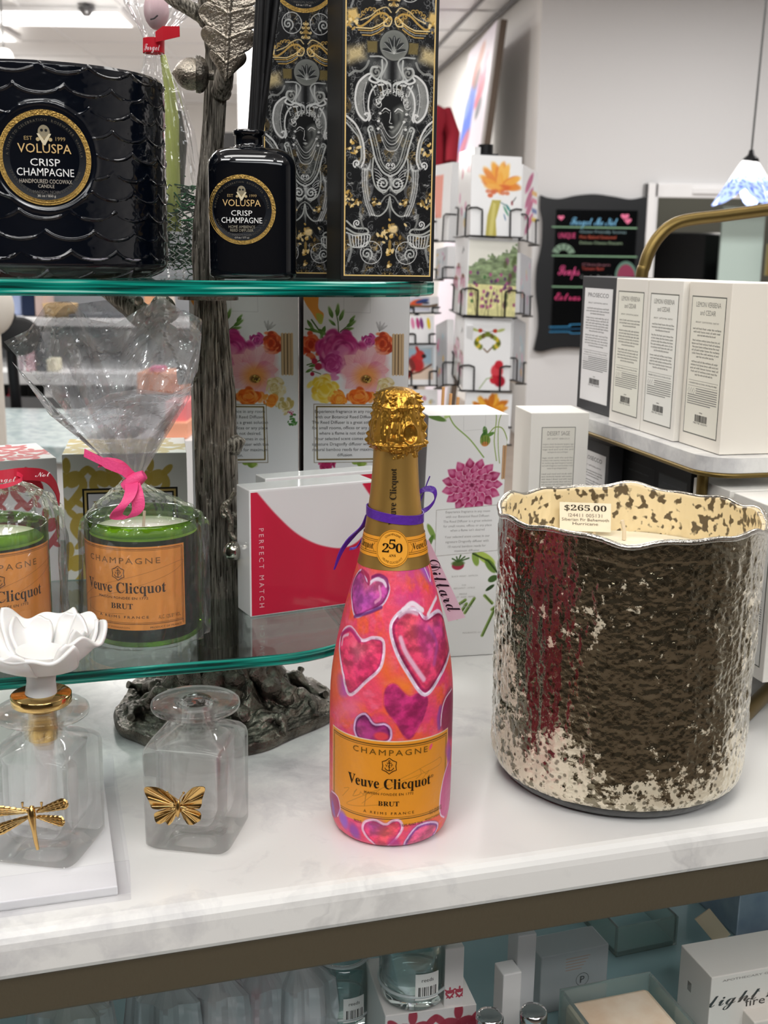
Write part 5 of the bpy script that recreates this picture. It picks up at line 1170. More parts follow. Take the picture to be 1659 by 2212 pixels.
for x0, y0 in ((368, 460), (386, 450), (380, 500), (402, 520), (372, 540), (412, 480), (395, 560), (420, 545)):
    z_ = [at_y(x0 + (6 if i % 2 else -4) + i * .6, y0 + i * 7, GY - .024) for i in range(9)]; mb.ribbon(z_, [.0, 1, 0], .003, 'd8dcd6', t=.0002)
o = mb.build('white_shred', PRINT, gift)
mb = MB(); mb.tube([at_y(376, 500, GY - .004), at_y(372, 260, GY - .004), at_y(366, 190, GY - .002), at_y(352, 120, GY)], (.0062, .006, .0045, .0025), 14, 'b3bd62'); mb.tube([at_y(388, 400, GY), at_y(392, 310, GY), at_y(384, 240, GY)], (.004, .005, .003), 10, '5a5a50')
mb.build('green_stem', PRINTG, gift)
mb = MB(); p = at_y(338, 22, GY); e = np.linspace(-PI / 2, PI / 2, 14); mb.grid(np.array([[(p[0] + .0105 * np.cos(t) * np.cos(a_), p[1] + .009 * np.cos(t) * np.sin(a_), p[2] + .0155 * np.sin(t)) for a_ in np.linspace(0, 2 * PI, 28, endpoint=False)] for t in e]), 'ecc9cf', 0, True, wv=True)
mb.tube([at_y(325, 42, GY - .0095), at_y(333, 40, GY - .0105), at_y(341, 33, GY - .0105)], .0006, 6, '2a2024')
mb.build('pink_ornament', mat('pink_matte', 'ecc9cf', .6, vcol=True), gift)
# ================================================================ the painted champagne bottle
BP = at_z(841, 1775, 1.0); BXc, BYc = BP[0], BP[1]
_w = [(1824, 104), (1815, 112), (1800, 119), (1785, 123), (1765, 127), (1740, 129), (1700, 130.5), (1650, 131.5), (1560, 132.5), (1500, 133), (1450, 131), (1400, 124), (1350, 113.5), (1300, 102), (1260, 91), (1225, 81), (1200, 74.5), (1170, 68), (1140, 63), (1090, 56), (1050, 51), (1000, 48), (975, 47)]
def hz(py, px=846):            # height on the bottle axis
    return at_y(px, py, BYc)[2]
prof = []
for y, h in _w:
    yy = y - 40 * (1 - .0) * max(0, min(1, (y - 900) / 900)) * 1.0   # silhouette rows sit on the side, slightly above the front rim
    p = at_y(846, min(y, 1773), BYc); prof.append((h / FPX * ((p - CAM) @ _F), p[2]))
pz = [(r, z) for (r, z) in prof]
# base: rounded heel down to the counter
R0 = pz[6][0]
body = [(0, 1.0006), (R0 * .78, 1.0006), (R0 * .86, 1.0012), (R0 * .925, 1.0040), (R0 * .962, 1.0082), (R0 * .985, 1.0140), (R0 * .997, 1.0200)] + [(r, z) for r, z in pz[6:] if z > 1.024]
zz_ = np.array([z for r, z in body[1:]]); rr_ = np.array([r for r, z in body[1:]])
from_z = np.linspace(1.0006, zz_[-1], 700)
def smooth(y, k=9):
    q = np.pad(y, k, mode='edge'); return np.convolve(q, np.ones(2 * k + 1) / (2 * k + 1), 'valid')
rad_s = np.where(from_z > 1.03, smooth(np.interp(from_z, zz_, rr_), 24), np.interp(from_z, zz_, rr_))
def brad(zrel): return np.interp(np.asarray(zrel) + 1.0, from_z, rad_s)
bt = thing('champagne_bottle', (BXc, BYc, 1.0), 'champagne bottle hand painted pink with hearts standing on the marble counter', 'bottle')
FA = math.atan2(-BYc, -BXc)      # the side that faces the shopper
class _F0: pass
bf = cyl_fn((BXc, BYc), brad, 1.0, FA); bf.R = .0435
ZT = bf.px([(846, 1212)])[0][1]  # paint ends under the neck label
A = Art(-.0435 * 1.75, .0435 * 1.75, .0, ZT + .004, 560, 660, 'ee4f6a')
n1 = fbm(A.X.shape, (60, 46), 1, 4); n2 = fbm(A.X.shape, (44, 60), 7, 4); n3 = fbm(A.X.shape, (14, 22), 13, 4); n4 = fbm(A.X.shape, (5, 9), 23, 3)
def mixc(c, m): A.C = A.C * (1 - m[..., None]) + hx(c) * m[..., None]
mixc('f2633c', np.clip((n1 - .46) * 6, 0, 1) * .85); mixc('e8417c', np.clip((n2 - .52) * 6, 0, 1) * .8); mixc('f4708f', np.clip((n3 - .56) * 5, 0, 1) * .6); mixc('d0468e', np.clip((n2 * .5 + n1 * .5 - .58) * 9, 0, 1) * .5)
A.C *= (1 + .12 * (n4 - .5))[..., None]
def P4(pts): return bf.px([(660 + x / 3.606, 1140 + y / 3.606) for x, y in pts])
def P5(pts): return bf.px([(660 + x / 3.606, 1480 + y / 3.606) for x, y in pts])
K = .0435 * 1.75 * 2 / 560
def blob(P, pts, col, a=.8, soft=.006): A.poly(P(spline(pts, 4, True)), col, a, soft)
def heart(P, pts, fill, rim=None, rimw=.0016, dark=None, darkw=.0024, inner=(), tilt=0):
    q = spline(pts, 6, True)
    # keep the notch and the tip sharp: pts[0] = notch, pts[tip]
    g = P(q); A.poly(g, fill, .96, .0008)
    c = g.mean(0)
    for col, du, dv, s, al in inner:
        A.poly((g - c) * s + c + np.array([du, dv]), col, al, .004)
    if dark: A.line((g - c) * .95 + c, darkw, dark, .85, True, .0012)
    if rim:
        t = np.linspace(0, 1, len(g)); A.line(g, rimw, rim, .92, True, .0006)
    # brush drag inside
    w_ = A.win(g, 0); m = A.inside(g, w_) * (.35 * np.clip((n3[w_] - .5) * 5, -1, 1)); A.C[w_] = np.clip(A.C[w_] * (1 + .5 * m[..., None]), 0, 1)
# loose patches first
blob(P4, [(740, 300), (850, 290), (900, 330), (840, 380), (750, 370)], 'c94a98', .75); blob(P4, [(700, 560), (850, 540), (880, 600), (760, 620)], 'cc3f88', .7, .005); blob(P4, [(250, 1140), (290, 1160), (330, 1300), (270, 1310), (245, 1230)], 'b04fb0', .9, .0015)
blob(P4, [(560, 950), (640, 1000), (720, 1200), (640, 1240), (560, 1120)], 'f0702f', .8); blob(P4, [(200, 1000), (260, 1000), (260, 1350), (195, 1330)], 'ef6434', .8); blob(P4, [(300, 1320), (420, 1350), (400, 1460), (250, 1480)], 'f4738c', .8); blob(P4, [(700, 1170), (830, 1200), (820, 1310), (720, 1260)], 'f58430', .85, .004); blob(P4, [(520, 280), (650, 300), (640, 360), (520, 340)], 'f36a3c', .7)
heart(P4, [(800, 1310), (700, 1215), (625, 1250), (615, 1390), (700, 1520), (800, 1650), (900, 1520), (955, 1340), (890, 1285)], 'b62d6e', None, inner=(('a8245f', .002, -.002, .6, .6), ('c9407e', -.004, .004, .35, .5)))
heart(P4, [(490, 425), (440, 328), (385, 390), (358, 520), (388, 688), (480, 660), (600, 600), (655, 480), (610, 385), (540, 395)], 'b94a9a', 'e6cfe6', .0014, '8c2468', .0022, (('cf5f86', .003, .006, .5, .8), ('d9708f', .006, .002, .3, .6), ('b04ea8', -.003, -.004, .55, .8)))
A.line(P4(spline([(505, 430), (545, 400), (600, 410), (628, 450)], 6)), .0026, 'efdcec', .9, soft=.001); A.line(P4(spline([(520, 385), (570, 370), (630, 400), (645, 470)], 6)), .0022, '7a1f5e', .85, soft=.001); A.line(P4(spline([(440, 335), (485, 375), (495, 430)], 6)), .003, 'a82a52', .85, soft=.001); A.line(P4(spline([(545, 580), (585, 540), (575, 460)], 6)), .0022, 'e79ac0', .85, soft=.001); A.line(P4(spline([(385, 690), (480, 665), (590, 620)], 6)), .0022, '5d2470', .8, soft=.001)
heart(P4, [(440, 875), (355, 775), (290, 810), (265, 940), (295, 1150), (345, 1300), (470, 1200), (588, 1080), (608, 890), (530, 855)], 'd93d68', 'ecd2e4', .0022, 'b02a66', .002, (('e25a74', .002, .004, .6, .7), ('c93368', .004, -.004, .45, .7), ('ec7f92', .001, .003, .2, .8)))
A.line(P4(spline([(285, 910), (295, 850), (335, 830)], 6)), .002, 'efc3d6', .9, soft=.001); A.line(P4(spline([(280, 830), (350, 790), (420, 880)], 6)), .0028, 'b0246a', .8, soft=.001)
heart(P4, [(935, 705), (870, 640), (760, 640), (665, 760), (700, 950), (800, 1140), (928, 1300), (1050, 1150), (1122, 960), (1110, 790), (1040, 650)], 'cf3c62', 'e9dcee', .0026, '8f1f52', .0036, (('dd5a66', -.004, .008, .5, .75), ('b8458f', .006, .004, .5, .7), ('d2406f', .003, -.004, .45, .7), ('c0468a', .001, -.001, .25, .6)))
A.line(P4(spline([(760, 640), (830, 590), (910, 640)], 6)), .0034, 'f3e6f2', .95, soft=.001); A.line(P4(spline([(730, 690), (790, 650), (870, 670)], 6)), .0026, 'e8cfe0', .8, soft=.0015); A.line(P4(spline([(950, 680), (985, 610), (1020, 540)], 6)), .0026, 'f3e6f2', .95, soft=.001)
A.line(P4(spline([(740, 860), (780, 970), (850, 1080), (920, 1180)], 6)), .0034, 'ecc6dc', .85, soft=.0016); A.line(P4(spline([(960, 780), (1020, 900), (1000, 1060)], 6)), .003, 'b050a0', .6, soft=.002); A.line(P4(spline([(935, 705), (900, 850), (940, 980)], 6)), .004, 'b8366e', .5, soft=.003)
heart(P4, [(535, 1530), (465, 1450), (395, 1490), (385, 1590), (450, 1665), (640, 1665), (665, 1580), (620, 1530)], '8e2b6c', 'dcb8dc', .0015, '5c1a54', .0026, (('b0447e', -.006, -.002, .5, .7),)); A.ell(*P4([(590, 1625)])[0], .005, .003, 'ea4a50', 0, .9, .5)
A.poly(P4(spline([(1140, 1250), (1080, 1330), (1050, 1450), (1055, 1560), (1130, 1640), (1200, 1500)], 4, True)), '8e2a58', .9, .002); A.line(P4(spline([(1138, 1255), (1085, 1340), (1060, 1440), (1052, 1540)], 5)), .0013, 'efdcea', .9); A.line(P4(spline([(1050, 1400), (1035, 1480), (1040, 1560)], 5)), .003, '7e4aa8', .7, soft=.002)
A.poly(P4([(880, 300), (915, 270), (955, 330), (985, 430), (940, 410)]), 'a35cc4', .85, .003); A.line(P4([(905, 265), (940, 340), (968, 415)]), .0014, 'efe0ee', .9); A.line(P4([(940, 240), (968, 330), (972, 410)]), .0014, 'efe0ee', .9)
A.line(P4(spline([(395, 250), (385, 330), (350, 400)], 5)), .0012, 'c690c8', .7)
# orange label painted round with its double rule, then the hearts that overlap it
lab = P5([(214, 292), (430, 402), (650, 436), (880, 402), (1110, 306)]); zt_ = lab[2][1]; zb_ = P5([(640, 1090)])[0][1]
xl, xr = P5([(214, 500)])[0][0], P5([(1104, 520)])[0][0]
A.poly(np.array([(xl, zb_), (xr, zb_), (xr, zt_), (xl, zt_)]), 'eee2cc', 1, .0003); A.poly(np.array([(xl + .0006, zb_), (xr - .0006, zb_), (xr - .0006, zt_ - .0007), (xl + .0006, zt_ - .0007)]), 'e8962a', 1, .0003)
for o_, w_ in ((.0022, .0007), (.0035, .0004)):
    A.line(np.array([(xl + o_, zb_ + .0022 + o_), (xl + o_, zt_ - o_ - .0008), (xr - o_, zt_ - o_ - .0008), (xr - o_, zb_ + .0022 + o_)]), w_, '4a3510', .9, True)
sg = lambda pts, w=.00035: A.line(P5(spline(pts, 6)), w, 'a86f22', .75)
sg([(440, 920), (600, 800), (800, 700), (1000, 590), (1050, 560), (1040, 620), (880, 700), (600, 800), (400, 880), (320, 920), (420, 940), (600, 930)]); sg([(300, 800), (340, 800), (290, 860)]); sg([(860, 730), (900, 690), (890, 650), (940, 690), (960, 660), (900, 740)])
sg([(380, 830), (400, 810), (370, 860), (420, 850), (430, 830), (450, 850), (470, 830), (460, 940), (480, 840), (540, 840)], .0005)
heart(P5, [(622, 1085), (540, 1050), (462, 1065), (448, 1130), (510, 1215), (600, 1268), (690, 1210), (752, 1120), (735, 1058), (680, 1055)], 'd93c62', 'eec4d8', .0018, 'b32a70', .0022, (('e0605e', .002, .001, .5, .8), ('b552b8', -.006, .004, .4, .7)))
heart(P5, [(770, 1258), (800, 1180), (870, 1100), (960, 1068), (1028, 1080), (1000, 1160), (900, 1240)], 'd95a86', 'e6c8e6', .0014, '7c3a9a', .003)
A.poly(P5(spline([(1112, 600), (1075, 720), (1046, 880), (1048, 1000), (1080, 1030), (1130, 940), (1150, 760)], 4, True)), 'd65a98', .95, .001); A.line(P5(spline([(1112, 600), (1075, 720), (1046, 880), (1048, 1000), (1078, 1030)], 5)), .0012, 'ecd0e8', .95)
A.poly(P5(spline([(205, 820), (250, 870), (270, 960), (248, 1025), (200, 1010), (180, 900)], 4, True)), 'a83870', .95, .001); A.line(P5(spline([(205, 825), (252, 872), (271, 960), (250, 1022)], 5)), .0011, 'e8c4dc', .95); A.ell(*P5([(215, 960)])[0], .003, .006, '8a5ac8', .2, .8, .6)
for x, y, c in ((300, 1060, 'b45ac0'), (380, 1140, '8c4ab4'), (690, 1240, 'b02a80'), (290, 1040, '9a62d0'), (1110, 500, 'c050a8'), (1120, 540, 'a04ab0')): A.ell(*P5([(x, y)])[0], .0045, .006, c, .3, .8, .7)
A.ell(*P5([(975, 478)])[0], .0012, .0022, 'f0567c', -.5, 1, .3)
mb = MB(); A.mesh(mb, bf, 0); na = 80
a_ = np.linspace(1.75, 2 * PI - 1.75, na); zr = A.y[::6]; zr = np.r_[zr, A.y[-1]] if zr[-1] != A.y[-1] else zr
AA, ZZ = np.meshgrid(a_ * .0435, zr); Pb = bf(AA.ravel(), ZZ.ravel(), 0).reshape(*AA.shape, 3); nb = fbm(AA.shape, (20, 14), 3, 3)
mb.grid(Pb, (hx('ec4f6c') * (1 - nb[..., None]) + hx('e06aa0') * nb[..., None]).reshape(-1, 3), 0, True)
mb.lathe([(0, 1.0006), (float(brad(0.0)) , 1.0006)], (BXc, BYc, 0), 80, 'd84a68'); mb.build('painted_body', PAINT, bt)
# printed lettering of the label
lb = MB(); INK = '241808'
def LT(s, xl_, xr_, y, h, col=INK, lift=4, sp_=1.0): ptext(lb, s, bf, 660 + xl_ / 3.606, 660 + xr_ / 3.606, 1480 + y / 3.606, h / 3.606, col, lift, spacing=sp_)
LT('CHAMPAGNE', 372, 946, 548, 44, '6b4c14', sp_=1.3); LT(serif('Veuve Clicquot'), 335, 968, 808, 80); LT('®', 970, 992, 716, 22)
LT('MAISON FONDÉE EN 1772', 458, 838, 858, 18, '3a280c', sp_=1.1); LT(serif('BRUT'), 566, 728, 940, 36); LT('À REIMS FRANCE', 452, 842, 1008, 19, '3a280c', sp_=1.5)
ptext(lb, 'ALC. 12% BY VOL.', bf, 926, 953, 1754, 10, '8a5f20', 4); ptext(lb, 'PRODUIT', bf, 766, 782, 1776, 6, '5a3d12', 4); ptext(lb, 'PRODUCT OF FRANCE', bf, 918, 948, 1768, 5, '4a3210', 4); ptext(lb, 'REIMS, FRANCE  750 ML', bf, 868, 912, 1782, 5, '4a3210', 4)
cq = bf.px([(841, 1654)])[0]; hexr = .0056
def crest(mb_, fn, cx, cy, r, col):
    q = [(cx + r * (1 if i % 2 == 0 else .78) * math.sin(i * PI / 6), cy + r * (1 if i % 2 == 0 else .80) * math.cos(i * PI / 6)) for i in range(12)]
    mb_.line(q, r * .10, fn, col, 4, closed=True); mb_.line([(cx, cy + r * .52), (cx, cy - r * .62)], r * .09, fn, col, 4); mb_.line([(cx - r * .3, cy + r * .36), (cx + r * .3, cy + r * .36)], r * .08, fn, col, 4)
    t = np.linspace(PI * 1.08, PI * 1.92, 14); mb_.line(np.c_[cx + r * .55 * np.cos(t), cy - r * .08 + r * .5 * np.sin(t)], r * .09, fn, col, 4)
    t = np.linspace(0, 2 * PI, 12); mb_.line(np.c_[cx + r * .1 * np.cos(t), cy + r * .6 + r * .1 * np.sin(t)], r * .06, fn, col, 4)
    for s, dx in (('V', -.33), ('C', 0), ('P', .33)): mb_.text(s, cx + dx * r, cy - r * .10 + (-.1 if s == 'C' else 0) * r, r * .34, fn, col, 5)
crest(lb, bf, cq[0], cq[1], hexr, '2a1c08')
lb.build('label_lettering', PRINT, bt)
# gold foil on the neck
GOLDF = mat('gold_foil', 'c2933f', .36, 1.0, bump=(90, .12)); GOLDN = mat('gold_neck_foil', 'c29a54', .40, .85, bump=(30, .05))
zA_, zB_ = ZT + 1.0 - .006, hz(968)
z = np.linspace(zA_, zB_, 120); a = np.arange(140) / 140 * 2 * PI
rneck = np.interp(z, from_z, rad_s) + .00025
rneck = rneck[:, None] * (1 + .004 * (fbm((120, 140), (20, 12), 3, 3, True) - .5))
mb = MB(); mb.grid(np.stack([BXc + rneck * np.cos(a), BYc + rneck * np.sin(a), np.repeat(z[:, None], 140, 1)], -1), 'ffffff', 0, True, wv=True); mb.build('neck_foil', GOLDN, bt)
cap = [(984, 47.5), (974, 48), (970, 51), (964, 55), (956, 57.5), (945, 57.5), (930, 56.5), (905, 52.5), (890, 51), (875, 49), (862, 46.5), (852, 43), (845, 38), (840, 30), (837, 20), (835.5, 8)]
cr, cz = [], []
for y, h in cap:
    p = at_y(850, y, BYc); cr.append(h / FPX * ((p - CAM) @ _F)); cz.append(p[2])
tt = np.linspace(0, len(cap) - 1, 170); cr = np.interp(tt, range(len(cap)), cr); cz = np.interp(tt, range(len(cap)), cz); cz = np.maximum.accumulate(cz + np.arange(170) * 1e-7)
na = 260; a = np.arange(na) / na * 2 * PI; t = tt[:, None] / (len(cap) - 1)
nf = fbm((170, na), (26, 20), 5, 3, True) - .5; nf2 = np.abs(fbm((170, na), (30, 9), 17, 2, True) - .5); nf3 = fbm((170, na), (8, 8), 31, 3, True) - .5
dis = .0030 * nf - .0009 * (nf2 < .05) + .0004 * nf3
for k in range(4):      # twisted wires pressed through the foil
    aw = FA - .18 + k * PI / 2; da = (a - aw + PI) % (2 * PI) - PI
    dis = dis + (.0019 * np.exp(-(da[None] * cr[:, None] / .0016) ** 2) * (1 + .45 * np.sin(t * 90))) * ((t > .12) & (t < .78))
dd = np.sqrt(((((a - (FA + .52) + PI) % (2 * PI)) - PI)[None] * .022) ** 2 + (cz[:, None] - hz(930)) ** 2); dis = dis + .0016 * np.exp(-((dd - .0062) / .0011) ** 2) - .0012 * (dd < .0056)
dis = dis + .0014 * np.exp(-((t - .27) / .02) ** 2) + .0012 * np.exp(-((t - .60) / .02) ** 2) * (.5 + nf * 3)
rg = np.maximum(cr[:, None] + dis * np.clip((1 - t) * 5, .1, 1), .0005); P = np.stack([BXc + .0005 + rg * np.cos(a), BYc + rg * np.sin(a), cz[:, None] + .0002 * nf3 + 0 * a], -1)
mb = MB(); mb.grid(P, 'ffffff', 0, True, wv=True); mb.add(P[-1], [list(range(na))]); mb.build('foil_cap', GOLDF, bt)
nk = MB(); nf_ = cyl_fn((BXc, BYc), lambda y: np.interp(np.asarray(y) + 1.0, from_z, rad_s) + .0005, 1.0, FA); nf_.R = .020
q = nf_.px([(850, 1065)])[0]; top_, bo_ = nf_.px([(850, 1000), (850, 1122)])[:, 1]
nk.text(serif('Veuve Clicquot'), q[0] + .0022, q[1] - .0022, .0052, nf_, '231a0c', 3, width=(top_ - bo_), rot=PI / 2); nk.build('neck_lettering', PRINT, bt)
# orange collar label with its round seal
mb = MB(); c0, c1 = nf_.px([(846, 1206)])[0][1], nf_.px([(846, 1161)])[0][1]
nf_.R = .0235; na = 120; xx = np.linspace(-PI, PI, na, endpoint=False) * .0235; yy = np.linspace(c0, c1, 8)
XX, YY = np.meshgrid(xx, yy); mb.grid(nf_(XX.ravel(), YY.ravel(), 2).reshape(8, na, 3), 'f0a032', 0, True, wv=True)
for s in (0, 1):
    for o_, w_ in ((.0022, .0004), (.0033, .0003)): mb.line(np.c_[np.linspace(-.06, .06, 120), np.full(120, c0 + o_ if s == 0 else c1 - o_)], w_, nf_, '7a5214', 3)
ds_ = lambda r, col, l: [mb.rect(-math.sqrt(max(r*r-((i+.5)/24*2*r-r)**2, 0)), (cy0 + i/24*2*r - r), math.sqrt(max(r*r-((i+.5)/24*2*r-r)**2, 0)), (cy0 + (i+1)/24*2*r - r), nf_, col, l, 0, 10, 1) for i in range(24)]
sc = nf_.px([(848, 1184)])[0]; cy0 = sc[1]; sx0 = sc[0]; sr = .0118
def seal(r, col, l):
    rr = np.linspace(0.0001, r, 7)[:, None]; t = np.linspace(0, 2 * PI, 64, endpoint=False)[None]
    X = (sx0 + rr * np.cos(t)); Y = (cy0 + rr * np.sin(t)); mb.grid(nf_(X.ravel(), Y.ravel(), l).reshape(7, 64, 3), col, 0, False, wv=True)
seal(sr, 'f4aa3e', 6); t = np.linspace(0, 2 * PI, 64); mb.line(np.c_[sx0 + sr * .93 * np.cos(t), cy0 + sr * .93 * np.sin(t)], .0003, nf_, '8a5c18', 8)
mb.line(np.c_[sx0 + sr * np.cos(t), cy0 + sr * np.sin(t)], .0002, nf_, 'c07c20', 8)
for s, dx, dy, h in ((serif('2'), -.0048, -.0026, .0055), (serif('5'), -.0002, -.0002, .0058), (serif('0'), .0046, -.0026, .0055)): mb.text(s, sx0 + dx, cy0 + dy, h, nf_, '1c1408', 9, width=.0048)
mb.text(serif('ANS'), sx0, cy0 - .0052, .0016, nf_, '2a1d0a', 9); mb.text('CHAMPAGNE', 0, 0, .0013, nf_, '5a3d12', 9, arc=(sx0, cy0, sr * .70, 1)); mb.text('VEUVE CLICQUOT', 0, 0, .0013, nf_, '5a3d12', 9, arc=(sx0, cy0, sr * .80, -1))
mb.text(serif('Veuve Clicquot'), sx0 + .030, cy0 - .0016, .0042, nf_, '3a2808', 4, width=.030); mb.text(serif('Veuve Clicquot'), sx0 - .030, cy0 - .0016, .0042, nf_, '3a2808', 4, width=.030)
for s in (-1, 1): mb.line([(sx0 + s * .0135, cy0 + .0028), (sx0 + s * .0155, cy0), (sx0 + s * .0135, cy0 - .0028)], .0003, nf_, '7a5214', 4)
mb.build('collar_label', PRINTG, bt)
# purple ribbon and the artist tag it holds
PUR = mat('purple_ribbon', '5b2aa0', .35, bump=(300, .4))
mb = MB(); t = np.linspace(0, 2 * PI, 60); zc_ = hz(1108); rr_ = np.interp(zc_, from_z, rad_s) + .0006
ti = -.12
P = np.stack([BXc + (rr_ + .0008) * np.cos(t), BYc + (rr_ + .0008) * np.sin(t), zc_ + ti * rr_ * np.cos(t) + .0 * t], -1)
r_at = np.interp(P[:, 2], from_z, rad_s) + .0009; P[:, 0] = BXc + r_at * np.cos(t); P[:, 1] = BYc + r_at * np.sin(t)
mb.ribbon(P, [0, 0, 1], .0060)
def bow(pts, w, dy): mb.ribbon(spline([at_y(x, y, BYc + d_) for (x, y), d_ in zip(pts, dy)], 7), unit([.35, .3, 1]), w)
bow([(903, 1108), (925, 1098), (940, 1078), (938, 1060), (922, 1056), (904, 1066), (895, 1095)], .0042, [.012] * 7)
bow([(900, 1098), (912, 1072), (922, 1045), (928, 1030)], np.linspace(.0045, .001, 22), [.014] * 4)
mb.ribbon(spline([at_y(x, y, BYc + .012) for x, y in ((795, 1110), (785, 1135), (760, 1160), (738, 1190), (722, 1230))], 7), unit([1, .5, .35]), np.r_[np.linspace(.0035, .0062, 15), np.linspace(.0062, .001, 14)])
mb.ribbon(spline([at_y(x, y, BYc + .014) for x, y in ((790, 1148), (772, 1180), (755, 1186))], 7), unit([.3, .3, 1]), .002)
mb.build('purple_ribbon', PUR, bt)
tg_ = [(912, 1172), (926, 1166), (1005, 1334), (968, 1343)]; q = [at_y(x, y, BYc + d_) for (x, y), d_ in zip(tg_, (.034, .034, .047, .047))]
cen = sum(q) / 4; nn_ = unit(np.cross(q[2] - q[1], q[3] - q[2])); nn_ = nn_ if nn_[1] < 0 else -nn_
mb = MB(); mb.add([p for p in q], [(0, 1, 2, 3)], 'e6cbd9'); mb.add([p - nn_ * .0006 for p in q], [(3, 2, 1, 0)], 'dcc0cf'); mb.grid(np.array([q, [p - nn_ * .0006 for p in q]]), 'e6cbd9', 0, False, wv=True)
uxx = unit(q[2] - q[1]); uyy = unit(np.cross(nn_, uxx)); tf = plane_fn(q[1], uxx, uyy)
tq = tf.px([(938, 1210), (985, 1318)]); mb.text(script('Dillard'), (tq[0][0] + tq[1][0]) / 2, (tq[0][1] + tq[1][1]) / 2 - .006, .010, tf, '2a1a26', 3, width=abs(tq[1][0] - tq[0][0]) * 1.05)
mb.build('gift_tag', PRINT, bt)
# ================================================================ mercury glass candle
hb_ = at_z(1326, 1661, 1.0); HX, HY = hb_[0], hb_[1]
hr = lambda px0, px1, py: (px1 - px0) / 2 / FPX * ((at_y((px0 + px1) / 2, py, HY) - CAM) @ _F)
RB, RT = hr(1062, 1592, 1640), hr(1080, 1645, 1100); HT = at_y(1362, 1106, HY)[2]; tx = at_y(1362, 1106, HY)[0] - HX
hu = thing('mercury_candle', (HX, HY, 1.0), 'large speckled mercury glass candle with wavy rim and price sticker', 'candle')
nz, na = 300, 760; a = np.arange(na) / na * 2 * PI; t = np.linspace(0, 1, nz)[:, None]
wave = .0016 * np.sin(5 * a + .8) + .0013 * np.sin(9 * a + 2.1) + .0009 * np.sin(15 * a)
prof = RB + (RT - RB) * t; prof = np.where(t < .10, prof * (1 - .14 * (1 - t / .10) ** 2.2), prof); prof = np.where(t < .012, prof * (1 - .05 * (1 - t / .012)), prof)
bub = fbm((nz, na), (5, 5), 41, 2, True) - .5; big = fbm((nz, na), (34, 30), 12, 3, True) - .5; dr = fbm((nz, na), (80, 12), 5, 3, True) - .5
disp = (.0011 * bub + .0026 * big + .0026 * dr) * np.clip(t * 9, .05, 1) * np.where(t > .93, .5, 1)
Rg = prof + disp; cxx = HX + tx * t; Z = 1.0006 + (HT - 1.0) * t + wave * np.clip((t - .8) / .2, 0, 1) ** 1.5
P = np.stack([cxx + Rg * np.cos(a), HY + Rg * np.sin(a), Z + 0 * a], -1)
def mercury():
    m = bpy.data.materials.new('mercury_glass'); nt, N, L = nodes_of(m); p = N['Principled BSDF']
    tc = N.new('ShaderNodeTexCoord'); n = N.new('ShaderNodeTexNoise'); n.inputs['Scale'].default_value = 120; n.inputs['Detail'].default_value = 6; n.inputs['Roughness'].default_value = .66
    n2 = N.new('ShaderNodeTexNoise'); n2.inputs['Scale'].default_value = 13; n2.inputs['Detail'].default_value = 3
    at = N.new('ShaderNodeAttribute'); at.attribute_name = 'Col'; sep = N.new('ShaderNodeSeparateColor'); L.new(at.outputs['Color'], sep.inputs[0])
    L.new(tc.outputs['Object'], n.inputs['Vector']); L.new(tc.outputs['Object'], n2.inputs['Vector'])
    ad = N.new('ShaderNodeMath'); ad.operation = 'MULTIPLY_ADD'; ad.inputs[1].default_value = .40; L.new(n2.outputs['Fac'], ad.inputs[0]); L.new(n.outputs['Fac'], ad.inputs[2])
    a2 = N.new('ShaderNodeMath'); a2.operation = 'ADD'; L.new(ad.outputs[0], a2.inputs[0]); L.new(sep.outputs['Red'], a2.inputs[1])
    r = N.new('ShaderNodeValToRGB'); r.color_ramp.elements[0].position = .86; r.color_ramp.elements[1].position = .90; L.new(a2.outputs[0], r.inputs['Fac'])
    base = N.new('ShaderNodeMix'); base.data_type = 'RGBA'; base.inputs['A'].default_value = (*lin(hx('857d68')), 1); base.inputs['B'].default_value = (*lin(hx('e6dcc4')), 1); L.new(r.outputs['Color'], base.inputs['Factor'])
    # dark pits scattered over everything
    v = N.new('ShaderNodeTexVoronoi'); v.inputs['Scale'].default_value = 190; L.new(tc.outputs['Object'], v.inputs['Vector']); rv = N.new('ShaderNodeValToRGB'); rv.color_ramp.elements[0].position = .22; rv.color_ramp.elements[1].position = .34; rv.color_ramp.elements[0].color = (1, 1, 1, 1); rv.color_ramp.elements[1].color = (0, 0, 0, 1); L.new(v.outputs['Distance'], rv.inputs['Fac'])
    b2 = N.new('ShaderNodeMix'); b2.data_type = 'RGBA'; b2.inputs['B'].default_value = (*lin(hx('4e4634')), 1); L.new(base.outputs['Result'], b2.inputs['A']); mm = N.new('ShaderNodeMath'); mm.operation = 'MULTIPLY'; mm.inputs[1].default_value = .75; L.new(rv.outputs['Color'], mm.inputs[0]); L.new(mm.outputs[0], b2.inputs['Factor'])
    L.new(b2.outputs['Result'], p.inputs['Base Color'])
    inv = N.new('ShaderNodeMath'); inv.operation = 'MULTIPLY_ADD'; inv.inputs[1].default_value = -.65; inv.inputs[2].default_value = .95; L.new(r.outputs['Color'], inv.inputs[0]); L.new(inv.outputs[0], p.inputs['Metallic'])
    p.inputs['Roughness'].default_value = .11; p.inputs['Coat Weight'].default_value = .6; p.inputs['Coat Roughness'].default_value = .03
    b = N.new('ShaderNodeBump'); b.inputs['Strength'].default_value = .42; b.inputs['Distance'].default_value = .0022; nb = N.new('ShaderNodeTexNoise'); nb.inputs['Scale'].default_value = 240; nb.inputs['Detail'].default_value = 3
    L.new(tc.outputs['Object'], nb.inputs['Vector']); L.new(nb.outputs['Fac'], b.inputs['Height']); L.new(b.outputs['Normal'], p.inputs['Normal']); return m
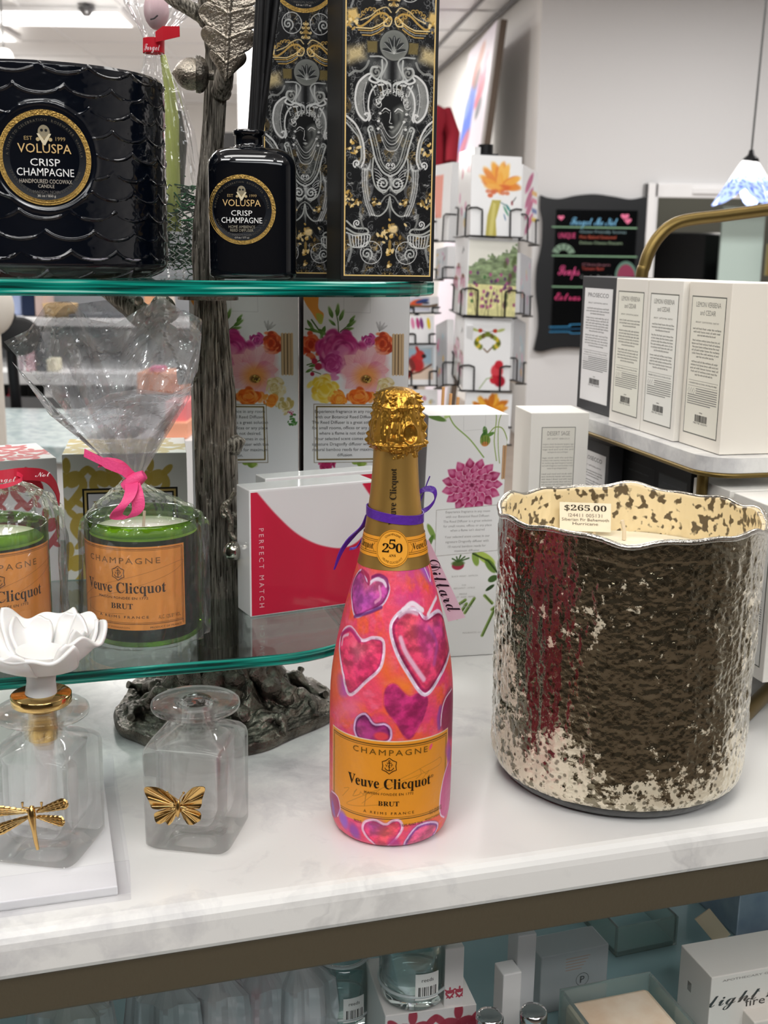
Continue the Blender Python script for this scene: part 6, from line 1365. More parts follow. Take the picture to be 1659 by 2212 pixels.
# where the silvering has worn thin (creamy): towards the foot, the flanks and a patch on one side
FH = math.atan2(-HY, -HX); da = ((a - FH + PI) % (2 * PI)) - PI
wear = .03 + .19 * np.exp(-((t - .10) / .09) ** 2) + .13 * np.exp(-((np.abs(da)[None] - 1.25) / .34) ** 2) * (t < .8) + .13 * np.exp(-(((da[None] + .40) / .34) ** 2 + ((t - .20) / .14) ** 2)) + .12 * np.exp(-(((da[None] + .95) / .2) ** 2 + ((t - .38) / .22) ** 2)) - .05 * np.exp(-(((da[None] - .25) / .5) ** 2 + ((t - .45) / .3) ** 2)) + .05 * big
C = np.repeat(np.clip(wear, 0, .5)[..., None], 3, -1); C = np.where(C <= .0031308, C * 12.92, 1.055 * C ** (1 / 2.4) - .055)
mb = MB(); mb.grid(P[15:], C[15:].reshape(-1, 3), 0, True, wv=True)
mb.build('glass_body', mercury(), hu)
mb = MB(); mb.grid(P[:17], 'ffffff', 0, True, wv=True); mb.add(P[0], [list(range(na))[::-1]]); mb.build('foot', mat('dark_glass_foot', '121413', .15, spec=.6), hu)
# rim bead and the speckled inside
mb = MB(); rim = P[-1] - [0, 0, .0004]; mb.tube(np.vstack([rim, rim[:2]])[::4], .0020, 8, cap=False); mb.build('rim', mat('bright_silver_rim', 'b8b4ac', .12, .95, bump=(150, .6)), hu)
def inner():
    m = bpy.data.materials.new('speckled_inside'); nt, N, L = nodes_of(m); p = N['Principled BSDF']; tc = N.new('ShaderNodeTexCoord'); p.inputs['Roughness'].default_value = .3
    v = N.new('ShaderNodeTexNoise'); v.inputs['Scale'].default_value = 150; v.inputs['Detail'].default_value = 1.5; L.new(tc.outputs['Object'], v.inputs['Vector'])
    n = N.new('ShaderNodeTexNoise'); n.inputs['Scale'].default_value = 22; L.new(tc.outputs['Object'], n.inputs['Vector']); ad = N.new('ShaderNodeMath'); ad.operation = 'MULTIPLY_ADD'; ad.inputs[1].default_value = .25; L.new(n.outputs['Fac'], ad.inputs[0]); L.new(v.outputs['Fac'], ad.inputs[2])
    r = N.new('ShaderNodeValToRGB'); e = r.color_ramp.elements; e[0].position = .52; e[0].color = (*lin(hx('5c4d36')), 1); e[1].position = .58; e[1].color = (*lin(hx('e8d3a8')), 1)
    L.new(ad.outputs[0], r.inputs['Fac']); L.new(r.outputs['Color'], p.inputs['Base Color']); return m
ii = np.arange(nz - 1, int(nz * .72), -3); Q = P[ii].copy(); c2 = np.stack([cxx[ii] + 0 * a, HY + 0 * cxx[ii] + 0 * a], -1); Q[..., :2] = (Q[..., :2] - c2) * .958 + c2
mb = MB(); mb.grid(np.concatenate([P[-1:], Q]), 'ffffff', 0, True, wv=True); mb.build('inside', inner(), hu)
WZ = at_y(1362, 1152, HY + RT * .9)[2]; mb = MB(); wa = [(0, WZ), (RT * .6, WZ - .0004), (RT * .90, WZ - .0003), (RT * .955, WZ + .001)]
mb.lathe(wa, (HX + tx * .75, HY, 0), 90); mb.build('wax', mat('ivory_wax', 'f3ecd6', .45, sss=.25), hu)
for x, y0, y1 in ((1283, 1156, 1118), (1348, 1166, 1124), (1172, 1148, 1131), (1505, 1160, 1140)):
    b0 = at_z(x, y0, WZ); q = at_y(x - 4, y1, b0[1]); mb = MB(); mb.tube([b0, (b0 + q) / 2 + [.0008, 0, 0], q], .0016, 8); mb.build('wick', mat('cotton_wick', 'dccbb0', .9), hu)
st_ = [at_y(x, y, HY + RT * .78) for x, y in ((1209, 1084), (1320, 1088), (1318, 1154), (1209, 1146))]
mb = MB(); ux = unit(st_[1] - st_[0]); uy = unit(st_[0] - st_[3]); f_ = plane_fn(st_[3], ux, uy); W_ = np.linalg.norm(st_[1] - st_[0]); H_ = np.linalg.norm(st_[0] - st_[3])
X, Y = np.meshgrid(np.linspace(0, W_, 12), np.linspace(0, H_, 4)); pp = f_(X.ravel(), Y.ravel(), 0).reshape(4, 12, 3); mb.grid(pp, 'f1e7d2', 0, False)
sl = lambda s, y, h, w, c='3b3229': mb.text(s, W_ / 2, H_ * y, H_ * h, f_, c, 3, width=W_ * w)
sl(serif('$265.00'), .72, .19, .82); sl('l24411 005131', .50, .12, .66, '8a7a70'); sl('Siberian Fir Behemoth', .36, .10, .92, '6a5c50'); sl('Hurricane', .22, .10, .5, '6a5c50')
mb.build('price_sticker', PRINT, hu)
# ================================================================ on the lower glass shelf and the counter behind it
def curve_ribbon(mb, pts, w, col, wd=(0.3, 0.2, 1), dy=0.0, Y=.8):
    mb.ribbon(spline([at_y(x, y, Y + dy + (q[2] if len(q) > 2 else 0)) for q in pts for x, y in [q[:2]]], 7), unit(wd), w, col)
def vc_candle(cx, cy, label, right_only=False):
    r = .0425; zt = at_y(312, 1112, .82)[2]; h = zt - ZL
    t = thing('green_candle', (cx, cy, ZL), label, 'candle')
    n = 96; wz = ZL + h * .895
    mb = MB(); mb.lathe([(0, ZL + .0004), (r - .004, ZL + .0004), (r - .0008, ZL + .003), (r, ZL + .008), (r, zt - .0015), (r - .0008, zt), (r - .002, zt - .0004), (r - .003, zt - .004), (r - .003, wz)], (cx, cy, 0), n)
    mb.build('glass', thin_clear('green_bottle_glass', 'a9cc5c', .45, .04), t)
    mb = MB(); mb.lathe([(0, ZL + .004), (r - .0045, ZL + .004), (r - .0035, wz - .002)], (cx, cy, 0), n, '1d3012'); mb.lathe([(r - .0035, wz - .002), (r - .006, wz), (0, wz + .0005)], (cx, cy, 0), n, 'efe9d6'); mb.build('wax', mat('candle_fill', 'ffffff', .4, vcol=True), t)
    mb = MB(); mb.tube([(cx, cy, wz), (cx + .001, cy, wz + .012)], .0011, 8); mb.build('wick', mat('cotton_wick', 'dccbb0', .9), t)
    FA_ = math.atan2(-cy, -cx); f = cyl_fn((cx, cy), r + .0003, ZL, FA_); mb = MB()
    return t, f, mb, r
def vc_label(mb, f, x0, x1, y0, y1, K):
    """Orange label between arc positions x0..x1 and heights y0..y1."""
    nx = 30; X, Y = np.meshgrid(np.linspace(x0, x1, nx), [y0, y1]); mb.grid(f(X.ravel(), Y.ravel(), 1).reshape(2, nx, 3), 'fca446', 0, True)
    W_, H_ = x1 - x0, y1 - y0; cx = (x0 + x1) / 2 - W_ * .02
    for o, w_ in ((.0016, .0005), (.0026, .0003)):
        xs = np.linspace(x0 + o, x1 - o, 30)
        mb.line(np.c_[xs, np.full(30, y1 - o)], w_, f, '8a5314', 2); mb.line(np.c_[xs, np.full(30, y0 + o + .003)], w_, f, '8a5314', 2); mb.line([(x1 - o, y0 + o), (x1 - o, y1 - o)], w_, f, '8a5314', 2); mb.line([(x0 + o, y0 + o), (x0 + o, y1 - o)], w_, f, '8a5314', 2)
    T = lambda s, yy, h, w_, c='3a230c', sp_=1.0, dx=0: mb.text(s, cx + dx * W_, y0 + yy * H_, h * H_, f, c, 3, width=w_ * W_, spacing=sp_)
    T('CHAMPAGNE', .80, .07, .62, '8a5a1a', 1.3); crest(mb, f, cx - W_ * .02, y0 + H_ * .685, H_ * .085, '4a2c10'); T(serif('Veuve Clicquot'), .45, .125, .70); T('MAISON FONDÉE EN 1772', .375, .028, .42); T(serif('BRUT'), .26, .065, .18); T('À REIMS FRANCE', .145, .03, .42, sp_=1.4)
    mb.text('ALC. 12% BY VOL.', x1 - W_ * .14, y0 + H_ * .13, H_ * .045, f, '8a5a1a', 3, width=W_ * .19); mb.text('PRODUCT OF FRANCE', x1 - W_ * .17, y0 + H_ * .02, H_ * .022, f, '6a4010', 3, width=W_ * .26); mb.text('VEUVE CLICQUOT PONSARDIN', x0 + W_ * .34, y0 + H_ * .02, H_ * .022, f, 'b06a20', 3, width=W_ * .4)
    sgp = [(.02, .30), (.3, .52), (.7, .70), (.98, .80), (.9, .68), (.5, .48), (.1, .28), (-.02, .2), (.2, .18), (.5, .2)]
    mb.line(spline([(x0 + a * W_, y0 + b * H_) for a, b in sgp if a > 0], 8), .00025, f, 'c07628', 2)
def sheet(edge, gather, depth, Y, seed, mi=0, nu=96, nv=70):
    """Gathered cellophane fan: from the gather (two px points) out to a ragged top edge."""
    e = resample(np.array(edge, float), 6); s = np.linspace(0, 1, nu); E = np.stack([np.interp(s, np.linspace(0, 1, len(e)), e[:, i]) for i in (0, 1)], 1)
    g0, g1 = np.array(gather[0], float), np.array(gather[1], float); r = np.random.RandomState(seed); S_, T_ = np.meshgrid(s, np.linspace(0, 1, nv)); n1 = np.zeros((nv, nu)); n2 = np.zeros((nv, nu)); P = []
    for k in range(9):       # pleats running out of the gather
        f = r.uniform(2.5, 8); n2 += (np.abs(((S_ + .06 * np.sin(T_ * 5 + k)) * f + r.rand()) % 1 - .5) - .25) * 2.2 / f
    for k in range(13):      # sharp random creases
        a = r.uniform(0, PI); f = r.uniform(1.2, 3.6); n1 += (np.abs((S_ * math.cos(a) + T_ * math.sin(a)) * f % 1 - r.uniform(.3, .7)) - .25) / f * .62
    for i, t in enumerate(np.linspace(0, 1, nv)):
        row = []
        for j in range(nu):
            g = g0 + (g1 - g0) * s[j]; k = t ** .82; q = g * (1 - k) + E[j] * k
            p = at_y(q[0], q[1], Y + depth * t * (.35 + .65 * math.sin(PI * s[j])) + .020 * n2[i, j] * min(1, t * 3) + .034 * n1[i, j] * t); row.append(p)
        P.append(row)
    return np.array(P)

c1, f1, lb1, r1 = vc_candle(-.1775, .822, 'green bottle glass candle with orange label wrapped in cellophane with pink ribbon')
q = f1.px([(186, 1250), (398, 1250), (290, 1182), (290, 1362)]); vc_label(lb1, f1, q[0][0], q[1][0], q[3][1], q[2][1], None); lb1.build('label', PRINT, c1)
c2, f2, lb2, r2 = vc_candle(-.2815, .786, 'second green glass candle with orange label, tied with red ribbon beside the white flower')
q2 = f2.px([(107, 1250)]); vc_label(lb2, f2, q2[0][0] - (q[1][0] - q[0][0]), q2[0][0], q[3][1] + .0005, q[2][1] + .002, None); lb2.build('label', PRINT, c2)
# clear wrap with its gathered top, pink ribbon
def wrap(c, rows, Y, seed, fan=None, gather=None, ribbon=None):
    P = bag(rows, Y, seed, 150, .95, (11, 23), .05, .028); P[..., 2] = np.maximum(P[..., 2], ZL + .0008); m_ = P[..., 2] < ZL + .086; P[m_] = keep_out(P[m_], (c.location.x, c.location.y), .0446); mb = MB(); mb.grid(P, 'ffffff', 0, False, wv=True); mb.build('cellophane_wrap', CELLO, c)
    if fan:
        for i, (edge, dep) in enumerate(fan):
            mb = MB(); mb.grid(sheet(edge, gather, dep, Y, seed + 30 + i), 'ffffff', 0, False); mb.build('cellophane_fan', CELLO2, c)
wrap(c1, [(308, 1420, 118), (308, 1408, 138), (310, 1380, 140), (312, 1300, 137), (312, 1200, 134), (310, 1130, 132), (308, 1108, 122), (300, 1088, 96), (292, 1066, 58), (286, 1048, 30), (284, 1036, 21)], .822, 9,
     fan=[([(8, 738), (62, 712), (100, 655), (150, 650), (196, 690), (250, 700), (300, 668), (352, 640), (398, 676), (436, 720), (428, 800)], -.03), ([(100, 700), (140, 660), (230, 648), (290, 690), (350, 700), (396, 668), (437, 690), (432, 760), (410, 860)], .035), ([(25, 780), (110, 900), (180, 880), (235, 850), (300, 840), (370, 850), (418, 830)], -.055)], gather=((266, 1034), (304, 1034)))
mb = MB(); PK = 'f2508c'
curve_ribbon(mb, [(298, 1040, -.005), (270, 1018, -.012), (228, 1000, -.014), (182, 978, -.014)], [.0085] * 8 + [.0072] * 7 + [.0056] * 7, PK, (.15, 0, 1), 0, .80)
curve_ribbon(mb, [(292, 1036, -.005), (262, 1006, -.010), (232, 998, -.010), (215, 1000, -.010)], .0068, 'e8447e', (.35, .3, 1), 0, .80)
curve_ribbon(mb, [(284, 1040, -.010), (284, 1058, -.020), (276, 1080, -.026), (258, 1100, -.028), (252, 1116, -.024), (280, 1118, -.022), (298, 1100, -.022), (296, 1070, -.020), (288, 1045, -.012)], .0092, PK, (1, .2, .25), 0, .80)
kq = at_y(288, 1040, .792); mb.tube([kq - [.006, 0, .005], kq, kq + [.008, 0, .005]], (.0045, .0062, .0035), 14, PK)
mb.build('pink_ribbon', mat('grosgrain_ribbon', 'f2508c', .5, vcol=True, bump=(600, .3)), c1)
wrap(c2, [(0, 1420, 128), (0, 1400, 146), (0, 1300, 142), (0, 1180, 138), (-2, 1100, 128), (-6, 1070, 108), (-16, 1048, 70), (-24, 1034, 34)], .786, 15)
mb = MB(); rp = [(-60, 1040, -.04), (0, 1030, -.042), (50, 1024, -.035), (95, 1028, -.015), (118, 1050, .0), (128, 1080, .006)]
curve_ribbon(mb, rp, .0085, 'c01834', (0, .25, 1), 0, .79); curve_ribbon(mb, [(-40, 1052, -.045), (10, 1050, -.045), (48, 1034, -.040), (30, 1022, -.038), (-10, 1028, -.04)], .003, 'd22042', (0, .3, 1), 0, .79)
o0 = at_y(20, 1034, .7462); rf = plane_fn(o0, unit([1, .14, .03]), [0, -.2, 1]); mb.text(script('Forget'), -.004, -.002, .0042, rf, 'f2dfe0', 6, width=.017); mb.text(script('Not'), .022, .001, .0036, rf, 'f2dfe0', 14, width=.010)
mb.build('red_ribbon', mat('satin_ribbon', 'c01834', .4, vcol=True), c2)

# damask gift boxes
def damask(A, W, H_, col, bg, seed, n=5):
    r = np.random.RandomState(seed); A.C[:] = hx(bg)
    for i in range(n):
        for j in range(n):
            cx, cy = (i + .5 * (j % 2) + .1) / n * W, (j + .3) / n * H_; s = W / n * .62
            for sg_ in (-1, 1):
                A.line(np.array([(cx, cy - s * .9)] + [(cx + sg_ * s * a, cy + s * b) for a, b in ((.35, -.5), (.62, -.05), (.42, .36), (.08, .28), (.14, .02), (.3, .06))]) if 0 else spline([(cx, cy - s * .9)] + [(cx + sg_ * s * a, cy + s * b) for a, b in ((.35, -.5), (.62, -.05), (.42, .36), (.08, .28), (.14, .02), (.3, .06))], 5), s * .32, col, .95)
                A.ell(cx + sg_ * s * .66, cy + s * .5, s * .3, s * .14, col, sg_ * .8, .95, .15); A.ell(cx + sg_ * s * .4, cy - s * .75, s * .28, s * .12, col, -sg_ * .7, .95, .15)
            A.ell(cx, cy + s * .75, s * .16, s * .32, col, 0, .95, .15)
def carton(name, a, ux, W, D, Hh, label, cat, group=None, base='f4f2ee', front=None, top=None, side=None, lean=None, bev=.0008, mt=None):
    """Upright carton: a = front lower corner on the near side, ux along the front; painters fill its faces."""
    a = np.asarray(a, float); ux = unit(ux); uy = np.array([0, 0, 1.0]) if lean is None else unit(lean); n = unit(np.cross(ux, uy))
    t = thing(name, a + ux * W / 2 - n * D / 2, label, cat, group)
    A4 = [a, a + ux * W, a + ux * W - n * D, a - n * D]; mb = MB(); mb.hexa(A4, [p + uy * Hh for p in A4], base); o = mb.build('carton', mt or PRINT, t); bevel(o, bev)
    f = {'front': plane_fn(a, ux, uy), 'top': plane_fn(a + uy * Hh, ux, -n), 'side': plane_fn(a - n * D, n, uy)}
    pm = MB(); done = False
    for k, fnc, w_, h_ in (('front', front, W, Hh), ('top', top, W, D), ('side', side, D, Hh)):
        if fnc: fnc(pm, f[k], w_, h_); done = True
    if done: pm.build('printed_face', mt or PRINT, t)
    return t, f
def dam_front(col, bg, seed, n, lab=False):
    def fn(mb, f, W, H_):
        A = Art(.0004, W - .0004, .0004, H_ - .0004, 150, int(150 * H_ / W), bg); damask(A, W, H_ * 1.0, col, bg, seed, n); A.mesh(mb, f, 1, 0, False)
        if lab:
            x0, x1, y1 = W * .15, W * .92, H_ * .73; mb.rect(x0, .01, x1, y1, f, '26221c', 2); mb.rect(x0 + .0016, .0116, x1 - .0016, y1 - .0016, f, 'cdb06a', 3); mb.rect(x0 + .0034, .0134, x1 - .0034, y1 - .0034, f, '1d1a16', 4); mb.rect(x0 + .0048, .0148, x1 - .0048, y1 - .0048, f, 'e9e8ea', 5)
            mb.text(serif('L'), x0 + .013, y1 - .021, .010, f, 'b79c5c', 6); mb.text(serif('W'), x1 - .016, y1 - .021, .010, f, '5a5348', 6)
    return fn
yg = .955; ga = at_y(133, 985, yg); gb = at_y(403, 977, yg + .02); gz = (ga[2] + gb[2]) / 2; ga[2] = gb[2] = ZL + .0004
carton('gift_box', ga, gb - ga, np.linalg.norm(gb - ga), .085, gz - ZL, 'white gift box with gold damask pattern behind the pink ribboned candle', 'gift box', front=dam_front('c3a74e', 'efece4', 3, 3, True), top=dam_front('cdb667', 'f4f1e8', 5, 3))
ra = at_y(-110, 995, .915); rb_ = at_y(122, 990, .955); rz = rb_[2]; ra[2] = rb_[2] = ZL + .0004
carton('gift_box', ra, rb_ - ra, np.linalg.norm(rb_ - ra), .085, rz - ZL, 'white gift box with red damask pattern at the end of the glass shelf', 'gift box', front=dam_front('b31f2c', 'efe9e8', 8, 3), top=dam_front('cf4a4e', 'f4eeec', 9, 3))

# red and white boxes with vertical lettering
pa_, pb_ = at_z(541, 1335, ZL), at_z(737, 1308, ZL); pux = unit((pb_ - pa_) * [1, 1, 0]); PW = .108; pz = at_plane(534, 1061, pa_, np.cross(pux, [0, 0, 1]))[2]; PH = pz - ZL
def pm_front(mb, f, W, H_):
    A = Art(.0012, W - .0012, .001, H_ - .002, 170, 170, 'c92a44'); g = lambda pts: f.px([(480 + x / 4.609, 960 + y / 4.609) for x, y in pts])
    A.poly(np.vstack([g(spline([(340, 470), (520, 680), (720, 870), (900, 975), (1060, 1022), (1200, 1030), (1330, 980), (1440, 860), (1520, 700), (1530, 600), (1480, 520), (1400, 400)], 6)), g([(1380, 300), (340, 300)])]), 'e4e1e1', 1, .0006)
    A.mesh(mb, f, 1, 0, False)
    p = g([(395, 835), (395, 1622), (365, 1200), (415, 1200)]); L_ = abs(p[0][1] - p[1][1]); mb.text('PERFECT MATCH', p[2][0] + .0002, (p[0][1] + p[1][1]) / 2, abs(p[3][0] - p[2][0]) * .95, f, 'f0c4c8', 3, width=L_, rot=-PI / 2, spacing=1.6)
pa_[2] = ZL + .0004
ACR = mat('glossy_carton', 'f2f0ee', .12, vcol=True, coat=.5)
carton('red_white_box', pa_, pux, PW, .028, PH, 'glossy red and white box with vertical lettering, front of the pair', 'box', 'red and white boxes on the shelf', 'efeded', pm_front, mt=ACR)
nb_ = np.cross(pux, [0, 0, 1.0]); carton('red_white_box', pa_ - nb_ * .042 + pux * .030, pux, PW, .022, PH * .995, 'matching red and white box standing behind the lettered one', 'box', 'red and white boxes on the shelf', 'efeded', lambda mb, f, W, H_: mb.rect(.001, .001, W - .001, H_ - .003, f, 'c92a44', 1), mt=ACR)

# floral diffuser boxes
TXT = ['Experience fragrance in any room', 'with our Botanical Reed Diffuser.', 'The Reed Diffuser is a great solution', 'for small rooms, offices or any place', 'where a flame is not desired.', 'Your selected scent comes in our', 'signature Dragonfly diffuser with ten', 'natural bamboo reeds for maximum', 'diffusion.']
YFB = 1.045; fl = at_y(655, 1000, YFB); fr_ = at_y(879, 1000, YFB + .012); fz = at_y(880, 640, YFB + .012)[2]; fl[2] = fr_[2] = ZL + .0004; FW = np.linalg.norm(fr_ - fl); FHh = fz - ZL
FART = {}
def flower_art(f, W, H_):
    A = Art(.0003, W - .0003, .0003, H_ - .0003, 260, int(260 * H_ / W), 'f3f3f4'); r = np.random.RandomState(5)
    g = lambda pts: f.px([(380 + x / 3.072, 580 + y / 3.072) for x, y in pts]); g1 = lambda x, y: g([(x, y)])[0]; s = abs(g([(0, 500), (100, 500)])[1][0] - g([(0, 500), (100, 500)])[0][0]) / 100
    def petal(cx, cy, ang, L, w_, col, tip, a=1):
        t = np.linspace(0, 1, 9); up = [(cx + L * q * math.cos(ang) - w_ * math.sin(PI * q ** .8) * math.sin(ang), cy + L * q * math.sin(ang) + w_ * math.sin(PI * q ** .8) * math.cos(ang)) for q in t]; dn = [(cx + L * q * math.cos(ang) + w_ * math.sin(PI * q ** .8) * math.sin(ang), cy + L * q * math.sin(ang) - w_ * math.sin(PI * q ** .8) * math.cos(ang)) for q in t]
        A.poly(g(up + dn[::-1]), col, a); p = g1(cx + L * .72 * math.cos(ang), cy + L * .72 * math.sin(ang)); A.ell(p[0], p[1], L * .3 * s, w_ * .8 * s, tip, -ang, .7 * a, .8)
    def ruff(cx, cy, R_, cols, n=60, sq=1.0, rmin=.06):
        for k in range(n):
            q = 1 - k / n; a = r.uniform(0, 2 * PI); d = R_ * q * r.uniform(.75, 1.0); p = g1(cx + d * math.cos(a), cy + sq * d * math.sin(a)); A.ell(p[0], p[1], R_ * r.uniform(.22, .40) * s, R_ * r.uniform(.13, .24) * s, cols[r.randint(len(cols))], -a + PI / 2 + r.uniform(-.5, .5), .9, .4)
    for x0, y0, x1, y1, w_ in ((860, 400, 1000, 440, 10), (900, 340, 980, 470, 10), (1080, 430, 1060, 280, 7), (1090, 420, 1180, 340, 7), (870, 640, 980, 600, 8), (900, 680, 960, 700, 6)): A.line(g([(x0, y0), ((x0 + x1) / 2 + 6, (y0 + y1) / 2), (x1, y1)]), w_ * s, '4f6b35')
    for cx, cy, a, L, w_ in ((1040, 330, -1.9, 80, 14), (1070, 320, -1.5, 85, 14), (1085, 350, -1.2, 80, 13), (1060, 380, -2.4, 60, 10), (1130, 390, -.6, 75, 13), (1150, 360, -.9, 60, 10), (1110, 410, -.2, 70, 11), (990, 380, 1.9, 90, 14), (940, 400, .6, 80, 12), (870, 340, 1.0, 90, 12), (880, 400, .3, 80, 11), (950, 470, 1.2, 70, 10), (880, 650, -.2, 80, 10), (860, 690, -.5, 60, 9)):
        petal(cx, cy, a, L, w_, '567a38', '84a860')
    A.poly(g(spline([(835, 150), (940, 150), (945, 260), (980, 300), (970, 350), (940, 350), (900, 290), (860, 230)], 5, True)), 'efa24a'); A.poly(g(spline([(930, 300), (975, 310), (970, 365), (945, 360)], 5, True)), 'b9c256', .9)
    ruff(895, 505, 78, ['d9482c', 'e2603a', 'b83420', 'ea7a4e'], 50, 1.15); ruff(1370, 500, 84, ['d8502c', 'e4683a', 'b23a22', 'ef8a5a'], 60, .95); ruff(1280, 480, 52, ['b0347e', 'cf5a9c', '8a2262'], 40, 1.1)
    ruff(1100, 560, 158, ['c2387e', 'd65a98', 'a02a68', 'e084b2', 'b83078'], 170, .9); ruff(1040, 640, 90, ['d060a0', 'b83a80', 'e08cba'], 50)
    for x, y, rr in ((920, 615, 20), (945, 650, 24), (905, 700, 14)): p = g1(x, y); A.ell(p[0], p[1], rr * s, rr * s, 'b8324e', 0, 1, .3)
    ruff(985, 800, 100, ['f2cf3a', 'f6dc62', 'e8b92c', 'fae68a'], 90, .95)
    for k in range(11): a = -PI + k * .62; petal(1260, 680, a, 168 + 14 * math.sin(k * 2.3), 62, ['eda8b4', 'f2bcc4', 'e88fa4'][k % 3], ['f7d2d4', 'f3b0b6', 'f6c6c4'][k % 3], .97)
    for k in range(40): a = r.uniform(0, 2 * PI); A.line(g([(1260 + 30 * math.cos(a), 690 + 30 * math.sin(a)), (1260 + 140 * math.cos(a), 680 + 140 * math.sin(a))]), 3 * s, 'dd7f92', .35)
    p = g1(1262, 715); A.ell(p[0], p[1], 80 * s, 70 * s, 'f2a04e', 0, .85, .9); A.ell(p[0], p[1] - 20 * s, 34 * s, 26 * s, '6a4a22', 0, .9, .5); ruff(1268, 738, 26, ['c9a23c', '8a6228', 'e6cf72', '4f3a1a'], 26)
    ruff(1080, 865, 70, ['f2952c', 'e87a22', 'f6b04a'], 50, .7); ruff(1220, 850, 90, ['ea6a1e', 'f08a32', 'd95618', 'f6a85a'], 80, .55); ruff(1390, 800, 70, ['e9d7a0', 'd8bf7a', 'f3e8c4'], 50, 1.3); ruff(1450, 900, 60, ['e0cf90', 'f0e4c0', 'c9b266'], 40, 1.5); ruff(1370, 870, 60, ['f09a3c', 'e8802a'], 36, .8)
    for k, a in enumerate((-1.9, -1.5, -1.0, -.6)): A.line(g([(1350, 415), (1350 + 60 * math.cos(a) * (1 if k != 1 else .8), 415 + 60 * math.sin(a))]), 5 * s, '7d7a78', .8); petal(1352, 412, a, 62, 8, 'b9b8b8', 'd8d8da', .8)
    ruff(1005, 1300, 62, ['b0245c', 'c83a74', '8a1a48'], 40, .8); petal(1200, 1300, -.9, 70, 22, '8faa4a', 'b4cc70'); petal(1200, 1300, -.1, 66, 22, '7d9c3c', 'a8c060'); petal(1200, 1300, -2.3, 56, 18, '8faa4a', 'b4cc70'); ruff(1500, 1010, 34, ['4f8a3c', '3c7430'], 20, 1.6); ruff(1490, 960, 20, ['b0345a'], 10)
    # window with bamboo reeds
    A.poly(g([(1436, 438), (1512, 438), (1510, 706), (1434, 706)]), '5a4636')
    for x in (1445, 1466, 1488, 1506): A.line(g([(x, 440), (x - 3, 704)]), 17 * s, 'd9bd94', .95); A.line(g([(x - 6, 440), (x - 9, 704)]), 3 * s, 'b08d64', .7)
    A.line(g([(1115, 190), (1115, 290), (1290, 295), (1290, 190)]), 2.5 * s, 'c9c9cc', .8)
    # text panel
    A.poly(g([(915, 900), (1330, 903), (1334, 1284), (918, 1288)]), 'f4f4f5'); A.line(g([(915, 900), (1330, 903), (1334, 1284), (918, 1288)]), 4 * s, '6d5a34', .9, True); A.line(g([(934, 916), (1314, 918), (1316, 1264), (938, 1268)]), 10 * s, '8f7838', 1, True); A.line(g([(934, 916), (1314, 918), (1316, 1264), (938, 1268)]), 3 * s, '2e2412', .8, True)
    return A
def floral_front(mb, f, W, H_):
    if 'A' not in FART:
        FART['A'] = flower_art(f, W, H_); g = lambda x, y: f.px([(380 + x / 3.072, 580 + y / 3.072)])[0]
        FART['t'] = [(s, g(1122, 958 + 36 * i), g(1122, 958 + 36 * i - 22)) for i, s in enumerate(TXT)]
    FART['A'].mesh(mb, f, 1, 0, False)
    for s, p, q in FART['t']: mb.text(s, p[0], p[1], abs(q[1] - p[1]) * .92, f, '4a4a4c', 3)
t_, _ = carton('diffuser_box', fl, fr_ - fl, FW, .085, FHh, 'white floral diffuser box with pink poppies directly behind the bottle foil', 'box', 'floral diffuser boxes', '4d3f44', floral_front, top=lambda mb, f, W, H_: mb.rect(0, 0, W, H_, f, 'f1f1f2', 1))  # dark mauve carton colour paints in the shade between the boxes
la = at_y(402, 1000, YFB - .012); lb_ = at_y(645, 1000, YFB); la[2] = lb_[2] = ZL + .0004; lux = unit(lb_ - la)
carton('diffuser_box', lb_ - lux * FW, lux, FW, .085, FHh, 'white floral diffuser box with pink poppies half hidden by the tree trunk', 'box', 'floral diffuser boxes', '4d3f44', floral_front, top=lambda mb, f, W, H_: mb.rect(0, 0, W, H_, f, 'f1f1f2', 1))  # same dark sides: shadow of the narrow gap put into the colour
a = fr_ + (fr_ - fl) / FW * .004

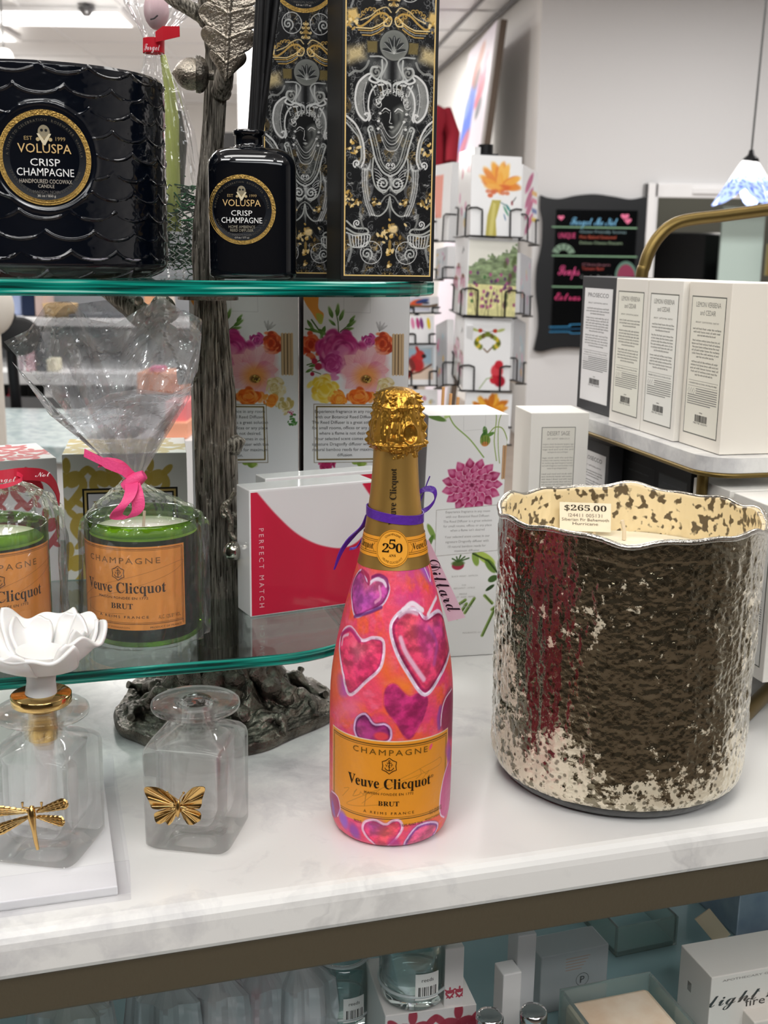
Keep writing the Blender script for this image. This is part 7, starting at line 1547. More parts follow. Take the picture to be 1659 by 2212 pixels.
# dahlia box on the counter, with an open diffuser's reeds behind it
da_, db_ = at_z(898, 1424, 1.0), at_z(1065, 1414, 1.0); dux0 = unit((db_ - da_) * [1, 1, 0]); dn = np.cross(dux0, [0, 0, 1.0]); tr_ = at_plane(1100, 896, db_, dn); dl = unit(tr_ - db_); DH = np.linalg.norm(tr_ - db_); dux = unit(np.cross(dl, -unit(np.cross(dux0, dl)))) if 0 else dux0
tl_ = at_plane(903, 890, da_, dn)
def dahlia(mb, f, W, H_):
    A = Art(.0002, W - .0002, .0003, H_ - .0003, 230, int(230 * H_ / W), 'f0f0ee'); g = lambda pts: f.px([(660 + x / 3.606, 800 + y / 3.606) for x, y in pts]); g1 = lambda x, y: g([(x, y)])[0]; s = abs(g([(1000, 900), (1100, 900)])[1][0] - g([(1000, 900), (1100, 900)])[0][0]) / 100
    for p_, w_, c in (([(1060, 360), (1110, 440), (1230, 550), (1340, 690)], 10, '8fae5c'), ([(1420, 300), (1430, 400), (1418, 560), (1440, 720)], 8, '9aae62'), ([(1490, 310), (1450, 420), (1450, 600), (1465, 740)], 7, '9aae62'), ([(1380, 500), (1420, 460), (1480, 470), (1520, 560), (1518, 610)], 8, '8fa650')): A.line(g(spline(p_, 6)), w_ * s, c, .95)
    for cx, cy, rx, ry, an, c in ((1000, 330, 70, 22, .2, 'a9c46a'), (960, 370, 80, 20, -.3, '5d7f3a'), (1060, 340, 50, 20, .8, 'bcd488'), (1345, 490, 18, 40, .2, '4c7a34'), (1380, 515, 40, 14, .4, '5d8a3c'), (1330, 520, 14, 34, -.5, '3f6a2c')): p = g1(cx, cy); A.ell(p[0], p[1], rx * s, ry * s, c, an, .95, .25)
    p = g1(1348, 560); A.ell(p[0], p[1], 40 * s, 42 * s, '7d9440', 0, 1, .2); A.ell(p[0], p[1] - 26 * s, 26 * s, 18 * s, 'd8844e', 0, .9, .4)
    for k in (-1, 0, 1): A.line(g([(1348 + 22 * k, 530), (1348 + 16 * k, 590)]), 5 * s, '3a5a28', .8)
    cx, cy = 1255, 905
    for ring, (R_, n, L, w_) in enumerate(((185, 15, 105, 46), (130, 13, 95, 42), (84, 11, 78, 36), (46, 9, 56, 26), (20, 7, 36, 16))):
        for k in range(n):
            a = k / n * 2 * PI + ring * .5; bx, by = cx + (R_ - L * .5) * math.cos(a), cy + (R_ - L * .5) * math.sin(a) * .88
            t = np.linspace(0, 1, 8); P_ = lambda sc: [(bx + L * q * math.cos(a) - sgn * w_ * sc * math.sin(PI * q ** .75) * math.sin(a), by + .9 * L * q * math.sin(a) + sgn * w_ * sc * math.sin(PI * q ** .75) * math.cos(a)) for sgn, tt in ((1, t), (-1, t[::-1])) for q in tt]
            A.poly(g(P_(1.0)), 'ecc3d4', 1); A.poly(g(P_(.82)), ['a8285e', 'b8366c', '982050'][k % 3], 1, .0006); q_ = g1(bx + L * .66 * math.cos(a), by + .6 * L * math.sin(a)); A.ell(q_[0], q_[1], L * .26 * s, w_ * .42 * s, 'd98aac', -a, .75, .9)
    p = g1(cx, cy); A.ell(p[0], p[1], 14 * s, 14 * s, '6a1238', 0, .8, .6)
    A.poly(g([(1486, 606), (1552, 606), (1548, 864), (1482, 860)]), '7a5a40')
    for x in (1494, 1512, 1530, 1546): A.line(g([(x, 608), (x - 4, 860)]), 15 * s, 'c9a27a', .95)
    A.line(g([(1175, 370), (1178, 480), (1346, 470), (1346, 360)]), 3 * s, 'cfcfcc', .8)
    for cx_, cy_, rx, ry, an, c in ((950, 1260, 20, 70, .5, '7fa04a'), (940, 1340, 18, 60, -.4, '567a34'), (1380, 1480, 90, 34, -.6, 'b4cc58'), (1420, 1540, 70, 30, -.9, '6a8a3a'), (1300, 1480, 26, 60, .3, '8aa848'), (1440, 1640, 40, 26, .4, '3f5f2a'), (1420, 1710, 40, 14, .6, '2c4420')): p = g1(cx_, cy_); A.ell(p[0], p[1], rx * s, ry * s, c, an, .95, .25)
    A.line(g([(1280, 1440), (1400, 1500), (1480, 1600)]), 14 * s, '26381a', .8); p = g1(1165, 1530); A.ell(p[0], p[1], 48 * s, 34 * s, 'a83a4e', 0, 1, .2); A.ell(p[0], p[1] + 18 * s, 50 * s, 22 * s, '4f6f34', 0, .9, .4)
    for k in range(5): A.line(g([(1165, 1500), (1120 + 32 * k, 1450 + 12 * abs(k - 2))]), 12 * s, '3f5f2c', .9)
    for x0, y0, x1, y1 in ((1140, 1860, 1230, 1800), (1170, 1940, 1240, 1830), (1230, 1900, 1300, 1790), (1380, 1770, 1440, 1830), (1370, 2080, 1460, 1880), (1440, 1880, 1480, 1850)): A.line(g([(x0, y0), (x1, y1)]), 24 * s, '7d9a44', .9, soft=.0008); A.line(g([(x0 + 6, y0), (x1, y1 + 8)]), 8 * s, '2c441c', .8)
    A.poly(g([(984, 1092), (1480, 1064), (1470, 1420), (984, 1452)]), 'efefed'); A.line(g([(984, 1092), (1480, 1064), (1470, 1420), (984, 1452)]), 3 * s, '8a8478', .9, True)
    A.mesh(mb, f, 1, 0, False)
    L1 = ['Experience fragrance in any room', 'with our Botanical Reed Diffuser.', 'The Reed Diffuser is a great solution', 'for small rooms, offices or any place', "when a flame isn't desired", '', 'Your selected scent comes in our', 'signature Dragonfly diffuser with', '10 natural bamboo reeds for', 'maximum diffusion']
    ys = [1118, 1155, 1192, 1228, 1262, 0, 1312, 1350, 1388, 1422]
    for s_, y in zip(L1, ys):
        if s_: p, q = g([(1230, y), (1230, y - 21)]); mb.text(s_, p[0], p[1], abs(q[1] - p[1]) * .85, f, '9b9a96', 3)
    for s_, y, x in (('BLACK VIOLET - SAFFRON', 1618, 1220), ('TOP', 1690, 1215), ('BERGAMOT - CITRUS', 1712, 1220), ('MIDDLE', 1758, 1212), ('VIOLET - ROSE - PEPPER', 1782, 1215), ('BASE', 1838, 1210), ('WOOD - SAFFRON', 1858, 1210), ('FRAGRANCES, LLC', 2060, 1290)): p, q = g([(x, y), (x, y - 15)]); mb.text(s_, p[0], p[1], abs(q[1] - p[1]) * .8, f, 'b4b2ac', 3)
da_[2] = 1.0004
carton('diffuser_box', da_, dux0, np.linalg.norm((db_ - da_)[:2]), .075, DH, 'white diffuser box with magenta dahlia standing on the marble beside the bottle', 'box', None, 'ececea', dahlia, lean=dl)
od = thing('open_diffuser', (at_y(955, 1000, 1.22)[0], 1.22, 1.0), 'open tester diffuser with three tan reeds behind the dahlia box', 'reed diffuser'); ox = od.location.x
mb = MB(); mb.lathe([(0, 1.0004), (.028, 1.0004), (.03, 1.004), (.03, 1.075), (.022, 1.088), (.012, 1.094), (.012, 1.108), (.015, 1.110), (.010, 1.112), (.010, 1.09), (0, 1.08)], (ox, 1.22, 0), 40); mb.build('bottle', mat('white_ceramic_gloss', 'e8e8e6', .15), od)
for k, (x, y) in enumerate(((958, 836), (974, 850), (990, 858))):
    b0 = np.array([ox + (-.005 + .005 * k), 1.22, 1.085]); e_ = at_y(x, y, 1.22 + .004 * k); mb = MB(); mb.tube([b0, e_], .0017, 10); mb.build('reed', mat('bamboo_reed', 'dba56c', .6), od)
# ================================================================ brass and marble stand with white boxes
ZE, ZE2 = 1.222, 1.050
C0 = at_z(1533, 992, ZE); sA = at_z(1268, 903, ZE); d1 = unit((sA - C0) * [1, 1, 0]); d2 = np.array([-d1[1], d1[0], 0.0]); d2 = d2 if d2[0] > 0 else -d2
BRASS = mat('antique_brass', '75633a', .42, .95, bump=(60, .08))
et = thing('brass_stand', C0 + d1 * .2 + d2 * .15 - [0, 0, ZE - 1.0], 'arched brass stand with two marble tiers at the back of the counter', 'display stand')
def tier(z, t, ext):
    pts = []; r = .03; LL, WW = .335, .44
    for (u, v), a0 in (((r - ext, r - ext), PI), ((WW - r, r - ext), -PI / 2), ((WW - r, LL - r), 0), ((r - ext, LL - r), PI / 2)):
        for k in range(9): a = a0 + k / 8 * PI / 2; pts.append((u + r * math.cos(a), v + r * math.sin(a)))
    P = np.array([(C0 + d2 * u + d1 * v)[:2] for u, v in pts]); mb = MB(); mb.extrude(P, z - t, z); o = mb.build('marble_tier', MARBLE, et); bevel(o, .002)
    ring = np.c_[P, np.full(len(P), z - t - .0022)]; mb = MB(); mb.tube(np.vstack([ring, ring[:2]]), .0022, 8, cap=False); mb.build('brass_rim', BRASS, et)
tier(ZE, .013, 0); tier(ZE2, .013, 0)
def E3(u, v, z): return C0 + d2 * u + d1 * v + np.array([0, 0, z - ZE])
# four posts, the arch over the top and the splayed feet
pv = .312; au = lambda x, y: (lambda q: (np.dot(q - C0, d2), q[2]))(at_plane(x, y, C0 + d1 * pv, d1))
arch = [au(x, y) for x, y in ((1386, 600), (1392, 575), (1402, 545), (1420, 515), (1446, 490), (1482, 476), (1560, 466), (1659, 453), (1760, 441), (1900, 428))]
arch = [q for q in arch if q[0] < .236]; u1_ = .476 - arch[0][0]; arch = arch + [(.238, arch[-1][1] + .002)] + [(.476 - a, b) for a, b in arch[::-1]]; us_ = [a for a, b in arch]; mb = MB(); u0 = us_[0]
pts = [E3(u0 - .002, pv, 1.02)] + [E3(u0 - .002, pv, z) for z in (1.1, 1.2, 1.3)] + [E3(a, pv, b) for a, b in arch]
mb.tube(spline(pts, 8), .0068, 14); mb.build('arch', BRASS, et)
mb = MB(); mb.tube([E3(u1_, pv, 1.01), E3(u1_, pv, 1.2), E3(u1_, pv, arch[-1][1] + .002)], .0068, 12); mb.build('post', BRASS, et)
for u, v in ((.012, .03), (.425, .03), (.012, .32), (.425, .32)):
    mb = MB(); mb.tube([E3(u, v, 1.0065), E3(u, v, ZE - .013)], .005, 10); mb.build('post', BRASS, et)
f0, f1 = at_z(1596, 1556, 1.0075), at_z(1700, 1452, 1.0075); mb = MB(); mb.tube([f0 - (f1 - f0) * .0, f0 + (f1 - f0) * .5, f1, E3(.17, .06, 1.03)], .0068, 12); mb.build('foot_bar', BRASS, et)
# boxes: label faces look to the side, away from the room
BH = .145
LINES = [('lem', ['vc The Lemon, Mandarin, Lemongrass', 'mc Italian Verbena, Jasmine, Lavender', 'oud Earthy Cedarwood, Dr. Vanilla, Musk'])]
def scent_box(z, near, w, base, labc, ink, title, label, group, h=BH, dep=.07):
    """near: lower corner closest to the shopper; label face runs away along d1 for w."""
    a = near + d1 * w; ux = -d1
    def face(mb, f, W, H_):
        m = W * .09; mb.rect(m, H_ * .075, W - m, H_ * .915, f, '77776f' if ink == 'w' else ('e9e9ea' if title else '26272a'), 1); mb.rect(m + .0011, H_ * .075 + .0011, W - m - .0011, H_ * .915 - .0011, f, labc, 2)
        tc = '8f8d86' if ink == 'w' else '55565a'; dk = '4c4b48'; y = H_ * .85; iw = W - 2 * m - .006
        for i, s in enumerate(title): mb.text(s, W / 2, y - i * H_ * .048, H_ * .030, f, tc, 3, width=iw * (.8 if i == 0 else .5))
        y -= H_ * .048 * len(title); mb.text('BRIGHT  CAPTIVATING  EARTHY', W / 2, y, H_ * .010, f, tc, 3, width=iw * .75)
        r = random.Random(len(label)); y -= H_ * .04
        for blk, n in ((3, 0), (6, 0), (5, 0)):
            for k in range(blk):
                ww = iw * (.92 if k < blk - 1 else .6) * r.uniform(.93, 1.0); s = ' '.join(r.choice(['lemon', 'verbena', 'cedar', 'scent', 'and', 'the', 'reed', 'fresh', 'fine', 'home', 'with', 'oil']) for _ in range(7)); mb.text(s, W / 2, y, H_ * .0125, f, dk if ink == 'w' else '2a2b2e', 3, width=ww); y -= H_ * .0195
            y -= H_ * .012
        mb.rect(m + .004, y, W - m - .004, y + .0003, f, tc, 3); y -= H_ * .02; mb.text('PARABEN FREE ALCOHOL PHTHALATE FREE', W / 2, y, H_ * .009, f, dk, 3, width=iw * .9); y -= H_ * .014; mb.rect(m + .004, y, W - m - .004, y + .0003, f, tc, 3); y -= H_ * .03
        for k in range(3): mb.line([(m + .006 + .0042 * k, y + .0028), (m + .0078 + .0042 * k, y), (m + .006 + .0042 * k, y - .0028), (m + .0042 + .0042 * k, y)], .0003, f, dk, 3, closed=True)
        for k in range(8): mb.rect(m + (.018 if k < 3 else .004), y + .002 - k * H_ * .0135, W - m - .004 - (.01 if k == 7 else 0), y + .002 - k * H_ * .0135 + H_ * .0055, f, '8d8c88' if ink == 'w' else '77787c', 3)
        y -= H_ * .13; mb.text('www.scentedreeds.com' if 0 else 'www', W / 2, y, H_ * .012, f, dk, 3); y -= H_ * .052
        x = W * .36
        while x < W * .66: bw = r.choice([.0003, .0005, .0008]); mb.rect(x, y, x + bw, y + H_ * .042, f, '2a2826', 3); x += bw + r.choice([.0003, .0005])
        mb.text('78178 02241', W / 2, y - H_ * .014, H_ * .010, f, '3a3836', 3, width=W * .34)
    return carton('scent_box', a, ux, w, dep, h, label, 'box', group, base, face)
WB = 'f0ece4'
def nearpx(x, y, z): p = at_z(x, y, z); return np.array([*(C0 + d1 * np.dot(p - C0, d1) + d2 * np.dot(p - C0, d2))[:2], z + .0004])
g_ = 'scented boxes on the upper marble tier'
scent_box(ZE, nearpx(1316, 902, ZE), .088, '3c3d40', 'f1f1f2', 'b', ['PROSECCO'], 'charcoal box with white label, farthest along the upper marble tier', g_, dep=.048)
scent_box(ZE, nearpx(1380, 931, ZE), .070, WB, 'f3f2e6', 'w', ['LEMON VERBENA', 'and CEDAR'], 'cream box beside the charcoal one on the upper marble tier', g_)
scent_box(ZE, nearpx(1453, 955, ZE), .068, WB, 'f6f5ee', 'w', ['LEMON VERBENA', 'and CEDAR'], 'cream box second from the rounded marble corner', g_)
scent_box(ZE, nearpx(1553, 984, ZE), .072, 'f1ebe0', 'f2efe2', 'w', ['LEMON VERBENA', 'and CEDAR'], 'cream box closest to the rounded marble corner, its plain side showing', g_, dep=.085)
def nearcol(x, z, off=0.004):
    p = at_plane(x, 1000, C0 + d2 * (.012 + off), d2); return np.array([p[0], p[1], z + .0004])
g_ = 'scented boxes on the lower marble tier'
scent_box(ZE2, nearcol(1315, ZE2), .08, '3a3b3e', 'eeeeef', 'b', ['PROSECCO'], 'charcoal box with white label under the upper marble tier', g_, dep=.048)
scent_box(ZE2, nearcol(1422, ZE2, .02), .08, '0e0e10', '1a1b1d', 'b', ['NOIR'] if 0 else [], 'plain black box on the lower tier behind the mercury candle', g_)
scent_box(ZE2, nearcol(1496, ZE2, .02), .07, '0c0c0e', '3c3e40', 'b', [], 'second black box on the lower tier, touching the white box', g_)
scent_box(ZE2, nearcol(1582, ZE2, .006), .062, 'eae7e0', 'eceae4', 'w', ['LEMON VERBENA'], 'white box on the lower tier between a black box and its neighbour', g_)
scent_box(ZE2, nearcol(1690, ZE2, .006), .066, 'eae7e0', 'ecebe6', 'w', ['SANTORINI'], 'white box at the front of the lower marble tier', g_)
# plain white box on the counter
YS = 1.13; sa_, sb_ = at_y(1143, 1000, YS), at_y(1268, 1000, YS + .010); top_ = at_y(1143, 892, YS)[2]; sa_[2] = sb_[2] = 1.0004; SH = top_ - 1.0004
def sage(mb, f, W, H_):
    x0, y0 = f.px([(1158, 1200)])[0]; x1, y1 = f.px([(1244, 922)])[0]; y0 = max(y0, .02)
    mb.rect(x0, y0, x1, y1, f, '8d8c84', 1); mb.rect(x0 + .0008, y0 + .0008, x1 - .0008, y1 - .0008, f, 'e3e0d6', 2); cx = (x0 + x1) / 2; w_ = x1 - x0
    mb.text('DESERT SAGE', cx, y1 - .0085, .0042, f, '8a877e', 3, width=w_ * .66); mb.text('AIRY  EARTHY  HERBACEOUS', cx, y1 - .0125, .0014, f, '8a877e', 3, width=w_ * .66)
    r = random.Random(8); y = y1 - .018
    for k in range(16):
        if k in (4, 9): y -= .003
        s = ' '.join(r.choice(['sage', 'rosemary', 'lavender', 'bergamot', 'musk', 'desert', 'the', 'and', 'with', 'reed']) for _ in range(6)); mb.text(s, cx, y, .0016, f, '8f8d86', 3, width=w_ * (.9 if k not in (3, 8, 15) else .6)); y -= .0027
    for k in range(3): q = x0 + .006 + k * .0045; mb.line([(q, y - .001), (q + .0018, y - .0028), (q, y - .0046), (q - .0018, y - .0028)], .0003, f, '77756e', 3, closed=True)
    for k in range(5): mb.rect(x0 + .018, y - .0012 - k * .0016, x1 - .003, y - .0006 - k * .0016, f, 'a6a49c', 3)
carton('scent_box', sa_, sb_ - sa_, np.linalg.norm(sb_ - sa_), .058, SH, 'off white sage box standing alone between the dahlia box and the marble stand', 'box', None, 'ebe8e1', sage)
# ================================================================ glass diffuser bottles and the acrylic tray
GLS = solid_glass('thick_clear_glass', 'ffffff', .52, ior=1.38); GOLDM = mat('polished_gold', 'c9a467', .18, 1.0, bump=(60, .1))
gFL, gFR = at_z(313, 1836, 1.0), at_z(488, 1853, 1.0); gux = unit(gFR - gFL); gW = np.linalg.norm(gFR - gFL); guy = np.array([-gux[1], gux[0], 0.0])
gC = (gFL + gFR) / 2 + guy * gW / 2; zs_ = at_y(390, 1630, (gFL[1] + gFR[1]) / 2)[2]; zl_ = at_y(420, 1512, gC[1])[2]
LRr = 96 / FPX * ((at_y(420, 1512, gC[1]) - CAM) @ _F)
def glass_bottle(name, c, label, kids=None):
    t = thing(name, c, label, 'reed diffuser'); z0 = c[2]; dz = z0 - 1.0; n = 128; a = np.arange(n) / n * 2 * PI
    def sq(h, z, e):
        k = 2 / e; x = np.sign(np.cos(a)) * np.abs(np.cos(a)) ** k; y = np.sign(np.sin(a)) * np.abs(np.sin(a)) ** k; s = h
        return np.stack([c[0] + s * (x * gux[0] + y * guy[0]), c[1] + s * (x * gux[1] + y * guy[1]), np.full(n, z)], -1)
    w = gW / 2 * 1.045; zsh = zs_ + dz; zl = zl_ + dz; nz_ = zl - .010
    out = [sq(.001, z0 + .0044, 2), sq(w * .55, z0 + .0044, 2.5), sq(w * .62, z0 + .0006, 3), sq(w - .003, z0 + .0006, 9), sq(w, z0 + .0035, 9), sq(w * 1.0, z0 + .02, 10), sq(w * 1.01, zsh - .004, 10), sq(w - .0006, zsh, 9), sq(w - .003, zsh + .0032, 8), sq(w * .72, zsh + .0065, 4), sq(w * .56, zsh + .0085, 2.6), sq(.0145, zsh + .0105, 2), sq(.0135, nz_ - .001, 2), sq(.0145, nz_ + .002, 2), sq(LRr - .003, zl - .0048, 2), sq(LRr - .0004, zl - .0042, 2), sq(LRr, zl - .0026, 2), sq(LRr - .0004, zl - .0008, 2), sq(LRr - .002, zl, 2), sq(.0125, zl - .0002, 2), sq(.0100, zl - .0012, 2), sq(.0092, zl - .003, 2)]
    inn = [sq(.0090, nz_, 2), sq(.0095, zsh + .012, 2), sq(w * .55, zsh + .0045, 2.6), sq(w * .80, zsh + .000, 5), sq(w - .0072, zsh - .005, 6), sq(w - .0070, z0 + .030, 6), sq(w - .0082, z0 + .0185, 5), sq(w - .0125, z0 + .0135, 4), sq(w * .5, z0 + .0118, 3), sq(.001, z0 + .0112, 2)]
    mb = MB(); mb.grid(np.array(out + inn), 'ffffff', 0, True, wv=True); mb.build('bottle', GLS, t)
    return t
b1 = glass_bottle('glass_diffuser', gC, 'empty square glass diffuser bottle with gold butterfly on its front')
fo = gFL + np.array([0, 0, .0]); gf = plane_fn(fo, gux, [0, 0, 1.0])
# butterfly: four veined wings and a body
bq = lambda x, y: gf.px([(280 + x / 5.03, 1440 + y / 5.03)])[0]
def wing(outline, root, lift, seed, mbv):
    q = np.array([bq(*p) for p in spline(outline, 6, True)]); r0 = np.array(bq(*root)); nr = 14; n = len(q); P = []
    for i, s in enumerate(np.linspace(0, 1, nr)):
        xy = r0 + (q - r0) * s; d = np.linalg.norm(xy - r0, axis=1); ang = np.arctan2(q[:, 1] - r0[1], q[:, 0] - r0[0])
        h = .0012 + lift * d / .03 * .0045 + .0005 * np.cos(ang * 15) * s; P.append(gf(xy[:, 0], xy[:, 1], 0) + gf.n * h[:, None])
    mbv.grid(np.array(P), 'ffffff', 0, True, wv=True)
    B = [p - gf.n * .0008 for p in P]; mbv.grid(np.array(B), 'ffffff', 0, True, wv=True, flip=True); mbv.grid(np.array([P[-1], B[-1]]), 'ffffff', 0, False, wv=True)
    for k in range(7):
        j = int((k + .5) / 7 * n); e = r0 + (q[j] - r0) * .93; m_ = r0 + (q[j] - r0) * .5
        pt3 = [gf(*p, 0)[0] + gf.n * (.0019 + lift * np.linalg.norm(np.array(p) - r0) / .03 * .0045) for p in (r0 + (q[j] - r0) * .12, m_, e)]; mbv.tube(pt3, (.00035, .0003, .0002), 5, mi=1)
bf_ = thing('gold_butterfly', gf(*bq(540, 1520), 4)[0], 'x', 'x')
bpy.data.objects.remove(bf_)
BRIGHT = mat('bright_gold_vein', 'e6c88c', .15, 1.0)
for outl, root, lift in (([(520, 1450), (420, 1350), (300, 1285), (200, 1275), (185, 1330), (230, 1420), (265, 1510), (400, 1530), (515, 1530)], (525, 1500), 1.0), ([(520, 1530), (400, 1535), (290, 1570), (290, 1640), (340, 1690), (400, 1670), (450, 1700), (505, 1620)], (528, 1530), .7),
                         ([(560, 1450), (620, 1370), (700, 1300), (790, 1280), (832, 1310), (800, 1430), (775, 1520), (660, 1530), (570, 1520)], (555, 1500), .55), ([(565, 1540), (680, 1530), (770, 1570), (780, 1650), (700, 1700), (640, 1700), (590, 1610)], (555, 1530), .4)):
    mb = MB(); wing(outl, root, lift, 1, mb); mb.build('butterfly_wing', [GOLDM, BRIGHT], b1)
mb = MB(); P = [gf(*bq(x, y), 0)[0] + gf.n * h for x, y, h in ((545, 1440, .002), (542, 1480, .003), (540, 1540, .0032), (538, 1600, .0026), (537, 1622, .002))]; mb.tube(P, (.0008, .0016, .0018, .0012, .0004), 10)
for x0, y0 in ((428, 1340), (605, 1345)): mb.tube([P[0], gf(*bq(x0, y0), 0)[0] + gf.n * .0035], .00035, 6); e = gf(*bq(x0, y0), 0)[0] + gf.n * .0035; mb.tube([e - [0, 0, .0008], e, e + [0, 0, .0008]], (.0004, .001, .0004), 8)
mb.build('butterfly_body', GOLDM, b1)
# second bottle stands in the acrylic tray
TZ = 1.0065
off = at_z(88, 1527, zl_ + TZ - 1.0) - at_z(420, 1512, zl_); g2 = gC + np.array([off[0], off[1], 0]); g2[2] = TZ
b2 = glass_bottle('glass_diffuser', g2, 'square glass diffuser bottle with gold dragonfly and white porcelain flower stopper')
d2_ = g2 - gC; g2f = plane_fn(fo + np.array([d2_[0], d2_[1], TZ - 1.0]), gux, [0, 0, 1.0]); dq = lambda x, y: g2f.px([(x / 2.242, 1320 + y / 2.242)])[0]
D3 = lambda x, y, h: g2f(*dq(x, y), 0)[0] + g2f.n * h
for (x0, y0), (x1, y1), wd in (((185, 965), (340, 915), .0036), ((185, 990), (325, 1010), .0034), ((145, 965), (-20, 955), .0034), ((145, 990), (-10, 1055), .0036)):
    mb = MB(); s = np.linspace(0, 1, 22); A0, A1 = D3(x0, y0, .0022), D3(x1, y1, .0042); ax_ = unit(A1 - A0); sd = unit(np.cross(ax_, g2f.n)); L_ = np.linalg.norm(A1 - A0); v = np.linspace(-1, 1, 11)
    P = np.array([[A0 + ax_ * L_ * q + sd * wd * (.25 + .9 * q ** .8) * math.sqrt(max(1 - max(q - .8, 0) ** 2 / .042, 0)) * k + g2f.n * (.0004 * math.cos(k * 9) + .0003 * math.cos(q * 40)) for k in v] for q in s])
    o_ = P - g2f.n * .0008; mb.grid(P, 'ffffff', 0, True); mb.grid(o_, 'ffffff', 0, True, flip=True)
    for k in (-.6, -.2, .2, .6): mb.tube([A0 + g2f.n * .0004, (A0 + A1) / 2 + sd * wd * .8 * k + g2f.n * .0006, A1 - ax_ * .002 + sd * wd * k + g2f.n * .0005], .00028, 5, mi=1)
    mb.build('dragonfly_wing', [GOLDM, BRIGHT], b2)
mb = MB(); mb.tube([D3(163, 935, .0022), D3(165, 950, .0035), D3(167, 985, .0036), D3(175, 1050, .003), D3(184, 1110, .0026), D3(190, 1146, .002)], (.0012, .0024, .0026, .0015, .0013, .001), 12)
for x in (120, 212): mb.tube([D3(165, 945, .003), D3(x, 940, .003), D3(x, 915, .0032)], (.0006, .0005, .0009), 6)
mb.build('dragonfly_body', GOLDM, b2)
# stopper: gold disc, collar, wick, porcelain flower
sx, sy = g2[0], g2[1]; zt_ = zl_ + TZ - 1.0; zd = zt_ + .0095; rd = 58 / FPX * .80
mb = MB(); mb.lathe([(0, zt_ + .0003), (.0125, zt_ + .0003), (.0125, zt_ + .0024), (rd - .001, zt_ + .0026), (rd, zt_ + .0036), (rd, zd - .0008), (rd - .0008, zd), (0, zd)], (sx, sy, 0), 64); mb.lathe([(.0088, zt_), (.0088, zt_ - .022), (.0066, zt_ - .024), (0, zt_ - .024)][::-1], (sx, sy, 0), 40); mb.build('stopper', mat('shiny_gold', 'd8b878', .1, 1.0), b2)
mb = MB(); mb.tube([(sx, sy, zt_ - .0235), (sx + .001, sy, TZ + .045), (sx - .002, sy, TZ + .016)], (.0062, .0066, .0060), 20); mb.build('fiber_wick', mat('white_fiber', 'eeecea', .9), b2)
POR = mat('white_porcelain', 'f3f1ef', .4, sss=.15)
mb = MB(); mb.tube([(sx, sy, zd), (sx + .0005, sy, zd + .008), (sx + .001, sy, zd + .018), (sx + .002, sy, zd + .028)], (.0098, .0088, .0095, .016), 30); stem_o = mb.build('flower_stem', POR, b2)
fz0 = zd + .016
for k, (az, ln, wd, up, ph) in enumerate(((-1.45, .046, .056, .62, .3), (-.25, .042, .046, .85, 1.2), (.75, .042, .046, .85, 2.0), (1.9, .044, .048, .8, .7), (2.95, .046, .054, .60, 1.6), (-2.3, .046, .056, .60, 2.4), (.2, .034, .026, 1.15, .5), (2.2, .034, .026, 1.1, 1.5))):
    u = np.linspace(0, 1, 34)[:, None]; v = np.linspace(-1, 1, 31)[None]; e = np.array([math.cos(az), math.sin(az), 0]); sd = np.array([-e[1], e[0], 0])
    wv = wd * .5 * np.sin(PI * np.minimum(u * .62 + .06, .9)) ** .8 * (1 + .06 * np.sin(7 * u + ph)); rr_ = .008 + .88 * ln * (u ** .92) * math.cos(up * .7); ln = ln * 1.0; zz_ = .78 * ln * math.sin(up) * u ** 1.5 + .0022 * np.sin(v * 6 + ph * 3) * u ** 2 + .010 * v ** 2 * u * (1 - .4 * u) - .010 * np.clip(u - .82, 0, 1) * (1 + np.sin(v * 5 + ph))
    rr2_ = rr_ - .010 * v ** 2 * u - .003 * np.cos(v * 3 + ph) * u ** 3; P = np.array([sx + .002, sy, fz0]) + e * rr2_[..., None] + sd * (v * wv)[..., None] + np.array([0, 0, 1.0]) * zz_[..., None]
    mb = MB(); mb.grid(P, 'ffffff', 0, True); o = mb.build('petal', POR, b2); sm = o.modifiers.new('petal_thickness', 'SOLIDIFY'); sm.thickness = .0022; sm.offset = 0
# tray
trf = at_z(284, 1945, 1.0); tl2 = at_z(0, 1985, 1.0); tux = unit((trf - tl2)); tuy = np.array([-tux[1], tux[0], 0.0]); TWd, TD, TH_ = .24, .165, at_y(262, 1864, trf[1] + .004)[2] - 1.0
RT3 = np.array([tux, tuy, [0, 0, 1]]).T; tc0 = trf - tux * TWd / 2 + tuy * TD / 2
ty = thing('acrylic_tray', tc0, 'clear acrylic tray with thick walls under the dragonfly diffuser bottle', 'tray')
ACL = thin_clear('clear_acrylic', 'eceef0', .55, .05); wt = .0075
mb = MB(); mb.box(tc0 + [0, 0, .0034], (TWd - 2 * wt, TD - 2 * wt, .006), R=RT3); bevel(mb.build('tray_floor', mat('white_acrylic_floor', 'f0eff0', .15), ty), .0006)
for nm, c_, d_ in (('tray_wall', tc0 - tuy * (TD / 2 - wt / 2), (TWd, wt, TH_)), ('tray_wall', tc0 + tuy * (TD / 2 - wt / 2), (TWd, wt, TH_)), ('tray_wall', tc0 + tux * (TWd / 2 - wt / 2), (wt, TD - 2 * wt, TH_)), ('tray_wall', tc0 - tux * (TWd / 2 - wt / 2), (wt, TD - 2 * wt, TH_))):
    mb = MB(); mb.box(c_ + [0, 0, TH_ / 2 + .0004], d_, R=RT3); bevel(mb.build(nm, [solid_glass('acrylic_block', 'fdfdfe', .88, ior=1.3)], ty), .0005)
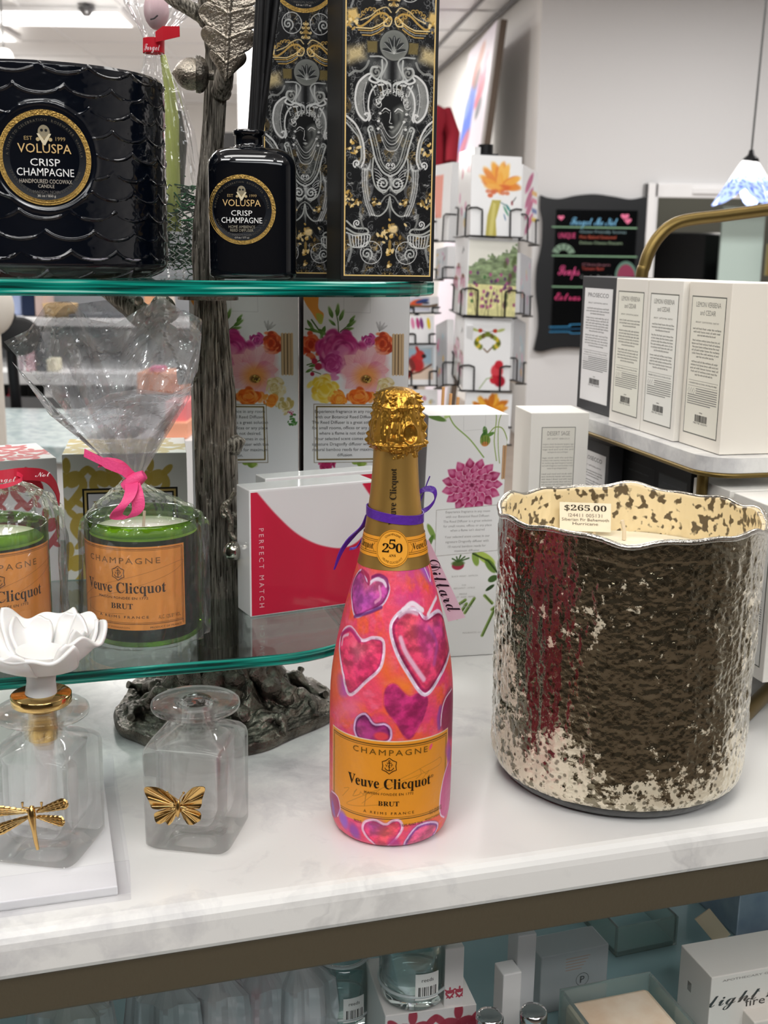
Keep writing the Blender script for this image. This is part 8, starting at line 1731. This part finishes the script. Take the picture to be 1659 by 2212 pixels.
# ================================================================ stock on the shelf below the counter top
ZB = 1.0 + LZ
def ub(name, label, cat, fl_, fr_, d, h, col, group=None, mt=None, front=None, bev=.001, top=False):
    z = ZB; a, b = at_z(*fl_, z + (h if top else 0)), at_z(*fr_, z + (h if top else 0)); a[2] = b[2] = z + .0004
    return carton(name, a, b - a, np.linalg.norm(b - a), d, h, label, cat, group, col, front, mt=mt, bev=bev)
def zpt(px, py, h): return at_z(px, py, ZB + h)
# "light my fire" box: its top shows whole
lh = .085; A0, A1, A2 = zpt(1538, 2112, lh), zpt(1700, 2082, lh), zpt(1475, 2040, lh); ux_ = unit(A1 - A0); dn_ = np.cross(ux_, [0, 0, 1.0]); Dd = abs(np.dot(A2 - A0, dn_))
def lmf(mb, f, W, H_):
    g = lambda x, y: f.px([(840 + x * .4937, 1850 + y * .4937)])[0]
    for s, x, y, h_, w_, fn_ in (('APOTHECARY GUILD', 1590, 525, 9, 250, None), (script('light my'), 1590, 625, 52, 360, 1), ('fire', 1600, 648, 34, 85, None)):
        p, q, l_ = g(x, y), g(x, y - h_), g(x + w_, y); mb.text(s, p[0], p[1], abs(q[1] - p[1]), f, '2a2826' if fn_ or s == 'fire' else '8a8580', 3, width=abs(l_[0] - p[0]))
carton('candle_box', A0 - [0, 0, lh], ux_, .085, Dd, lh, 'white lettered candle box in shrink wrap on the shelf below the counter', 'box', None, 'd8d3cc', lmf, side=lambda mb, f, W, H_: [mb.rect(W * .3, H_ * (.72 - .008 * k), W * .42, H_ * (.724 - .008 * k), f, '3a3836', 1) for k in range(12)], mt=mat('shrink_wrapped_card', 'd8d3cc', .12, vcol=True, coat=.6))
ub('candle_box', 'second pale box at the frame edge in front of the lettered candle box', 'box', (1618, 2330), (1720, 2310), .05, .05, 'cfc8c0')
# square glass candle
sc_h = .075; q0, q1, q2 = zpt(1215, 2222, sc_h), zpt(1208, 2136, sc_h), zpt(1404, 2098, sc_h); q3 = zpt(1495, 2210, sc_h)
cc_ = (q1 + q2 + q3 + q0) / 4; axx = unit((q2 - q1) * [1, 1, 0]); ayy = np.array([-axx[1], axx[0], 0]); RS = np.array([axx, ayy, [0, 0, 1]]).T; s_ = np.linalg.norm(q2 - q1); cc_ = (q1 + q2) / 2 - ayy * s_ / 2; cc_[2] = ZB
sqc = thing('square_candle', cc_, 'square glass candle with beige wax on the lower shelf', 'candle')
mb = MB(); mb.box(cc_ + [0, 0, .034], (s_ - .009, s_ - .009, .062), R=RS); bevel(mb.build('wax', mat('beige_wax', 'e6d5c0', .5, vary=('d4b596', 26), sss=.1), sqc), .004)
GL3 = thin_clear('jar_glass', 'e9f1f0', .7, .06)
for c_, d_ in ((-ayy * (s_ / 2 - .0015), (s_, .003, sc_h)), (ayy * (s_ / 2 - .0015), (s_, .003, sc_h)), (axx * (s_ / 2 - .0015), (.003, s_ - .006, sc_h)), (-axx * (s_ / 2 - .0015), (.003, s_ - .006, sc_h))):
    mb = MB(); mb.box(cc_ + c_ + [0, 0, sc_h / 2 + .0004], d_, R=RS); bevel(mb.build('glass_wall', mat('pale_green_glass', 'cfdcd8', .08, trans=.85, ior=1.2), sqc), .001)
# glass jars with bar codes
def jar(px, py, r, h, label, z0):
    c = at_z(px, py, z0); t = thing('glass_jar', c, label, 'jar'); n = 48; Z = z0
    mb = MB(); mb.lathe([(0, Z + .0005), (r * .8, Z + .0005), (r * .95, Z + .004), (r, Z + .014), (r, Z + h * .75), (r * .93, Z + h * .9), (r * .8, Z + h), (r * .76, Z + h), (r * .88, Z + h * .88), (r * .93, Z + h * .72), (r * .93, Z + .016), (r * .85, Z + .008), (0, Z + .007)], (c[0], c[1], 0), n); mb.build('jar', GL3, t)
    q = np.linspace(0, 2 * PI, 40); ring = lambda m, k, zz: m.tube(np.c_[c[0] + r * k * np.cos(q), c[1] + r * k * np.sin(q), np.full(40, zz)], .0013, 8, cap=False)
    for k, zz in ((.84, Z + h * .985), (1.0, Z + .016)):
        mb = MB(); ring(mb, k, zz); mb.build('glass_ring', mat('glass_rim', 'eef3f3', .06, trans=.5, ior=1.3), t)
    f = cyl_fn((c[0], c[1]), r + .0006, Z, math.atan2(-c[1], -c[0])); mb = MB(); X, Y = np.meshgrid(np.linspace(.05 * r, .75 * r, 8), [h * .22, h * .58]); mb.grid(f(X.ravel(), Y.ravel(), 1).reshape(2, 8, 3), 'efece8', 0, True)
    x = .14 * r; k = 0
    while x < .66 * r: mb.rect(x, h * .27, x + .0005 + .0004 * (k % 3 == 0), h * .40, f, '262422', 3); x += .0013 + .0005 * (k % 2); k += 1
    mb.text('reeds', .4 * r, h * .47, h * .05, f, '3a3836', 3); mb.build('sticker', PRINT, t)
# rose patterned boxes, one carrying a jar
rw = ub('gift_box', 'white gift box with dark rose pattern carrying a glass jar below the counter', 'gift box', (832, 2196), (1030, 2170), .075, .06, 'e6e1dd', front=dam_front('a03848', 'd9d2d0', 11, 2), top=True)
ub('gift_box', 'rose patterned gift box standing upright behind the glass jar', 'gift box', (962, 2052), (1004, 2046), .03, .11, 'e6e1dd', front=dam_front('b04454', 'ddd6d4', 12, 2), top=True)
jar(893, 2146, .0275, .062, 'clear glass jar with bar code sticker standing on the rose patterned box', ZB + .0608)
jar(738, 2196, .0265, .062, 'clear glass jar with bar code sticker beside the wrapped soap bags', ZB)
# slim white cartons, perfume bottles with silver caps
ub('slim_carton', 'slim white carton standing between the rose box and the capped bottle', 'carton', (1088, 2108), (1128, 2100), .018, .075, 'f1eeec', top=True)
ub('slim_carton', 'slim grey white carton behind the clear pouch', 'carton', (1120, 2024), (1160, 2017), .02, .10, 'cfcfd0', top=True)
ub('clear_gift_bag', 'clear pouch with round monogram and printed lines, on the lower shelf', 'pouch', (1170, 2070), (1316, 2040), .03, .055, 'c4c8c9', top=True, mt=mat('clear_pouch', 'c4c8c9', .08, vcol=True, trans=.4, ior=1.1, coat=.6), front=lambda mb, f, W, H_: [mb.text('P', W * .62, H_ * .42, H_ * .12, f, '4a4a4a', 3), mb.line(np.c_[W * .62 + .006 * np.cos(np.linspace(0, 6.28, 30)), H_ * .48 + .006 * np.sin(np.linspace(0, 6.28, 30))], .0004, f, '4a4a4a', 3)] + [mb.rect(W * .36, H_ * (.68 + .05 * k), W * (.6 + .03 * k), H_ * (.69 + .05 * k), f, 'c9a08a', 3) for k in range(5)])
for px, py, r, lab, gc in ((1058, 2190, .0165, 'small bottle with rounded silver cap beside the slim white carton', 'b8b3a4'), (1153, 2180, .018, 'small gold glitter bottle with silver cap next to the square candle', 'b59d5c')):
    c = at_z(px, py, ZB + .077); c[2] = ZB; t = thing('cologne_bottle', c, lab, 'bottle')
    mb = MB(); mb.lathe([(0, ZB + .0005), (r, ZB + .0005), (r, ZB + .045), (r * .7, ZB + .053), (.008, ZB + .056), (.008, ZB + .058), (0, ZB + .058)], (c[0], c[1], 0), 40); mb.build('bottle', mat('glitter_' + gc, gc, .3, .6, bump=(900, 1.0)), t)
    mb = MB(); mb.lathe([(0, ZB + .0585), (.0105, ZB + .0585), (.0105, ZB + .074), (.0095, ZB + .0765), (.006, ZB + .077), (0, ZB + .077)], (c[0], c[1], 0), 32); mb.build('cap', mat('silver_cap', 'c9c9cb', .12, 1.0), t)
# clear acrylic display bins along the back, a price card and a tin
def bin_(fl_, fr_, d, h, label):
    a, b = at_z(*fl_, ZB), at_z(*fr_, ZB); ux = unit((b - a) * [1, 1, 0]); uy = np.array([-ux[1], ux[0], 0]); W = np.linalg.norm(b - a); c = (a + b) / 2 + uy * d / 2; R = np.array([ux, uy, [0, 0, 1]]).T; c[2] = ZB
    t = thing('acrylic_bin', c, label, 'bin')
    for c_, d_ in ((-uy * (d / 2 - .0015), (W, .003, h)), (uy * (d / 2 - .0015), (W, .003, h)), (ux * (W / 2 - .0015), (.003, d - .006, h)), (-ux * (W / 2 - .0015), (.003, d - .006, h))):
        mb = MB(); mb.box(c + c_ + [0, 0, h / 2 + .0004], d_, R=R); bevel(mb.build('bin_wall', MATS['pale_green_glass'], t), .001)
    mb = MB(); mb.box(c + [0, 0, .0024], (W - .006, d - .006, .004), R=R); mb.build('bin_floor', mat('blue_grey_floor', '8fb0b4', .3), t)
bin_((1330, 2070), (1462, 2042), .10, .030, 'clear acrylic bin with rounded edge under the apron')
tp = ub('keepsake_tin', 'blue grey metal tin at the frame edge under the counter', 'tin', (1590, 2025), (1760, 1990), .08, .055, 'aeb6c4', mt=mat('blue_tin', '9ba6b8', .25, .6, vary=('b9c0cc', 30)))
a, b = at_z(1500, 2000, ZB + .05), at_z(1560, 2030, ZB + .02); pc_ = [at_z(1500, 1985, ZB + .055), at_z(1532, 1962, ZB + .06), at_z(1580, 2018, ZB + .02), at_z(1546, 2040, ZB + .012)]; pc_[2] = pc_[1] + pc_[3] - pc_[0]
mb = MB(); nn_ = unit(np.cross(pc_[1] - pc_[0], pc_[3] - pc_[0])); nn_ = nn_ if nn_[2] > 0 else -nn_
mb.hexa([p - nn_ * .001 for p in pc_], pc_, 'cbb79a'); pf = plane_fn(pc_[0] + nn_ * .0003, unit(pc_[3] - pc_[0]), unit(pc_[1] - pc_[0])); Lp = np.linalg.norm(pc_[3] - pc_[0]); Hp = np.linalg.norm(pc_[1] - pc_[0])
for s, y, h_, w_ in (('$45.00', .62, .24, .8), ('pottery', .42, .10, .5), ('Aqua Lantern', .26, .10, .6), ('Rectangular', .10, .10, .6)): mb.text(serif(s), Lp / 2, Hp * y, Hp * h_, pf, '2f2822', 3, width=Lp * w_)
tag(mb.build('price_card', PRINT, None, tuple(pc_[3])), 'tan price card leaning against the blue grey tin', 'price card')
# cellophane wrapped soaps towards the dim end
for i, (px, py, h_, col, lab) in enumerate(((560, 2235, .10, 'b24a5e', 'cellophane bag holding pink soap, closest to the glass jars'), (470, 2252, .10, 'd8c8c4', 'cellophane bag with pale soap in the row below the counter'), (370, 2268, .095, '5e6a66', 'cellophane bag with grey green soap below the counter'), (160, 2300, .09, '7f8a68', 'cellophane bag with olive soap at the dim end of the lower shelf'), (640, 2232, .10, 'e0d8d6', 'cellophane bag with white soap standing beside the first glass jar'))):
    c = at_z(px, py, ZB); t = thing('soap_bag', c, lab, 'gift bag', 'wrapped soaps below the counter')
    mb = MB(); mb.box(c + [0, 0, .026], (.045, .03, .05), col, R=RC); bevel(mb.build('soap', mat('soap_' + col, col, .5), t), .006)
    n = 60; a = np.arange(n) / n * 2 * PI; rows = []
    for z_, r_, s_ in ((.0005, .030, .8), (.03, .033, .8), (.056, .030, .8), (.068, .012, 1), (.073, .008, 1), (.080, .016, .7), (h_ + .012, .034, .45)): rows.append(np.stack([c[0] + r_ * (1 + .10 * np.sin(9 * a + i) + .06 * np.sin(17 * a)) * np.cos(a), c[1] + r_ * s_ * (1 + .1 * np.sin(7 * a)) * np.sin(a), ZB + z_ + .004 * np.sin(5 * a + i) * (z_ > .09)], -1))
    mb = MB(); mb.grid(np.array(rows), 'ffffff', 0, False, wv=True); mb.build('cellophane', CELLO2, t)
